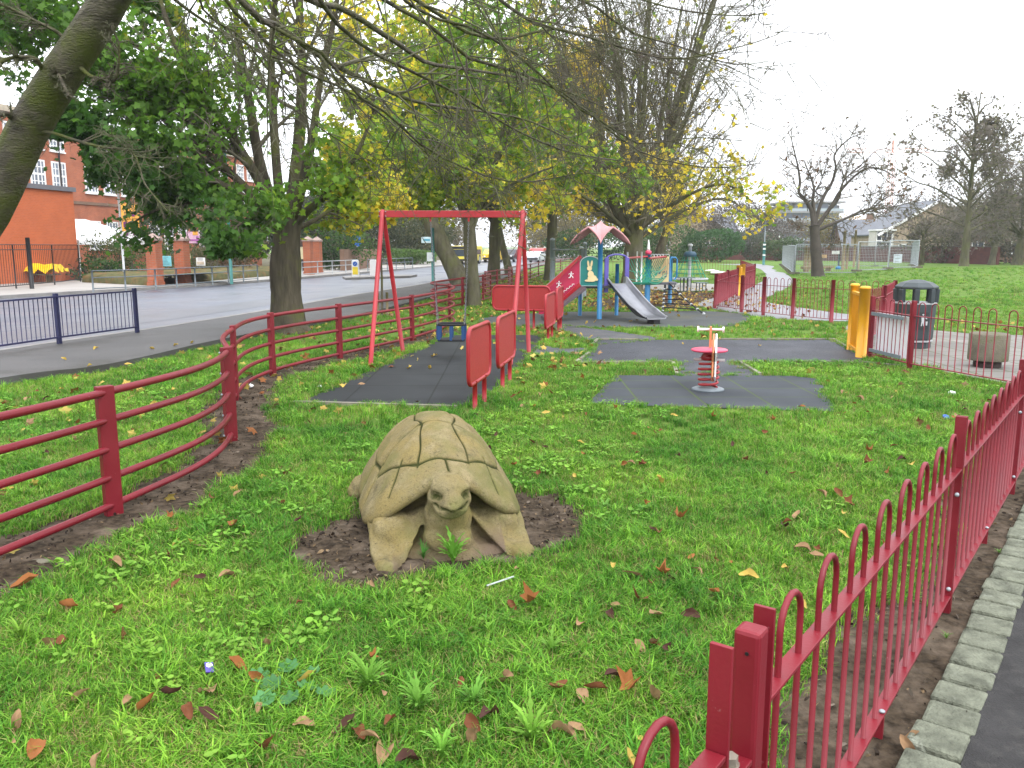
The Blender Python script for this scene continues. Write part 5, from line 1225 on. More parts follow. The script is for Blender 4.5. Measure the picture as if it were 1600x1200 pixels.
# litter bin
lb = thing('litter_bin', 'dark grey hooded litter bin on the paving behind the bow-top fence', 'bin', (7.16, 14.84, 0))
bx, by, S = 7.2, 15.0, .31
def octa(r, z, k=8): return [((bx + r * math.cos(R(22.5 + 45 * i)), by + r * math.sin(R(22.5 + 45 * i)), z)) for i in range(8)]
def loft(rs, m, name, bev=.006):
    mb = MB(); vs = []; fs = []
    for r_, z in rs: vs += octa(r_, z)
    n = len(rs)
    for k in range(n - 1):
        for j in range(8): fs.append((k * 8 + j, k * 8 + (j + 1) % 8, (k + 1) * 8 + (j + 1) % 8, (k + 1) * 8 + j))
    fs += [list(range(8))[::-1], [(n - 1) * 8 + j for j in range(8)]]
    mb.add(vs, fs); return mb.build(name, m, lb, bevel=bev)
loft([(.28, 0), (.30, .02), (.30, .12), (.315, .125)], BINM, 'plinth'); loft([(.315, .16), (.325, .20), (.345, .76), (.345, .80)], BINM, 'body')
loft([(.322, .128), (.325, .155)], LGREY, 'band', .002); loft([(.352, .795), (.352, .825)], LGREY, 'band', .002)
loft([(.35, 1.055), (.36, 1.075), (.36, 1.10), (.26, 1.17), (.10, 1.215), (.02, 1.22)], BINM, 'hood', .01)
mb = MB()
for i in range(8):
    a = R(22.5 + 45 * i); mb.bar((bx + .325 * math.cos(a), by + .325 * math.sin(a), .82), (bx + .335 * math.cos(a), by + .335 * math.sin(a), 1.06), .085, .085, up=(math.cos(a), math.sin(a), 0))
mb.build('pillar', BINM, lb, bevel=.012)
mb = MB(); ey = by - .325; o_ = Vector((bx - .0, ey, 0))
def plate(pts, dy, dz=0): mb.prism(pts, Vector((bx - .02, by - .318 - dy, dz)), (1, 0, 0), (0, 0, 1), -.004)
nx_ = .0
mb2 = MB(); mb2.prism([(-.10, .36), (.10, .36), (.10, .66), (-.10, .66)], Vector((bx - .0, by - .318, 0)), (1, 0, 0), (0, 0, 1), -.006); em = mb2.build('emblem_plate', mat('emblem_dark', (.022, .028, .03), .5), lb)
for pl_ in ([(-.02, .62), (.0, .635), (.02, .62), (.0, .60)], [(-.03, .59), (.03, .59), (.022, .50), (.03, .42), (.012, .42), (.0, .49), (-.012, .42), (-.03, .42), (-.022, .50)], [(.035, .585), (.075, .55), (.07, .538), (.03, .565)], [(.05, .50), (.085, .50), (.08, .43), (.055, .43)]):
    mb.prism(pl_, Vector((bx, by - .3245, 0)), (1, 0, 0), (0, 0, 1), -.003)
mb.build('tidy_figure', LGREY, em)
# concrete stool
cs2 = thing('concrete_stool', 'mossy round concrete seat on a dark foot, on the paving beyond the fence', 'stool', (7.15, 12.5, 0))
mb = MB(); mb.lathe([(.27, .115), (.275, .13), (.275, .50), (.262, .52), (.02, .525)], (7.15, 12.5, 0), 32); mb.build('seat_block', CONC, cs2)
mb = MB(); mb.lathe([(.19, -.01), (.19, .12)], (7.15, 12.5, 0), 24); mb.build('foot', mat('stool_foot', (.06, .045, .04), .9), cs2)
# ================================================================== LEFT SIDE: guard rails, school, street things
ng = thing('guard_railing', 'dark blue pedestrian guard railing at the near kerb', 'railing', (-8.0, 14.5, 0))
kp = NK
def along(line, s0):
    d = np.concatenate([[0], np.cumsum(np.linalg.norm(np.diff(line, axis=0), axis=1))]); return np.array([np.interp(s0, d, line[:, i]) for i in range(2)])
KD = np.concatenate([[0], np.cumsum(np.linalg.norm(np.diff(NK, axis=0), axis=1))]); sE = np.interp(16.75, NK[:, 1], KD)
gp_ = [along(NK, sE - 2.0 * k) + np.array([.36, -.10]) for k in range(5)]
for a, b in zip(gp_[:-1], gp_[1:]):
    for z in (.93, .22):
        mb = MB(); mb.bar((*a, z), (*b, z), .035, .03); mb.build('rail', NAVY, ng)
    for k in range(1, 19):
        p = a + (b - a) * k / 19; mb = MB(); mb.tube([(*p, .22), (*p, .93)], .0075, 6); mb.build('bar', NAVY, ng)
for p in gp_:
    mb = MB()
    for s in (-.028, .028): mb.box((p[0] + s * .3, p[1] + s, .50), (.05, .022, .98), -.2)
    mb.build('post', NAVY, ng, bevel=.004)
def simple_rail(name, label, pts, zt, zm, m, r, npost, base=.12, bars=0):
    P = np.array([G(u, v, base) for u, v in pts]); t = thing(name, label, 'railing', (*P[0], base))
    q = np.linspace(0, 1, npost); d = np.concatenate([[0], np.cumsum(np.linalg.norm(np.diff(P, axis=0), axis=1))]); pp = [np.array([np.interp(k * d[-1], d, P[:, i]) for i in range(2)]) for k in q]
    for z in zm + [zt]: mb = MB(); mb.tube([(*p, base + z) for p in pp], r, 6); mb.build('rail', m, t)
    for p in pp: mb = MB(); mb.tube([(*p, base - .02), (*p, base + zt)], r * 1.5, 6); mb.build('post', m, t)
    if bars:
        for a, b in zip(pp[:-1], pp[1:]):
            for k in range(1, bars): p = a + (b - a) * k / bars; mb = MB(); mb.tube([(*p, base + zm[0]), (*p, base + zt)], r * .5, 4); mb.build('bar', m, t)
    return t
simple_rail('guard_railing', 'long grey two-rail guard railing on the far side of the road before the school entrance', [(146, 456), (250, 451), (403, 439)], .78, [.12, .52], GREYP, .022, 9)
simple_rail('guard_railing', 'pale grey guard railing on the far kerb beyond the maple trunk', [(472, 432), (560, 425)], .80, [.12, .5], LGREY, .026, 5)
simple_rail('guard_railing', 'dark far guard railing near the traffic island', [(575, 424), (645, 419)], .80, [.12, .5], GREYP, .024, 6)
sr = simple_rail('school_railing', 'tall black school railings in front of the orange brick building', [(-60, 458), (0, 452.5), (52, 449), (126, 440)], 1.75, [.12, 1.55], BLACKM, .02, 4, .12, 20)
def pole(name, label, cat, u, v, ztop, r, m, base=.12, parts=()):
    p = G(u, v, base); t = thing(name, label, cat, (*p, base)); mb = MB(); mb.tube([(*p, base - .03), (*p, ztop)], r, 10); mb.build('post', m, t); return t, p
gpk, p = pole('gate_post', 'thick black gate post by the yellow cover', 'gate post', 50, 451, 2.15, .085, BLACKM)
# dirs along the road on the far side
SD = Vector((.19, .98, 0)).normalized(); SN = Vector((-SD.y, SD.x, 0))
def wallbox(name, m, parent, p, L, dep, z0, z1, bev=0):
    """wall block: p is its near right corner; runs L along the street, dep away from it"""
    p = Vector((*p, 0)); mb = MB(); mb.prism([(0, 0), (L, 0), (L, dep), (0, dep)], p + Vector((0, 0, z0)), SD, SN, z1 - z0); return mb.build(name, m, parent, bevel=bev)
# orange brick annex
c1 = G(125, 437, .12); zt1 = 4.5
an = thing('brick_annex', 'low flat-roofed orange brick building without windows at the left edge', 'building', (*c1, 0))
st = Vector((*c1, 0)) - SD * 22
wallbox('wall', BRICKO, an, st[:2], 22, 7, .0, zt1); 
rp_ = st + SN * -.12 + SD * -.1
wallbox('roof_edge', mat('grey_coping', (.13, .13, .15), .7, .1), an, rp_[:2], 22.2, 7.2, zt1 + .003, zt1 + .22)
# main school
sc0 = Vector((*at(-120, 300, 38)[:2], 0)); 
s_o = Vector((-29.6, 51.5, 0))
sch = thing('school_building', 'tall red brick school with rows of white sash windows behind the annex', 'building', tuple(s_o))
S0 = s_o - SD * 22; SL = 52
wallbox('wall', BRICKR, sch, S0[:2], SL, 12, 0, 9.6)
for z0, z1 in ((9.6, 9.95),): wallbox('cornice', mat('stone_band', (.42, .36, .28), .8), sch, (S0 - SN * .2)[:2], SL, 12.2, z0 + .003, z1)
wallbox('string_course', BRICKW, sch, (S0 - SN * .07)[:2], SL, .066, 4.55, 4.75)
mb = MB(); a = S0 + Vector((0, 0, 9.95)); mb.prism([(0, 9.955), (12.2, 9.955), (8, 14.5), (4, 14.5)], S0 - SN * .2, SN, (0, 0, 1), -SL); mb.build('roof', SLATE, sch)
FRAME = WHITE
def window(parent, org, dx, nrm, w_, h_, cols, rows, gl=GLASS, fr=FRAME, name='window'):
    """white sash: org = lower left corner on the wall face, dx along the wall, nrm outward"""
    org, dx, nrm = Vector(org), Vector(dx).normalized(), Vector(nrm).normalized(); up = Vector((0, 0, 1)); T = .10
    mb = MB()
    def bx_(x0, x1, z0, z1, t): mb.prism([(x0, z0), (x1, z0), (x1, z1), (x0, z1)], org, dx, up, t if dx.cross(up).dot(nrm) > 0 else -t)
    bx_(0, w_, 0, T, .06); bx_(0, w_, h_ - T, h_, .06); bx_(0, T, T, h_ - T, .06); bx_(w_ - T, w_, T, h_ - T, .06)
    bx_(T, w_ - T, h_ * .5 - .06, h_ * .5 + .06, .055)
    for k in range(1, cols): x = w_ * k / cols; q = .05 if k * 2 != cols else .075; bx_(x - q / 1.6, x + q / 1.6, T, h_ - T, .048)
    for k in range(1, rows):
        z = h_ * k / rows
        if abs(z - h_ / 2) > .1: bx_(T, w_ - T, z - .022, z + .022, .044)
    bx_(-.06, w_ + .06, -.08, -.003, .12)
    f = mb.build(name, fr, parent)
    mb = MB(); mb.prism([(T, T), (w_ - T, T), (w_ - T, h_ - T), (T, h_ - T)], org, dx, up, .02 if dx.cross(up).dot(nrm) > 0 else -.02); mb.build('pane', gl, f)
GLS = mat('sash_glass', (.16, .19, .24), .12, .4, .5, 0, 60, .6)
for row, (z0, hh) in enumerate(((1.6, 1.9), (5.35, 1.75), (7.75, 1.3))):
    s_ = 14.5
    k = 0
    while s_ < SL - 2:
        window(sch, S0 + SD * s_ + Vector((0, 0, z0)) - SN * .003, SD, -SN, 1.25, hh, 4, 4, GLS)
        s_ += 1.85 if k % 3 != 2 else 3.0; k += 1
for s_ in (18.9, 25.6, 32.2):
    mb = MB(); p = S0 + SD * s_ - SN * .08; mb.tube([p + Vector((0, 0, .2)), p + Vector((0, 0, 9.5))], .06, 8); mb.build('drainpipe', mat('drain_dark', (.05, .04, .04), .6), sch)
# white canopy tent
tA, tB, tC = at(118, 378, 47), at(118, 341, 47), at(190, 368, 53)
tn = thing('canopy_tent', 'large white canopy tent behind the garden shrubs next to the annex', 'tent', (tA[0], 48, 0))
w0 = Vector((tA[0] - 2.0, 46.5, 0)); ridge = 3.35; eave = 2.15
mb = MB(); L_ = 7.0
q = [w0, w0 + SD * L_, w0 + SD * L_ + SN * 4.5, w0 + SN * 4.5]
q = [w0 + Vector((2.4, 0, 0)), w0 + Vector((2.4, 0, 0)) + SD * L_, w0 + SD * L_ + SN * 3, w0 + SN * 3]
e_ = [p + Vector((0, 0, eave)) for p in q]; r0, r1 = (q[0] + q[3]) / 2 + SD * .9 + Vector((0, 0, ridge)), (q[1] + q[2]) / 2 - SD * 2.6 + Vector((0, 0, ridge + .05))
mb.add(e_ + [r0, r1], [(0, 1, 5, 4), (2, 3, 4, 5), (3, 0, 4), (1, 2, 5)]); ro = mb.build('roof', WHITEF, tn)
mb = MB()
for a, b in zip(e_, e_[1:] + e_[:1]): mb.add([a, b, b - Vector((0, 0, .25)), a - Vector((0, 0, .25))], [(0, 1, 2, 3)])
mb.build('valance', WHITEF, tn)
for p in q: mb = MB(); mb.tube([p, p + Vector((0, 0, eave))], .04, 6); mb.build('leg', WHITE, tn)
# brick gate piers
def pier(label, u, v, w_, h_, name='brick_pier'):
    p = G(u, v, .12); t = thing(name, label, 'gate pier', (*p, .12), 0, 'brick gate piers along the far pavement'); a = math.atan2(SD.y, SD.x)
    mb = MB(); mb.box((*p, .1 + h_ / 2), (w_, w_, h_), a); mb.box((*p, .18), (w_ * 1.12, w_ * 1.12, .2), a); mb.build('shaft', BRICKR, t)
    mb = MB(); mb.box((*p, .1 + h_ + .05), (w_ * 1.2, w_ * 1.2, .10), a); c_ = Matrix.Rotation(a, 3, 'Z'); z_ = .1 + h_ + .103
    mb.add([Vector((*p, z_)) + c_ @ Vector((s * w_ * .58, k * w_ * .58, 0)) for s, k in ((-1, -1), (1, -1), (1, 1), (-1, 1))] + [Vector((*p, z_ + .22))], [(0, 1, 4), (1, 2, 4), (2, 3, 4), (3, 0, 4), (3, 2, 1, 0)]); mb.build('cap', mat('pier_cap', (.33, .24, .21), .8, .15), t)
pier('brick gate pier left of the turquoise notice', 244, 446, .48, 1.95); pier('brick gate pier with a pale plaque, right of the turquoise notice', 287, 443, .50, 1.95)
pier('left one of the paired brick piers right of the maple trunk', 483, 429, .46, 2.0); pier('right one of the paired brick piers right of the maple trunk', 497, 427, .46, 2.0)
def flatsign(name, label, cat, u0, v0, u1, v1, Y, m, patches=(), th=.03, legs=None, group=None):
    a = Vector(at(u0, v1, Y)); b = Vector(at(u1, v0, Y)); w_, h_ = b.x - a.x, b.z - a.z
    t = thing(name, label, cat, a, 0, group); mb = MB(); mb.prism([(0, 0), (w_, 0), (w_, h_), (0, h_)], a, (1, 0, 0), (0, 0, 1), -th); pn_ = mb.build('panel', m, t)
    for nm, pts, mm in patches:
        mb = MB()
        for k, pl_ in enumerate(pts): mb.prism([(x * w_, z * h_) for x, z in pl_], a + Vector((0, -th - .002 * (k + 1), 0)), (1, 0, 0), (0, 0, 1), -.004)
        mb.build(nm, mm, pn_)
    return t, a, w_, h_
INK = mat('ink', (.08, .09, .11), .7); PURPI = mat('banner_purple', (.16, .02, .13), .6); ORG = mat('banner_orange', (.72, .36, .06), .6); PNK = mat('banner_pink', (.66, .40, .55), .6); TURQ = mat('notice_turquoise', (.22, .58, .66), .5)
def rows(n, x0=.12, x1=.88, z0=.15, z1=.85):
    r_ = random.Random(n); return [[(x0, z), (x0 + (x1 - x0) * (q := r_.uniform(.5, 1)), z), (x0 + (x1 - x0) * q, z + .05), (x0, z + .05)] for z in np.linspace(z0, z1, n)]
flatsign('notice_sign', 'turquoise notice hung on the school railings between the brick piers', 'sign', 254, 400, 267, 416, 39.6, TURQ, [('text_line', rows(6), mat('ink_teal', (.12, .36, .42), .6))])
flatsign('notice_sign', 'white notice with a small picture on the school railings right of the piers', 'sign', 307, 402.5, 320, 415, 43, WHITE, [('picture', [[(.1, .15), (.9, .15), (.9, .5), (.1, .5)]], mat('notice_picture', (.55, .46, .36), .6)), ('text_line', rows(2, .2, .8, .68, .84), INK)])
flatsign('pier_plaque', 'small pale emblem plaque fixed to the second brick pier', 'plaque', 289.5, 396, 297, 404.5, 41.3, mat('plaque_cream', (.70, .62, .42), .6), [('emblem', [[(.3, .2), (.7, .2), (.6, .5), (.5, .85), (.4, .5)]], INK)])
bt, bp_ = pole('banner_post', 'grey post carrying an orange banner with purple figures', 'banner post', 195, 440, 5.2, .055, LGREY)
bY = bp_[1]
_b = flatsign('banner', 'orange and white banner with purple figures hanging from the grey post', 'banner', 192, 318, 215, 371, bY, ORG, [('white_band', [[(0, 0), (1, 0), (1, .22), (.6, .26), (0, .16)]], WHITE), ('purple_figure', [[(.1, .3), (.3, .3), (.3, .48), (.1, .46)], [(.35, .4), (.6, .46), (.6, .5), (.35, .45)], [(.14, .05), (.34, .05), (.36, .13), (.24, .17), (.12, .12)], [(.62, .62), (.8, .62), (.8, .72), (.62, .72)], [(.62, .06), (.72, .06), (.7, .18), (.64, .18)], [(.84, .3), (.95, .3), (.95, .38), (.84, .36)], [(.35, .3), (.5, .3), (.5, .36), (.35, .36)]], PURPI)], .02)
_b = flatsign('banner', 'pale pink and orange banner half hidden behind the maple leaves', 'banner', 292, 362, 311, 380, 48, PNK, [('orange_figure', [[(.5, .7), (.9, .7), (.9, 1.0), (.5, 1.0)]], ORG), ('purple_band', [[(0, .2), (1, .2), (1, .34), (0, .34)], [(.75, 0), (.95, 0), (.95, .6), (.75, .6)]], mat('banner_mauve', (.36, .10, .34), .6))], .02)
pole('banner_post', 'thin grey post carrying the pale pink banner', 'banner post', 291, 438, 4.0, .04, LGREY)
# yellow draped cover
yc = G(68, 441, .12)
mb = MB(); rr = np.random.default_rng(8); n = 16; m_ = 9; vs = []; W2, D2, H2 = 1.25, .6, .62
for j in range(m_):
    for i in range(n):
        u_, v_ = i / (n - 1) * 2 - 1, j / (m_ - 1) * 2 - 1
        d_ = max(abs(u_) ** 3, abs(v_) ** 3); fl_ = 1 - d_ * (.62 + .2 * math.sin(i * 1.7 + j * 2.1))
        vs.append((yc[0] - .3 + u_ * W2 * (1 + .05 * math.sin(j * 2)), yc[1] + v_ * D2, .35 + H2 * fl_ + .06 * math.sin(i * 1.1) * (1 - d_) + rr.normal(0, .012) + .10 * u_))
mb.add(vs, [(j * n + i, j * n + i + 1, (j + 1) * n + i + 1, (j + 1) * n + i) for j in range(m_ - 1) for i in range(n - 1)], 0, True)
tb = thing('covered_bench', 'low bench under a crumpled bright yellow cover behind the black railings', 'bench', (*yc, 0))
mb.build('cover', mat('yellow_cover', (.80, .52, .0), .55, .12, 4), tb)
mb = MB()
for s in (-.9, .3): mb.box((yc[0] + s, yc[1], .28), (.08, .5, .4))
mb.box((yc[0] - .3, yc[1], .49), (2.0, .7, .06)); mb.build('bench_frame', WOODP, tb)
# green lamp posts, road signs, traffic island
pole('lamp_post', 'teal lamp post standing behind the long guard railing, left of the maple', 'lamp post', 362, 443, 6.5, .075, TEAL)
bs, bp_ = pole('bus_stop_post', 'teal post with a white and blue flag sign, seen through the swing frame', 'bus stop', 677, 446, 2.6, .075, TEAL, .1)
mb = MB(); mb.box((bp_[0] - .26, bp_[1], 2.08), (.46, .04, .26)); f_ = mb.build('flag_sign', mat('flag_white', (.62, .76, .80), .5), bs)
mb = MB(); mb.box((bp_[0] - .26, bp_[1] - .026, 2.08), (.3, .006, .09)); mb.build('flag_symbol', mat('flag_blue', (.12, .42, .56), .5), f_)
mb = MB(); mb.box((bp_[0] - .12, bp_[1] - .10, 1.35), (.26, .04, .38)); mb.build('timetable', mat('timetable', (.6, .64, .66), .4), bs)
tp, bp_ = pole('signpost', 'slim grey signpost with a round blue sign near the traffic island', 'road sign', 561, 418, 2.35, .05, GREYM)
mb = MB(); mb.tube([(bp_[0], bp_[1] - .06, 2.2), (bp_[0], bp_[1] - .03, 2.2)], .38, 24); mb.build('sign_disc', mat('road_sign_blue', (.02, .12, .45), .4), tp)
isl = [G(u, v, .12) for u, v in ((540, 434), (640, 431), (652, 429), (560, 429.5), (535, 432))]
tag(MB().prism(isl, (0, 0, .0), (1, 0, 0), (0, 1, 0), .12).build('traffic_island', KERBM), kind='structure')
for u, lab, yel in ((556, 'white and yellow keep-left bollard with a blue disc on the traffic island', True), (584, 'plain white bollard on the traffic island, partly behind the swing leg', False)):
    p = G(u, 432.5 if yel else 431.5, .12); t = thing('traffic_bollard', lab, 'bollard', (*p, .12)); mb = MB()
    mb.prism([(-.20, 0), (.20, 0), (.19, .85), (.14, .93), (-.14, .93), (-.19, .85)], (p[0], p[1] + .1, .12), (1, 0, 0), (0, 0, 1), .24); mb.build('shell', WHITE, t, bevel=.02)
    if yel:
        mb = MB(); mb.box((p[0], p[1] - .146, .46), (.30, .012, .42)); mb.build('front_panel', mat('bollard_yellow', (.75, .58, .04), .5), t)
        mb = MB(); mb.tube([(p[0], p[1] - .152, .84), (p[0], p[1] - .138, .84)], .13, 18); d_ = mb.build('disc', mat('disc_blue', (.02, .10, .42), .4), t)
        mb = MB(); mb.bar((p[0] + .06, p[1] - .155, .90), (p[0] - .05, p[1] - .155, .79), .006, .035, up=(0, 1, 0)); mb.build('arrow', WHITE, d_)
# vehicles on the road
def vehicle(name, label, cat, x, y, rz, L, W, H, bodyc, kind):
    t = thing(name, label, cat, (0, 0, 0)); pm = mat(name + '_paint', bodyc, .3, .05, 3, 0, 60, .5, coat=.4); gl = GLASS; y0 = L / 2
    if kind == 'bus':
        prof = [(-y0, .32), (-y0, H - .15), (-y0 + .12, H), (y0 - .1, H), (y0, H - .2), (y0, .32)]
    elif kind == 'van': prof = [(-y0, .3), (-y0, .95), (-y0 + .35, 1.1), (-y0 + 1.0, H - .05), (-y0 + 1.3, H), (y0 - .1, H), (y0, H - .15), (y0, .3)]
    else: prof = [(-y0, .28), (-y0 + .02, .72), (-y0 + .9, .90), (-y0 + 1.5, H - .05), (-y0 + 1.9, H), (y0 - 1.1, H - .02), (y0 - .45, .98), (y0, .9), (y0, .3)]
    mb = MB(); mb.prism(prof, (-W / 2, 0, 0), (0, 1, 0), (0, 0, 1), W); mb.build('body', pm, t, bevel=.07)
    mb = MB()
    zf = (H * .45, H * .82) if kind != 'car' else (.95, H - .1)
    if kind == 'bus': mb.box((0, -y0 - .004, H * .62), (W * .86, .02, H * .36)); mb.box((0, y0 + .004, H * .62), (W * .8, .02, H * .3))
    else:
        a0 = -y0 + (.42 if kind == 'van' else .98); a1 = -y0 + (.98 if kind == 'van' else 1.5); zb, ztp = (1.14, H - .10) if kind == 'van' else (.93, H - .10)
        mb.add([(-W * .43, a0 - .02, zb), (W * .43, a0 - .02, zb), (W * .40, a1 - .02, ztp), (-W * .40, a1 - .02, ztp)], [(0, 1, 2, 3)])
    mb.build('windscreen', gl, t)
    mb = MB()
    for s in (-1, 1): mb.box((s * (W / 2 + .003), .1 + (0 if kind != 'car' else .1), (zf[0] + zf[1]) / 2 + .05), (.012, L * (.74 if kind == 'bus' else .42), (zf[1] - zf[0]) * .75))
    mb.build('side_window', gl, t)
    for s in (-1, 1):
        for f in (-1, 1):
            mb = MB(); yy = f * L * .31; r_ = .33 if kind != 'bus' else .48; mb.tube([(s * (W / 2 - .22), yy, r_), (s * (W / 2 + .01), yy, r_)], r_, 16); wl = mb.build('wheel', BLACKM, t)
            mb = MB(); mb.tube([(s * (W / 2 + .002), yy, r_), (s * (W / 2 + .018), yy, r_)], r_ * .58, 12); mb.build('rim', LGREY, wl)
        mb = MB(); mb.ell((s * W * .36, -y0 - .0, .68), (.12, .05, .09), 10, 6); mb.build('headlight', WHITE, t)
    mb = MB(); mb.box((0, -y0 - .015, .45), (W * .96, .08, .18)); mb.box((0, y0 + .015, .45), (W * .96, .08, .18)); mb.build('bumper', BLACKM, t)
    if kind == 'bus':
        mb = MB(); mb.box((0, -y0 - .012, H * .90), (W * .7, .02, .28)); mb.build('destination_board', BLACKM, t)
    t.location = (x, y, .01); t.rotation_euler = (0, 0, rz)
    return t
p = G(728, 413.5); vehicle('minibus', 'yellow single-deck bus coming up the road behind the leaning trunk', 'bus', p[0] - .2, p[1] + 3, R(-12), 6, 2.1, 1.85, (.74, .62, .08), 'bus')
p = G(773, 410.5); vehicle('delivery_van', 'yellow van between the far verge trunks', 'van', p[0], p[1] + 3, R(-12), 5, 1.8, 1.5, (.74, .50, .02), 'van')
p = G(822, 411); vehicle('parked_car', 'white car at the far end of the road right of the swing frame', 'car', p[0] + 1.0, p[1] + 2, R(-14), 4.3, 1.7, 1.25, (.70, .72, .76), 'car')
p = G(797, 409.5); vehicle('parked_car', 'dark car far down the road between the verge trunks', 'car', p[0], p[1] + 2, R(-14), 4.3, 1.8, 1.5, (.03, .03, .04), 'car')
p = G(828, 408); vehicle('delivery_van', 'red van at the far end of the road behind the white car', 'van', p[0] + 1.2, p[1] + 2, R(-14), 5, 1.8, 1.6, (.5, .03, .03), 'van')
# young staked tree by the fence
rng = np.random.default_rng(99)
p = G(597, 494); sap = thing('sapling_stakes', 'slim sapling tied between two timber stakes outside the rail fence', 'sapling', (*p, 0))
mb = MB(); mb.tube([(p[0], p[1], -.02), (p[0] + .02, p[1], 1.0), (p[0] - .02, p[1], 2.6)], [.035, .03, .015], 7); mb.build('trunk', BARK, sap)
for dx in (.14, -.1): mb = MB(); mb.tube([(p[0] + dx, p[1], -.02), (p[0] + dx, p[1], .62)], .035, 8); mb.build('stake', WOODP, sap)

# ------------------------------------------------------------------ shrubs and hedges, leaf by leaf
def bush(name, label, c, r, nleaf, cols, seed, size=(.12, .22), cat='shrub', group=None, stems=5, woody=TWIG, gaps=.2):
    global rng
    rng = np.random.default_rng(seed); z0 = float(hz(c[0], c[1])) ; t = thing(name, label, cat, (c[0], c[1], z0), 0, group)
    mb = MB()
    tips = []
    for k in range(stems):
        a = rng.uniform(0, 6.28); e = Vector((c[0] + r[0] * .6 * math.cos(a), c[1] + r[1] * .6 * math.sin(a), z0 + r[2] * rng.uniform(1.1, 1.7))); b_ = Vector((c[0] + r[0] * .15 * math.cos(a), c[1] + r[1] * .15 * math.sin(a), z0 - .05))
        mb.tube([b_, b_.lerp(e, .5) + Vector(rng.normal(0, .1, 3)), e], [.06, .04, .012], 5)
    mb.build('stem', woody, t)
    q = norm(rng.normal(0, 1, (nleaf, 3))) * (rng.uniform(.25, 1, nleaf) ** .45)[:, None]
    lump = 1 + .28 * lownoise(q * 2.2, 1.2, seed)
    pos = np.array([c[0], c[1], z0 + r[2]]) + q * np.array(r) * lump[:, None]
    pos = pos[(pos[:, 2] > z0 + .02)]; pos = pos[rng.uniform(0, 1, len(pos)) < (1 - gaps) * sg(lownoise(pos, 1.6 / max(r[2], .5), seed + 1) * 5 + 1.6)]
    V, F, C = leaves(pos, rng.uniform(*size, len(pos)), palette(pos, cols, seed, .8 / max(r[2], .4), .25), OVAL)
    np_mesh('foliage', V, [F], LEAF, t, vcol=C); return t
GRN = [(.020, .060, .014), (.045, .11, .022), (.085, .15, .035)]; OLV = [(.06, .085, .028), (.12, .14, .05), (.20, .19, .08)]; BRN = [(.07, .05, .03), (.13, .085, .045), (.20, .14, .07)]; ORN = [(.16, .10, .03), (.34, .18, .04), (.46, .26, .05)]; GRYB = [(.085, .072, .062), (.13, .105, .088), (.17, .145, .12)]
def ub(u, Y, v=None): return (at(u, 400, Y)[0], Y)
bush('garden_shrub', 'dense dark green shrub low in the school garden right of the annex', ub(150, 43), (1.35, 1.0, .62), 2600, GRN, 61, (.1, .2))
bush('garden_shrub', 'loose grey-green feathery shrub in front of the white tent', ub(172, 45), (1.7, 1.2, 1.25), 3600, OLV, 62, (.08, .18))
bush('garden_shrub', 'pale willowy olive shrub behind the orange banner post', ub(222, 47), (2.1, 1.3, 1.55), 4200, OLV, 63, (.08, .18))
bush('garden_shrub', 'bright green rounded shrub between the banner post and first brick pier', ub(222, 42), (.85, .7, .62), 1800, [(.03, .09, .02), (.07, .16, .03)], 64, (.08, .16))
bush('garden_shrub', 'tall dark hedge shrub behind the turquoise notice', ub(268, 46), (1.3, .9, 1.15), 2800, GRN, 65, (.08, .18))
bush('garden_shrub', 'mixed green shrub behind the white notice', ub(318, 47), (1.6, 1.0, 1.0), 3000, [(.03, .07, .02), (.09, .12, .04), (.14, .13, .06)], 66, (.08, .18))
bush('garden_shrub', 'dark brown-green shrub left of the maple trunk', ub(372, 50), (2.0, 1.2, 1.3), 3200, [(.04, .05, .02), (.08, .09, .04), (.16, .10, .05)], 67, (.1, .2))
bush('garden_shrub', 'dark evergreen shrub behind the paired brick piers', ub(528, 62), (2.6, 1.5, 1.7), 3600, GRN, 68, (.14, .26))
bush('clipped_hedge', 'long clipped green hedge on the far side of the road beyond the traffic island', ub(640, 80), (3.0, 5.0, .95), 5200, [(.06, .12, .025), (.11, .19, .04)], 69, (.16, .28), 'hedge', gaps=.05)
bush('garden_shrub', 'tall dark greenery filling the gap behind the pink banner', ub(330, 60), (5.5, 2.5, 2.6), 12000, [(.03, .05, .02), (.07, .085, .03), (.13, .12, .05)], 58, (.18, .32))
bush('garden_shrub', 'broad dull green thicket behind the paired piers and bollards', ub(575, 90), (8.0, 3.5, 3.4), 20000, [(.05, .07, .03), (.10, .12, .05), (.17, .15, .07)], 59, (.24, .42))
bush('garden_shrub', 'hazy brown-green thicket at the far end of the road', ub(800, 150), (20, 5, 4.8), 22000, [(.09, .09, .06), (.15, .14, .085), (.2, .17, .09)], 57, (.4, .7))
DK_ = [(.035, .048, .022), (.07, .08, .035), (.13, .115, .06)]
bush('roadside_tree', 'dark bushy tree behind the timber kiosk right of the maple trunk', ub(468, 72), (3.2, 2.5, 3.0), 9000, DK_, 50, (.18, .32), 'tree', gaps=.05)
bush('roadside_tree', 'dark tree mass above the paired brick piers', ub(520, 82), (4.2, 3, 3.6), 11000, DK_, 51, (.2, .36), 'tree', gaps=.05)
bush('roadside_tree', 'brown-green tree mass above the round blue sign', ub(590, 96), (4.5, 3, 3.8), 11000, [(.07, .07, .03), (.12, .11, .05), (.18, .14, .07)], 52, (.22, .4), 'tree', gaps=.05)
bush('roadside_tree', 'dull green tree mass behind the clipped hedge', ub(655, 108), (4.8, 3, 4.0), 11000, [(.06, .075, .03), (.11, .13, .05), (.17, .16, .07)], 53, (.24, .42), 'tree', gaps=.05)
bush('roadside_tree', 'dark shrubby tree in the school garden behind the white notice', ub(345, 56), (2.4, 2, 2.1), 8000, DK_, 54, (.14, .26), 'tree', gaps=.05)
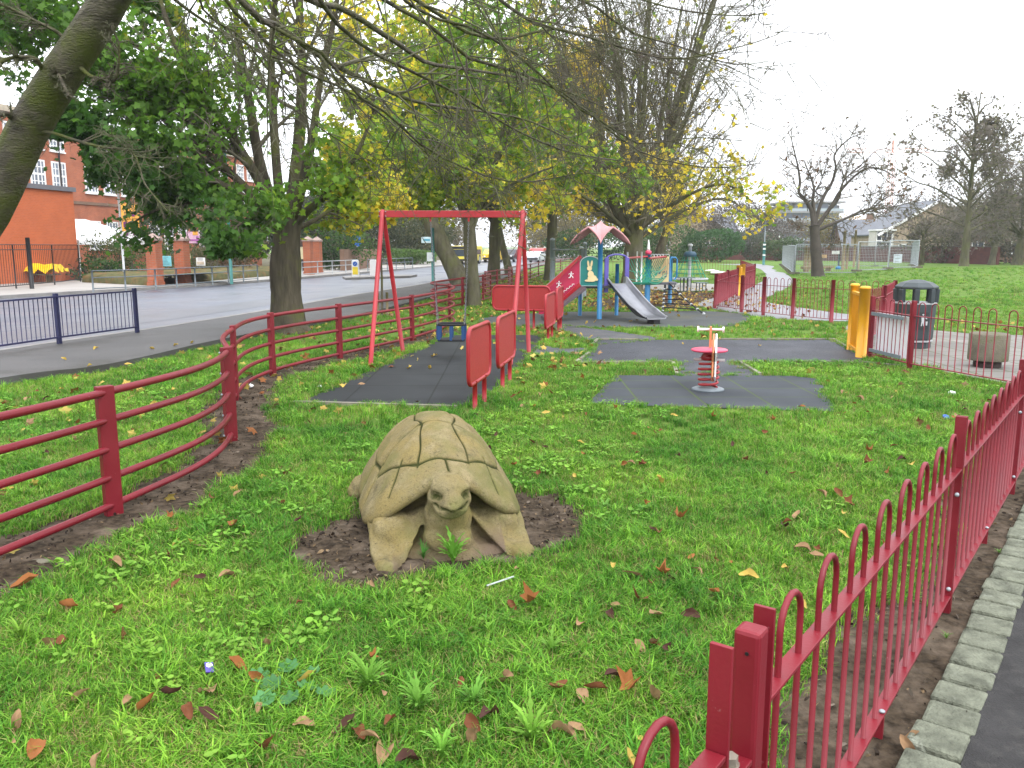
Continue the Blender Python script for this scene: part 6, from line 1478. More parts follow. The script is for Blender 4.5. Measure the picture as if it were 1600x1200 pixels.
# low garden bank behind the far rail
for k, (u0, v0, u1, v1) in enumerate([(128, 441, 240, 446.5), (300, 441, 465, 428)]):
    a, b = Vector((*G(u0, v0, .12), .12)), Vector((*G(u1, v1, .12), .12)); d_ = (b - a).normalized(); n_ = Vector((-d_.y, d_.x, 0)); mb = MB(); L_ = (b - a).length; nn_ = 24
    vs = []; 
    for i in range(nn_ + 1):
        for j, (o_, z_) in enumerate(((0, 0), (.05, .28), (.5, .40), (2.2, .46), (4.5, .42))): p = a + d_ * (L_ * i / nn_) + n_ * o_; vs.append((p.x, p.y, .118 + z_ * (1 + .12 * math.sin(i * 1.3 + j))))
    mb.add(vs, [(i * 5 + j, (i + 1) * 5 + j, (i + 1) * 5 + j + 1, i * 5 + j + 1) for i in range(nn_) for j in range(4)], 0, True)
    tag(mb.build('garden_bank', mat('bank_earth', (.10, .10, .045), .95, .35, 3, .5, 30, .1, c2=(.20, .11, .05), c2scale=2)), kind='structure')
# brown wall and kiosk beyond the piers
w1 = thing('roadside_wall', 'low red brick wall by the round blue sign', 'wall', (*G(565, 417), 0)); a = Vector((*G(535, 423, .12), 0)); b = Vector((*G(592, 417, .12), 0)); mb = MB(); mb.bar(a + Vector((0, 0, .8)), b + Vector((0, 0, .8)), .3, 1.6); mb.build('wall', BRICKW, w1)
ks = thing('timber_kiosk', 'dark timber kiosk with a cream panel right of the maple trunk', 'kiosk', ub(464, 60) + (0,)); x_, y_ = ub(464, 60)
mb = MB(); mb.box((x_, y_, 1.0), (1.9, 1.6, 1.75)); mb.build('wall', mat('kiosk_dark', (.030, .026, .028), .7), ks, bevel=.01)
mb = MB(); mb.prism([(-1.15, 0), (1.15, 0), (.95, .45), (-.95, .45)], (x_, y_ + .9, 1.88), (1, 0, 0), (0, 0, 1), 1.8); mb.build('roof', mat('kiosk_roof', (.06, .035, .028), .8), ks)
mb = MB(); mb.box((x_ + .42, y_ - .81, 1.35), (.7, .02, .85)); mb.build('panel', mat('kiosk_cream', (.55, .48, .30), .6), ks)
# ================================================================== BEYOND THE PARK: wall, houses, flats, crane, fencing, far trees
pw = thing('boundary_wall', 'long dark red brick wall along the far edge of the park', 'wall', (*ub(1300, 100), 0))
wl = [ub(1060, 118), ub(1180, 112), ub(1330, 104), ub(1450, 94), ub(1560, 84)]; 
mb = MB()
for a, b in zip(wl[:-1], wl[1:]): mb.bar((*a, .85), (*b, .85), .3, 1.75)
mb.build('wall', BRICKD, pw)
mb = MB()
for a, b in zip(wl[:-1], wl[1:]): mb.bar((*a, 1.77), (*b, 1.77), .4, .09)
mb.build('coping', mat('wall_coping', (.10, .085, .08), .8), pw)
def house(label, x, y, W, D, eave, ridge, rz, wallm, name='brick_house', gable_front=True, wins=(), group=None, chim=False, extra=None, z=0):
    t = thing(name, label, 'house', (0, 0, 0), 0, group)
    mb = MB(); hw = W / 2
    mb.prism([(-hw, 0), (hw, 0), (hw, eave), (0, ridge), (-hw, eave)], (0, 0, 0), (1, 0, 0), (0, 0, 1), -D); mb.build('wall', wallm, t)
    # prism pushed towards +y
    mb = MB(); ov = .35
    sl = (ridge - eave) / hw
    for s in (-1, 1):
        a = [(0, ridge + .02), (s * (hw + ov), eave - sl * ov + .02), (s * (hw + ov), eave - sl * ov + .20), (0, ridge + .20)]
        mb.prism(a, (0, -ov, 0), (1, 0, 0), (0, 0, 1), -(D + 2 * ov))
    rf_ = mb.build('roof', SLATE, t)
    mb = MB()
    for s in (-1, 1): mb.bar((0, -ov - .03, ridge + .06), (s * (hw + ov), -ov - .03, eave - sl * ov + .06), .05, .32)
    mb.build('barge_board', WHITE, t)
    if chim: mb = MB(); mb.box((hw * .45, D * .5, ridge + .3), (.7, .9, 1.6)); mb.build('chimney', BRICKW, rf_)
    for (wx, wz, ww, wh) in wins: window(t, (wx, -.004, wz), (1, 0, 0), (0, -1, 0), ww, wh, 2, 2, GLASS, WHITE)
    if extra: extra(t)
    t.location = (x, y, z); t.rotation_euler = (0, 0, rz); return t
# prism sign check: ex x ey = -y, so depth -D runs to +y
Yh = 104
def bay(t):
    mb = MB(); mb.box((-6.2, 1.2, 1.9), (2.2, 2.6, 3.6)); mb.build('bay_wall', mat('bay_render', (.52, .50, .46), .8), t)
    window(t, (-7.2, -.103, 1.4), (1, 0, 0), (0, -1, 0), 1.9, 2.2, 3, 2, GLASS, WHITE, 'bay_window')
    mb = MB(); mb.box((-6.2, 1.0, 3.78), (2.5, 2.9, .16)); mb.build('bay_roof', WHITE, t)
hx = at(1462, 400, Yh)[0]
house('large buff brick house with a wide white-edged gable behind the boundary wall', hx, Yh, 13.5, 12, 3.3, 7.3, R(-6), BRICKB, wins=[(-4.5, .9, 1.0, 1.2), (.6, .8, 1.3, 1.4), (3.6, .8, 1.4, 1.5)], extra=bay)
house('brown brick house with grey roof left of the buff gable', at(1338, 400, 125)[0] + 7.5, 125, 11, 10, 4.6, 8.4, R(80), BRICKW, wins=[(-3.6, 1.4, 1.2, 1.3), (1.2, 1.4, 1.2, 1.3)], chim=True, z=-2.9)
house('small house with white gable boards below the block of flats', at(1200, 400, 150)[0], 150, 8, 9, 4.2, 7.4, R(10), BRICKB, wins=[(-2.4, 1.6, 1.2, 1.2), (1.0, 1.6, 1.2, 1.2)], z=-2.6)
house('brick terrace house glimpsed behind the trees at the right edge', at(1566, 400, 98)[0], 98, 9, 9, 4.8, 8.2, R(-30), BRICKW, wins=[(-3.2, 1.0, 1.3, 1.4), (.8, 1.0, 1.3, 1.4), (-3.2, 3.4, 1.2, 1.2), (.8, 3.4, 1.2, 1.2)], chim=True)
house('pale house partly hidden by evergreens behind the bare tree', at(1075, 400, 140)[0], 140, 12, 9, 4.6, 8.0, R(0), BRICKB, wins=[(-4.4, 1.2, 1.4, 1.4), (-.8, 1.2, 1.4, 1.4), (2.8, 1.2, 1.4, 1.4), (-4.4, 3.3, 1.2, 1.1), (2.8, 3.3, 1.2, 1.1)])
house('white-rendered low house with slate roof beyond the evergreens', at(1140, 400, 150)[0], 150, 13, 9, 3.2, 6.8, R(88), mat('render_white', (.62, .62, .62), .8), wins=[(-3, 1, 1.4, 1.3), (2, 1, 1.4, 1.3)])
# block of flats under scaffold
Yf = 185; x0, x1 = at(1218, 400, Yf)[0], at(1312, 400, Yf)[0]; ztop = at(1260, 316, Yf)[2]
fb = thing('apartment_block', 'modern block of flats with glass balconies and flat roof behind the crooked tree', 'building', ((x0 + x1) / 2, Yf, 0))
mb = MB(); mb.box(((x0 + x1) / 2, Yf + 7, ztop / 2 - .3), (x1 - x0 - .6, 12, ztop - .6)); mb.build('wall', mat('flats_render', (.20, .19, .20), .7, .1, .3), fb)
nfl = 5
for k in range(nfl + 1):
    z_ = ztop - k * (ztop / (nfl + .4)); mb = MB(); mb.box(((x0 + x1) / 2, Yf + 6.2, z_), (x1 - x0 + (.6 if k == 0 else 0), 14, .34)); mb.build('floor_slab', mat('slab_concrete', (.22, .21, .22), .7), fb)
GF = mat('flats_glass', (.15, .19, .25), .12, .3, .4, 0, 60, .6)
for k in range(nfl):
    z_ = ztop - (k + .52) * (ztop / (nfl + .4)); nW = 6
    for j in range(nW):
        xa = x0 + .8 + (x1 - x0 - 1.6) * j / nW
        mb = MB(); mb.box((xa + 1.0, Yf + .96, z_), ((x1 - x0 - 1.6) / nW * .82, .06, 2.0)); wn = mb.build('window', GF, fb)
    mb = MB(); mb.box(((x0 + x1) / 2, Yf - .7, z_ - .75), (x1 - x0, .05, 1.0)); mb.build('balcony_screen', mat('balcony_glass', (.30, .34, .38), .2, .2, .5), fb)
bk = thing('apartment_block', 'pale far block of flats beside the park lamp', 'building', (*ub(1196, 230), 0)); x_, y_ = ub(1203, 230); zt = at(1200, 345, 230)[2]
mb = MB(); mb.box((x_, y_, zt / 2), (10, 12, zt)); mb.build('wall', mat('pale_render', (.55, .52, .46), .8, .08, .3), bk)
for k in range(3):
    for j in range(3): mb = MB(); mb.box((x_ - 3 + 3 * j, y_ - 6.02, zt - 1.8 - 2.8 * k), (1.4, .1, 1.4)); mb.build('window', GF, bk)
# tower crane
Yc = 330; xc = at(1383, 400, Yc)[0]; zc = at(1383, 238, Yc)[2]; CR = mat('crane_red_hazed', (.58, .22, .15), .5)  # the red is lightened, distance haze put into the paint colour
cr = thing('tower_crane', 'haze-paled red tower crane far off behind the trees', 'crane', (xc, Yc, 0))
mb = MB(); hw = .9
for sx_ in (-hw, hw):
    for sy_ in (-hw, hw): mb.bar((xc + sx_, Yc + sy_, 0), (xc + sx_, Yc + sy_, zc), .16, .16)
k = 0; z_ = 0
while z_ < zc - 2.4: mb.bar((xc - hw, Yc - hw, z_), (xc + hw, Yc - hw, z_ + 2.2), .10, .10, up=(0, 1, 0)); mb.bar((xc + hw, Yc - hw, z_), (xc - hw, Yc - hw, z_ + 2.2), .10, .10, up=(0, 1, 0)); z_ += 2.2
mb.build('mast', CR, cr)
xa, xb = at(1312, 400, Yc)[0], at(1440, 400, Yc)[0]; mb = MB()
for z_ in (zc, zc + 1.3): mb.bar((xa, Yc, z_), (xb, Yc, z_), .22, .22)
x_ = xa
while x_ < xb - 1.5: mb.bar((x_, Yc, zc), (x_ + .9, Yc, zc + 1.3), .10, .10, up=(0, 1, 0)); mb.bar((x_ + .9, Yc, zc + 1.3), (x_ + 1.8, Yc, zc), .10, .10, up=(0, 1, 0)); x_ += 1.8
mb.build('jib', CR, cr)
mb = MB(); mb.bar((xc, Yc, zc), (xc, Yc, zc + 4.5), .5, .5, up=(0, 1, 0)); mb.bar((xc, Yc, zc + 4.4), (xa + 4, Yc, zc + 1.3), .08, .08); mb.bar((xc, Yc, zc + 4.4), (xb - 2, Yc, zc + 1.3), .08, .08); mb.build('apex', CR, cr)
mb = MB(); mb.box((xc + 1.4, Yc - .8, zc - 1.3), (1.4, 1.4, 1.8)); mb.build('cab', WHITE, cr)
# park lamp
lp = thing('park_lamp', 'slim park lamp post with dark green foot beside the path end', 'lamp post', (*G(1193, 414), 0)); x_, y_ = G(1193, 414)
mb = MB(); mb.tube([(x_, y_, -.02), (x_, y_, 2.2)], .13, 10); mb.build('base', TEAL, lp)
mb = MB(); mb.tube([(x_, y_, 2.2), (x_, y_, 5.2)], .06, 8); mb.build('pole', GREYP, lp)
mb = MB(); mb.box((x_, y_, 5.26), (.55, .3, .13)); mb.build('lantern', GREYP, lp)
mb = MB()
for z_ in (.9, 1.5, 1.9): mb.tube([(x_, y_, z_), (x_, y_, z_ + .16)], .137, 10)
mb.build('sticker_band', WHITE, lp)
# temporary mesh fencing
mf = thing('mesh_fencing', 'grey temporary mesh fencing around young trees on the lawn', 'fencing', (*G(1240, 430), 0))
q = [G(1222, 413.5), G(1241, 430), G(1340, 432), G(1424, 424)]; q = [(a, b) for a, b in q]; hF = 1.75
q[3] = (at(1424, 400, 58)[0], 57.0); q[2] = (at(1335, 400, 54)[0], 53.5)
top_l = (at(1424, 400, 73)[0], 73.0)
runs = [(q[0], q[1]), (q[1], q[2]), (q[2], q[3]), (q[3], top_l), (top_l, q[0])]
for ri, (a, b) in enumerate(runs):
    a, b = Vector((*a, 0)), Vector((*b, 0)); L_ = (b - a).length; n = max(1, int(L_ / 3.4 + .5))
    for k in range(n):
        p, s = a.lerp(b, k / n), a.lerp(b, (k + 1) / n); zb = max(float(hz(p.x, p.y)), float(hz(s.x, s.y))) + .08; zt = zb + hF
        mb = MB(); u_ = (s - p).normalized() * .04
        mb.tube([p + u_ + Vector((0, 0, zb)), p + u_ + Vector((0, 0, zt)), s - u_ + Vector((0, 0, zt)), s - u_ + Vector((0, 0, zb))], .034, 6, closed=True)
        m2 = int((s - p).length / .15)
        for j in range(1, m2): w_ = p.lerp(s, j / m2); mb.tube([w_ + Vector((0, 0, zb)), w_ + Vector((0, 0, zt))], .007, 3, caps=False)
        for j in range(1, 9): mb.bar(p + u_ + Vector((0, 0, zb + hF * j / 9)), s - u_ + Vector((0, 0, zb + hF * j / 9)), .010, .010)
        mb.build('mesh_panel', GREYM, mf)
        mb = MB(); mb.box((p.x, p.y, zb - .04), (.6, .25, .12)); mb.build('foot_block', CONC, mf)
def onmesh(name, label, u0, v0, u1, v1, Y, m): flatsign(name, label, 'sign', u0, v0, u1, v1, Y, m, [('text_line', rows(3), INK)])
onmesh('site_sign', 'blank white strip sign on the front of the mesh fencing', 1300, 392, 1312, 397, 52.7, WHITE)
onmesh('site_sign', 'orange and cream strip sign on the mesh fencing beside the crooked trunk', 1281, 398, 1292, 403, 52.4, mat('sign_orange', (.62, .42, .24), .6))
onmesh('site_sign', 'large pale blue-white sheet sign on the right end of the mesh fencing', 1396, 397, 1410, 411, 56, mat('sign_pale', (.60, .66, .74), .6))
rng = np.random.default_rng(123)
for k, (u, Y, h_, r_) in enumerate([(1259, 60, 1.7, .14), (1266, 62, 1.65, .14), (1318, 58, 2.6, .10), (1324, 60, 1.75, .10), (1335, 63, 2.7, .09), (1342, 59, 1.8, .09)]):
    p = ub(u, Y); t = thing('timber_post', ['left stout timber post of a pair inside the mesh fencing', 'right stout timber post of a pair inside the mesh fencing', 'tall slim timber pole right of the crooked tree inside the mesh fencing', 'shorter timber pole touching the tall one inside the mesh fencing', 'second tall timber pole further right inside the mesh fencing', 'slim timber stake at the right of the group inside the mesh fencing'][k], 'post', (*p, 0))
    z_ = float(hz(*p)); mb = MB(); mb.tube([(*p, z_ - .05), (*p, z_ + h_)], r_, 8); mb.build('shaft', WOODP, t); mb = MB(); mb.lathe([(r_ * 1.05, 0), (r_ * .6, .06), (.01, .07)], (*p, z_ + h_), 8); mb.build('cap', WOODP, t)
wb = thing('timber_beam', 'long low timber beam on the ground inside the mesh fencing', 'beam', (*ub(1280, 58), 0)); a = ub(1254, 57); b = ub(1302, 58); mb = MB(); mb.bar((*a, .38), (*b, .42), .25, .16); mb.build('beam', WOODP, wb); mb = MB(); mb.box((a[0] + .3, a[1], .15), (.3, .3, .32)); mb.box((b[0] - .3, b[1], .16), (.3, .3, .36)); mb.build('support', WOODP, wb)
hp = thing('hand_pump', 'blue water pump post inside the mesh fencing', 'pump', (*ub(1311, 60), 0)); p = ub(1311, 60); mb = MB(); mb.tube([(*p, 0), (*p, 1.5)], .07, 8); mb.build('post', mat('pump_dark', (.05, .07, .09), .5), hp); mb = MB(); mb.lathe([(.16, .1), (.2, .3), (.12, .42)], (*p, 0), 12); mb.build('base', BLUEP, hp)
# far shrubs and trees behind the wall
bush('evergreen_bush', 'dark green evergreen bush left of the rope roundabout mast', ub(1045, 95), (3.6, 2.5, 2.1), 5200, GRN, 71, (.22, .36), gaps=.05)
bush('evergreen_bush', 'dark green evergreen bush right of the rope roundabout mast', ub(1118, 98), (3.6, 2.5, 1.9), 5200, [(.02, .07, .02), (.05, .13, .03)], 72, (.22, .36), gaps=.05)
bush('evergreen_bush', 'low dark shrub under the bare tree by the far lawn edge', ub(935, 100), (6.5, 3, 2.1), 6500, GRN, 73, (.24, .4), gaps=.05)
bush('evergreen_bush', 'green shrub by the foot of the park lamp', ub(1218, 105), (2.8, 2, 1.6), 3000, [(.04, .08, .03), (.10, .15, .05)], 74, (.22, .36))
bush('evergreen_bush', 'grey-green shrub just left of the park lamp', ub(1172, 106), (3.2, 2, 2.0), 3600, [(.05, .07, .04), (.10, .12, .07)], 75, (.22, .36))
def haze_tree(label, u, Y, r, z, n, cols, seed, name='far_tree', size=(.2, .42), gaps=.25):
    global rng
    x_, y_ = ub(u, Y); t = bush(name, label, (x_, y_), r, int(n * 2.2), cols, seed, size, 'tree', 'far trees beyond the wall', 7, TWIG, gaps); return t
haze_tree('brownish bare far tree left of the park lamp', 1155, 125, (7.5, 4, 4.6), 0, 5200, GRYB, 81)
haze_tree('hazy grey-brown far tree behind the crooked trunk', 1248, 135, (7.0, 4, 2.9), 0, 4200, GRYB, 82)
haze_tree('yellow-orange far tree right of the crooked trunk', 1300, 130, (5.2, 3, 3.4), 0, 3800, [(.16, .15, .05), (.30, .24, .06), (.40, .22, .05)], 83)
haze_tree('orange-brown far tree in front of the brown brick house', 1362, 116, (3.4, 3, 2.7), 0, 2800, ORN, 84)
haze_tree('tall hazy far tree above the flats roofline at right of the crane', 1408, 140, (6.5, 4, 5.2), 0, 4200, GRYB, 85)
haze_tree('dull green-brown tree behind the lone alder', 1478, 92, (3.5, 3, 3.2), 0, 3200, [(.06, .065, .035), (.10, .09, .05), (.14, .10, .06)], 86)
haze_tree('dark twiggy tree filling the right edge behind the wall', 1590, 88, (5.5, 4, 3.6), 0, 5200, [(.05, .05, .035), (.09, .08, .05), (.13, .10, .07)], 87)
haze_tree('faint brown tree behind the bare tree branches', 1010, 125, (8, 4, 4.6), 0, 5000, BRN, 88)
haze_tree('brown-grey tree behind the playhouse roof', 900, 130, (9, 4, 5.4), 0, 6000, [(.10, .09, .05), (.17, .14, .06), (.22, .18, .06)], 89)
# ================================================================== GRASS, WEEDS, FALLEN LEAVES, LITTER
rng = np.random.default_rng(2024)
OUT = []
roadside = np.array([(-60, -10)] + [tuple(p) for p in PI_] + [(12, 220), (-60, 220)])
path_r = np.array([fl(-9, .02), fl(14, .02), fl(14, 12), fl(-9, 12)])
def blocked(x, y, soft=.0):
    b = np.zeros(len(x), bool)
    for P in NOGRASS + [roadside, path_r]:
        lo, hi = P.min(0) - .1, P.max(0) + .1; m = (x > lo[0]) & (x < hi[0]) & (y > lo[1]) & (y < hi[1])
        if m.any(): i = np.where(m)[0]; jx = rng.normal(0, soft, len(i)); jy = rng.normal(0, soft, len(i)); b[i] |= inpoly(x[i] + jx, y[i] + jy, P)
    return b
def inview(x, y, mrg=.22): return np.abs(x) < y * (.611 + mrg) + 1.2
def scatter(n, y0, y1, pw=1.0):
    y = (y0 ** (1 + pw) + rng.uniform(0, 1, n) * (y1 ** (1 + pw) - y0 ** (1 + pw))) ** (1 / (1 + pw)); x = rng.uniform(-1, 1, n) * (y * .84 + 1.25); return x, y
def tuft(nb, rad, h0, h1, wd, cols, lean=.5, bend=.5, seg=2):
    V, F3, F4, C = [], [], [], []; r_ = rng
    for k in range(nb):
        a = r_.uniform(0, 6.28); q = rad * math.sqrt(r_.uniform(0, 1)); b = np.array([q * math.cos(a), q * math.sin(a), -.005]); h = r_.uniform(h0, h1)
        d = r_.uniform(0, 6.28); ln_ = r_.uniform(.1, lean); dv_ = np.array([math.cos(d), math.sin(d), 0]); sdv = np.array([-math.sin(d), math.cos(d), 0]); w_ = wd * r_.uniform(.7, 1.3)
        if r_.uniform() < .5: sdv = np.array([math.cos(a2 := r_.uniform(0, 6.28)), math.sin(a2), 0])
        m_ = b + dv_ * h * ln_ * .4 + np.array([0, 0, h * .62]); t_ = b + dv_ * h * (ln_ + bend * r_.uniform(.2, 1)) + np.array([0, 0, h * r_.uniform(.75, 1.0)])
        o = len(V); V += [b - sdv * w_, b + sdv * w_, m_ - sdv * w_ * .8, m_ + sdv * w_ * .8, t_]; F4.append((o, o + 1, o + 3, o + 2)); F3.append((o + 2, o + 3, o + 4))
        c = np.array(cols[r_.integers(len(cols))]) * r_.uniform(.75, 1.25); C += [c] * 5
    return np.array(V), F4, F3, np.array(C)
GC = [(.098, .265, .024), (.13, .31, .029), (.17, .355, .038), (.068, .195, .022), (.22, .37, .05), (.30, .32, .10), (.26, .20, .09)]
tcol = bpy.data.collections.new('grass_tufts')
def proto(i, *a, **k):
    V, F4, F3, C = tuft(*a, **k); o = np_mesh('grass_tuft', V, [np.array(F4), np.array(F3)], BLADE, vcol=C)
    col.objects.unlink(o); tcol.objects.link(o)
for i in range(8): proto(i, 34, .085, .030, .078, .0026, GC, .55, .5)
for i in range(3): proto(i, 22, .06, .05, .115, .0034, GC[:4], .6, .7)
def gn_instances(name, P, rot, scl, coll, label_kind='stuff'):
    me = bpy.data.meshes.new(name); me.vertices.add(len(P)); me.vertices.foreach_set('co', P.astype(np.float32).ravel())
    for nm, v in (('rot', rot), ('scl', scl)): a = me.attributes.new(nm, 'FLOAT', 'POINT'); a.data.foreach_set('value', v.astype(np.float32))
    o = link_mesh(name, me, None); g = bpy.data.node_groups.new(name + '_nodes', 'GeometryNodeTree')
    g.interface.new_socket('Geometry', in_out='INPUT', socket_type='NodeSocketGeometry'); g.interface.new_socket('Geometry', in_out='OUTPUT', socket_type='NodeSocketGeometry')
    N, L = g.nodes, g.links; gi, go = N.new('NodeGroupInput'), N.new('NodeGroupOutput'); ci = N.new('GeometryNodeCollectionInfo'); ci.inputs['Collection'].default_value = coll; ci.inputs['Separate Children'].default_value = True; ci.inputs['Reset Children'].default_value = True
    ip = N.new('GeometryNodeInstanceOnPoints'); ip.inputs['Pick Instance'].default_value = True
    def attr(n_): a = N.new('GeometryNodeInputNamedAttribute'); a.data_type = 'FLOAT'; a.inputs['Name'].default_value = n_; return a.outputs['Attribute']
    cx_ = N.new('ShaderNodeCombineXYZ'); L.new(attr('rot'), cx_.inputs[2]); L.new(cx_.outputs[0], ip.inputs['Rotation']); L.new(attr('scl'), ip.inputs['Scale'])
    L.new(gi.outputs[0], ip.inputs['Points']); L.new(ci.outputs[0], ip.inputs['Instance']); L.new(ip.outputs[0], go.inputs[0])
    o.modifiers.new('scatter', 'NODES').node_group = g; return tag(o, kind=label_kind)
X, Y = [], []
for n, y0, y1, pw in ((3500, .4, 1.6, .3), (16000, 1.6, 4.2, .9), (25000, 4.2, 8, .6), (27000, 8, 16, .5), (20000, 16, 30, .5), (14000, 30, 56, .3)):
    x, y = scatter(n, y0, y1, pw); X.append(x); Y.append(y)
x, y = np.concatenate(X), np.concatenate(Y)
ok = inview(x, y) & ~blocked(x, y, .035); x, y = x[ok], y[ok]
P3 = np.stack([x, y, hz(x, y)], 1)
thin = lownoise(P3, 1.3, 31) * .5 + lownoise(P3, 4.2, 32) * .5
under = np.exp(-((x + 1.8) / 2.2) ** 2) * (y > 12) * .8      # thinner turf beneath the trees
ok = thin > (-1.6 + 1.3 * under); x, y, P3, thin = x[ok], y[ok], P3[ok], thin[ok]
scl = rng.uniform(.65, 1.2, len(x)) * np.clip(1 + .25 * thin, .55, 1.3) * np.where(y > 12, 1.1, 1) * np.where(y > 30, 1.3, 1)
gn_instances('grass', P3, rng.uniform(0, 6.28, len(x)), scl, tcol)
# grass creeping over the pad edges and round the sculpture's feet
ex, ey_ = [], []
for P in NOGRASS:
    if abs(P).max() > 26: continue
    c_ = np.concatenate([P, P[:1]]); L_ = np.concatenate([[0], np.cumsum(np.linalg.norm(np.diff(c_, axis=0), axis=1))]); n = int(L_[-1] * 11); s_ = rng.uniform(0, L_[-1], n)
    ex.append(np.interp(s_, L_, c_[:, 0]) + rng.normal(0, .05, n)); ey_.append(np.interp(s_, L_, c_[:, 1]) + rng.normal(0, .05, n))
ex, ey_ = np.concatenate(ex), np.concatenate(ey_); ok = inview(ex, ey_) & (ey_ > 1.6) & ~((ex * FN[0] + ey_ * FN[1]) - FP0 @ FN > -.10) & ~inpoly(ex, ey_, roadside); ex, ey_ = ex[ok], ey_[ok]
ok = ~inpoly(ex, ey_, np.array(slab)); ex, ey_ = ex[ok], ey_[ok]
gn_instances('edge_grass', np.stack([ex, ey_, np.zeros(len(ex))], 1), rng.uniform(0, 6.28, len(ex)), rng.uniform(.5, 1.05, len(ex)), tcol)

# weeds: rosettes of lobed leaves
def rosette(n, r_, colr, lobed=True, up=.4):
    V, F, C = [], [], []
    for k in range(n):
        a = 2 * math.pi * k / n + rng.uniform(-.3, .3); L_ = r_ * rng.uniform(.45, 1.2); e = rng.uniform(up * .5, up * 1.4); d = np.array([math.cos(a), math.sin(a), 0]); s = np.array([-math.sin(a), math.cos(a), 0]); o = len(V); m = 8
        for i in range(m + 1):
            t = i / m; wd = L_ * (.085 if lobed else .055) * (math.sin(math.pi * min(t * .9 + .08, 1)) ** .8) * (1 if not lobed else (1.25 if i % 2 else .45)); z = L_ * (e * t - .45 * e * t * t); p = d * L_ * (t * .35 + t * t * .45) + np.array([0, 0, .01 + z])
            V += [p - s * wd + np.array([0, 0, .12 * wd]), p, p + s * wd + np.array([0, 0, .12 * wd])]
        for i in range(m):
            b = o + i * 3; F += [(b, b + 1, b + 4, b + 3), (b + 1, b + 2, b + 5, b + 4)]
        C += [np.array(colr) * rng.uniform(.8, 1.25)] * ((m + 1) * 3)
    return np.array(V), np.array(F), np.array(C)
WC = [(.17, .35, .035), (.22, .41, .045), (.13, .30, .04), (.22, .36, .08)]
wcol = bpy.data.collections.new('weed_protos')
for i in range(6):
    V, F, C = rosette(int(rng.integers(6, 11)), rng.uniform(.05, .10), WC[i % 4], i % 3 != 2, rng.uniform(.5, 1.1)); o = np_mesh('lawn_weed', V, [F], WEEDM, vcol=C); col.objects.unlink(o); wcol.objects.link(o)
for i in range(4):
    V, F, C = [], [], []
    for k in range(13):
        a = rng.uniform(0, 6.28); q = .085 * math.sqrt(rng.uniform(0, 1)); c0 = np.array([q * math.cos(a), q * math.sin(a), rng.uniform(.025, .06)]); r1 = rng.uniform(.010, .020); o = len(V); tl = rng.normal(0, .3, 2)
        V.append(c0); V += [c0 + np.array([r1 * math.cos(b), r1 * math.sin(b), r1 * (tl[0] * math.cos(b) + tl[1] * math.sin(b) + .25)]) for b in np.linspace(0, 6.28, 8)[:-1]]; F += [(o, o + 1 + j, o + 1 + (j + 1) % 7) for j in range(7)]; C += [np.array((.19, .38, .05)) * rng.uniform(.7, 1.2)] * 8
    o = np_mesh('clover_patch', np.array(V), [np.array(F)], WEEDM, vcol=np.array(C)); col.objects.unlink(o); wcol.objects.link(o)
x, y = scatter(12000, 2.0, 13, .7); P3 = np.stack([x, y, x * 0], 1); ok = inview(x, y) & ~blocked(x, y, .03) & (lownoise(P3, 1.1, 41) + rng.normal(0, .4, len(x)) > .35); P3 = P3[ok]; P3[:, 2] = .02
gn_instances('lawn_weeds', P3, rng.uniform(0, 6.28, len(P3)), rng.uniform(.45, 1.05, len(P3)), wcol)
wl = []
def weed(u, v, r_, n, colr, label, lobed=True, up=1.0, name='dandelion_plant', cat='weed'):
    r_ *= .52; n = int(n * 2); up *= 1.35
    x_, y_ = G(u, v); V, F, C = rosette(n, r_, colr, lobed, up); V[:, 0] += x_; V[:, 1] += y_; V[:, 2] += .012
    t = np_mesh(name, V - np.array([x_, y_, 0]), [F], WEEDM, vcol=C); t.location = (x_, y_, 0); return tag(t, label, cat)
weed(708, 886, .24, 24, (.20, .42, .06), 'bright green leafy weed growing from the soil right under the tortoise head', True, 1.5)
weed(662, 880, .11, 18, (.06, .19, .03), 'darker grassy weed beside the tortoise left foreleg', False, 1.8)
weed(575, 1085, .20, 20, (.17, .36, .05), 'large upright dandelion on the lawn below the tortoise left foot', True, 1.3)
weed(655, 1120, .20, 22, (.16, .35, .05), 'broad dandelion clump near the bottom edge, below the tortoise', True, 1.2)
weed(740, 1110, .16, 16, (.15, .33, .05), 'pale dandelion clump near the bottom edge right of the broad clump', True, 1.2)
weed(860, 1030, .15, 14, (.16, .34, .05), 'light green dandelion on the lawn halfway between tortoise and gate', True, 1.3)
weed(830, 1170, .19, 20, (.18, .37, .05), 'bright spiky weed at the bottom edge left of the gate', True, 1.4)
weed(690, 1195, .18, 18, (.17, .36, .05), 'bright weed cut by the bottom edge below the tortoise', True, 1.3)
weed(945, 800, .15, 14, (.13, .27, .05), 'low leafy weed on the lawn right of the tortoise', True, .8)
weed(1005, 805, .15, 14, (.13, .27, .05), 'low weed right of another, between the tortoise and the bow-top fence', True, .8)
weed(35, 1010, .18, 18, (.19, .36, .05), 'yellow-green tufted weed near the left edge of the lawn', False, 1.4)
weed(445, 930, .11, 14, (.17, .33, .05), 'small upright weed left of the soil in front of the tortoise', False, 1.5)
weed(1478, 1005, .06, 9, (.12, .24, .05), 'small weed in the soil between fence foot and sett kerb', True, 1.0)
weed(1560, 870, .06, 9, (.12, .24, .05), 'small weed beside the setts farther up the kerb', True, 1.0)
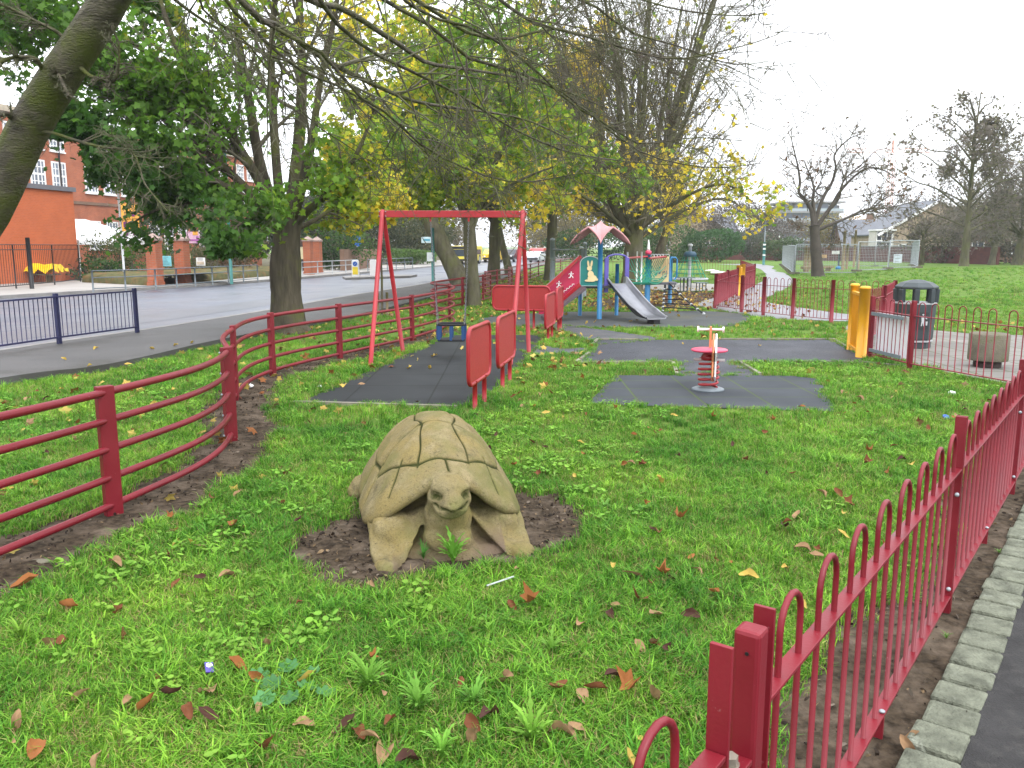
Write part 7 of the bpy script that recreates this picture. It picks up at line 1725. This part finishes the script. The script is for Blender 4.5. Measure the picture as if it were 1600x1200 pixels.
for k, (u, v) in enumerate([(400, 1075), (430, 1085), (455, 1060), (475, 1095), (492, 1072), (505, 1105), (415, 1110), (460, 1112)]):
    x_, y_ = G(u, v); vs = []; fs = []
    m = 22; vs.append((0, 0, .0))
    for i in range(m): a = 2 * math.pi * i / m; rr_ = .042 * (1 + .12 * math.cos(a * 7)); vs.append((rr_ * math.cos(a), rr_ * math.sin(a), .012 + .007 * math.cos(a * 7)))
    fs = [(0, 1 + i, 1 + (i + 1) % m) for i in range(m)]; vs = np.array(vs) + np.array([0, 0, .055]); o = np_mesh('mallow_leaf', vs, [np.array(fs)], WEEDM, vcol=np.tile((.085, .23, .085), (len(vs), 1)) * rng.uniform(.8, 1.2), smooth=True); o.location = (x_, y_, 0); o.rotation_euler = (rng.uniform(-.35, .1), rng.uniform(-.3, .3), rng.uniform(0, 6)); 
    tag(o, 'round blue-green mallow leaf in the patch at the lower left of the lawn', 'weed', 'mallow leaves at the lower left of the lawn')

# fallen leaves
def fallen(shape, s, colr, curl, name='fallen_leaf'):
    n = len(shape); rg = []
    for f in (0, .5, 1.0): rg.append(np.array(shape) * f)
    V = [(0, 0, 0)]
    for f in rg[1:]:
        for p in f: V.append((p[0] * s, p[1] * s, 0))
    V = np.array(V, float); ph = rng.uniform(0, 6.28); cy_ = rng.uniform(.6, 1.4) * curl
    r2 = (V[:, 0] / s) ** 2; V[:, 2] = s * (cy_ * 2.4 * r2 + .5 * curl * (V[:, 1] / s) ** 2 * rng.uniform(-1, 1.5) + .10 * curl * np.sin(V[:, 1] / s * 9 + ph) * np.abs(V[:, 0] / s) * 2)
    F3 = [(0, 1 + i, 1 + (i + 1) % n) for i in range(n)]; F4 = [(1 + i, 1 + n + i, 1 + n + (i + 1) % n, 1 + (i + 1) % n) for i in range(n)]
    return V, F3, F4, np.tile(colr, (len(V), 1)) * rng.uniform(.85, 1.15, (len(V), 1))
PLUM, TAN, ORB, YLW, RUS = (.070, .032, .024), (.30, .185, .10), (.27, .105, .035), (.46, .33, .08), (.16, .06, .028)
kinds = {'tan': (TAN, 'curled tan fallen leaf lying in the grass', 'tan leaves fallen on the lawn'), 'rust': (RUS, 'rust-brown fallen leaf lying in the grass', 'rust-brown leaves fallen on the lawn'), 'plum': (PLUM, 'dark plum-brown fallen leaf lying in the grass', 'dark leaves fallen on the lawn'), 'orange': (ORB, 'orange fallen leaf lying in the grass', 'orange leaves fallen on the lawn'), 'yellow': (YLW, 'pale yellow fallen leaf lying in the grass', 'yellow leaves fallen on the lawn')}
OVL = np.array([(0, .5), (.10, .40), (.20, .22), (.23, 0), (.19, -.22), (.10, -.42), (0, -.5), (-.10, -.42), (-.19, -.22), (-.23, 0), (-.20, .22), (-.10, .40)])
protos = {}
for nm, (c_, lab, grp) in kinds.items():
    for j in range(4):
        sh = OVL if (j != 3 or nm in ('plum', 'tan')) else MAPLE
        V, F3, F4, C = fallen(sh, rng.uniform(.07, .105) if sh is OVL else .10, c_, rng.uniform(.6, 1.7)); o = np_mesh('fallen_leaf', V, [np.array(F3), np.array(F4)], LEAFG, vcol=C, smooth=True); me = o.data; bpy.data.objects.remove(o); protos.setdefault(nm, []).append(me)
def put(nm, x_, y_, z_=.045, s=1.0):
    o = bpy.data.objects.new('fallen_leaf', protos[nm][rng.integers(len(protos[nm]))]); col.objects.link(o); o.location = (x_, y_, z_); o.scale = (s, s, s)
    o.rotation_euler = (rng.normal(0, .45), rng.normal(0, .45), rng.uniform(0, 6.28)); tag(o, kinds[nm][1], 'fallen leaf', kinds[nm][2]); return o
seen = [('tan', 990, 897), ('rust', 1018, 910), ('orange', 1035, 895), ('tan', 1022, 1003), ('plum', 1045, 1015), ('rust', 930, 1075), ('plum', 960, 1055), ('orange', 985, 1070), ('tan', 910, 1085), ('tan', 1020, 1085), ('rust', 800, 945), ('orange', 830, 938), ('tan', 905, 972), ('tan', 790, 1060), ('rust', 872, 1075), ('plum', 765, 1115), ('rust', 740, 1130), ('tan', 880, 1142), ('tan', 740, 1150), ('plum', 540, 1135), ('rust', 560, 1145), ('tan', 575, 1150), ('rust', 610, 1125), ('plum', 640, 1185), ('tan', 600, 1175), ('tan', 417, 1005), ('orange', 370, 1040), ('tan', 330, 1075), ('rust', 295, 1110), ('plum', 325, 1118), ('rust', 190, 990), ('orange', 230, 1100), ('tan', 200, 1093), ('plum', 262, 1085), ('tan', 75, 1005), ('rust', 95, 1005), ('orange', 40, 912), ('rust', 275, 912), ('tan', 180, 877), ('orange', 105, 948), ('tan', 370, 772), ('rust', 330, 777), ('tan', 355, 898), ('orange', 365, 820), ('orange', 975, 725), ('tan', 985, 722), ('yellow', 853, 645), ('tan', 790, 798), ('rust', 1030, 830), ('orange', 1080, 870), ('tan', 1090, 890), ('rust', 1325, 785), ('tan', 1275, 868), ('yellow', 1170, 900), ('plum', 1225, 820), ('rust', 1230, 815), ('orange', 1060, 808), ('tan', 1255, 855), ('rust', 1355, 722), ('plum', 1410, 717), ('orange', 1388, 735), ('rust', 1450, 670), ('tan', 1440, 660), ('orange', 1335, 630), ('tan', 1345, 622), ('yellow', 1030, 750), ('rust', 1310, 770), ('tan', 1245, 805), ('yellow', 480, 1060), ('tan', 475, 1130), ('tan', 150, 1190), ('rust', 410, 1165), ('orange', 55, 1170), ('yellow', 985, 1190), ('tan', 1000, 1010), ('plum', 1080, 960), ('tan', 1025, 960), ('rust', 1000, 935)]
used = []
for nm, u, v in seen:
    p = G(u, v, .06); put(nm, *p, z_=.062, s=rng.uniform(.85, 1.4)); used.append(p)
x, y = scatter(420, 2.1, 10.5, .35); ok = inview(x, y) & ~blocked(x, y) & (y > 2.2); x, y = x[ok], y[ok]
for a, b in list(zip(x, y))[:190]:
    put(['tan', 'rust', 'rust', 'plum', 'orange', 'yellow', 'tan'][rng.integers(7)], a, b, rng.uniform(.045, .07), rng.uniform(.5, 1.05))
def at_ground(seq, nm, z_, s0, s1):
    for u, v in seq: p = G(u, v, z_); put(nm, p[0], p[1], z_ + .01, rng.uniform(s0, s1))
at_ground([(677, 557), (672, 575), (680, 556), (537, 603), (640, 575)], 'yellow', .02, 1.0, 1.5)
at_ground([(100, 562), (238, 545), (275, 540), (150, 545), (140, 572), (300, 536), (355, 518), (270, 610), (200, 570)], 'yellow', .11, .9, 1.3)
at_ground([(1187, 541), (930, 503), (985, 503), (1060, 494)], 'yellow', .02, 1.2, 1.8)
at_ground([(1418, 1168), (1424, 1155)], 'tan', .02, .6, .9)
# carpet of yellow and brown leaves under the trees: nobody could count it
N_ = 5200; yy = rng.uniform(12, 60, N_); xx = rng.normal(-.6, 2.6, N_) + rng.normal(0, 1, N_) + (yy - 12) * .045; ok = inview(xx, yy) & ~inpoly(xx, yy, roadside) & (rng.uniform(0, 1, N_) < np.clip(.25 + .75 * (xx < 1.5), 0, 1)); xx, yy = xx[ok], yy[ok]
x2, y2 = rng.normal(4.6, 2.2, 1600), rng.normal(30, 4.5, 1600); ok = inview(x2, y2); xx, yy = np.concatenate([xx, x2[ok]]), np.concatenate([yy, y2[ok]])
x3, y3 = scatter(900, 10, 20, 1.0); ok = inview(x3, y3) & (x3 > 0) & ~blocked(x3, y3); xx, yy = np.concatenate([xx, x3[ok]]), np.concatenate([yy, y3[ok]])
x4, y4 = scatter(600, 4.5, 12, .8); ok = inview(x4, y4) & (x4 < -1.6) & (x4 > -6) & ~inpoly(x4, y4, roadside); xx, yy = np.concatenate([xx, x4[ok]]), np.concatenate([yy, y4[ok]])
keep_ = np.ones(len(xx), bool)
for P in NOGRASS[3:9]: keep_ &= ~(inpoly(xx, yy, P) & (rng.uniform(0, 1, len(xx)) < .93))
xx, yy = xx[keep_], yy[keep_]
pos = np.stack([xx, yy, .03 + rng.uniform(0, .03, len(xx))], 1); cc = np.array([YLW, (.60, .46, .12), TAN, ORB, RUS, (.45, .33, .08)])[rng.integers(0, 6, len(pos))] * rng.uniform(.6, 1.1, (len(pos), 1))
V, F, C = leaves(pos, rng.uniform(.08, .16, len(pos)), cc, MAPLE, 0, .5); tag(np_mesh('leaf_litter', V, [F], LEAFG, vcol=C), kind='stuff')
# crumbs of earth, twigs and leaf bits lying on the bare soil
sx2, sy2, sc2 = [], [], []
for P in SOILS:
    lo, hi = P.min(0), P.max(0); n = int(min(9000, 420 * (hi - lo).prod())); a, b = rng.uniform(lo[0], hi[0], n), rng.uniform(lo[1], hi[1], n); ok = inpoly(a, b, P) & (b < 15) & (b > 1.5); sx2.append(a[ok]); sy2.append(b[ok])
sx2, sy2 = np.concatenate(sx2), np.concatenate(sy2); pos = np.stack([sx2, sy2, .012 + rng.uniform(0, .012, len(sx2))], 1)
cc = np.array([(.03, .022, .016), (.05, .036, .026), (.11, .085, .065), (.20, .14, .08), (.035, .025, .02), (.16, .13, .10)])[rng.integers(0, 6, len(pos))] * rng.uniform(.6, 1.2, (len(pos), 1))
V, F, C = leaves(pos, rng.uniform(.008, .042, len(pos)), cc, OVAL, 0, .9); tag(np_mesh('soil_crumbs', V, [F], LEAFG, vcol=C), kind='stuff')
# small litter
def crumple(name, label, u, v, s, m, seed, flat=.5, z_=.03, cat='litter'):
    x_, y_ = G(u, v, z_); r_ = np.random.default_rng(seed); mb = MB(); mb.ell((0, 0, 0), (s, s * .7, s * flat), 10, 7); V = np.array(mb.v); V *= (1 + r_.normal(0, .16, (len(V), 1))); mb.v = [tuple(p) for p in V]; o = mb.build(name, m); o.location = (x_, y_, z_); o.rotation_euler = (0, 0, r_.uniform(0, 6)); return tag(o, label, cat)
crumple('crumpled_paper', 'blue crumpled wrapper on the grass near the bow-top fence', 1478, 652, .055, mat('wrapper_blue', (.03, .10, .45), .4), 1)
crumple('crumpled_paper', 'scrap of white paper on the grass far right, above the blue wrapper', 1487, 614, .05, WHITE, 2)
crumple('crumpled_paper', 'white cup-like scrap on the soil by the third rail fence post', 392, 603, .05, WHITE, 3)
crumple('crumpled_paper', 'small white scrap beside the swing matting corner', 500, 604, .04, WHITE, 4)
x_, y_ = G(327, 1043, .06); mb = MB(); mb.box((0, 0, 0), (.034, .058, .006)); o = mb.build('foil_wrapper', mat('wrapper_purple', (.09, .06, .34), .4)); o.location = (x_, y_, .06); o.rotation_euler = (.3, .2, .5); tag(o, 'small purple and white wrapper on the lawn at the lower left', 'litter'); mb = MB(); mb.lathe([(.014, .0035), (.014, .005)], (0, .01, 0), 10); mb.build('white_spot', WHITE, o, world=False)
x_, y_ = G(782, 912, .04); mb = MB(); mb.bar((-.07, -.05, 0), (.07, .05, .01), .012, .004); o = mb.build('paper_strip', mat('strip_pale', (.36, .40, .38), .5)); o.location = (x_, y_, .05); tag(o, 'pale thin strip lying in front of the tortoise right foreleg', 'litter')
x_, y_ = G(62, 876, .02); mb = MB(); mb.ell((0, 0, 0), (.06, .035, .012), 12, 6); o = mb.build('stone_chip', CONC); o.location = (x_, y_, .015); tag(o, 'pale flat stone chip on the soil under the left end of the rail fence', 'stone')
for k, (u, v, s) in enumerate([(1113, 425, .9), (1124, 428, 1.1)]):
    x_, y_ = G(u, v, .05); mb = MB(); r_ = np.random.default_rng(k); mb.add([(math.cos(a) * s * r_.uniform(.4, .7), math.sin(a) * s * r_.uniform(.7, 1.6), .05 + r_.uniform(0, .12)) for a in np.linspace(0, 6.28, 9)[:-1]] + [(0, 0, .2)], [(i, (i + 1) % 8, 8) for i in range(8)]); o = mb.build('paper_sheet', WHITE); o.location = (x_, y_, .03); tag(o, ['left one of two sheets of white paper lying on the far lawn', 'right one of two sheets of white paper lying on the far lawn'][k], 'litter')
# ================================================================== HAZE
mb = MB(); mb.box((0, 1260, 26), (3060, 2720, 62))
hm = bpy.data.materials.new('haze_air'); hm.use_nodes = True; t_ = hm.node_tree
for n_ in [n_ for n_ in t_.nodes if n_.type == 'BSDF_PRINCIPLED']: t_.nodes.remove(n_)
pv = t_.nodes.new('ShaderNodeVolumePrincipled'); pv.inputs['Color'].default_value = (.93, .95, 1, 1); pv.inputs['Density'].default_value = .0005
t_.links.new(pv.outputs[0], t_.nodes['Material Output'].inputs['Volume'])
tag(mb.build('haze', hm), kind='stuff')
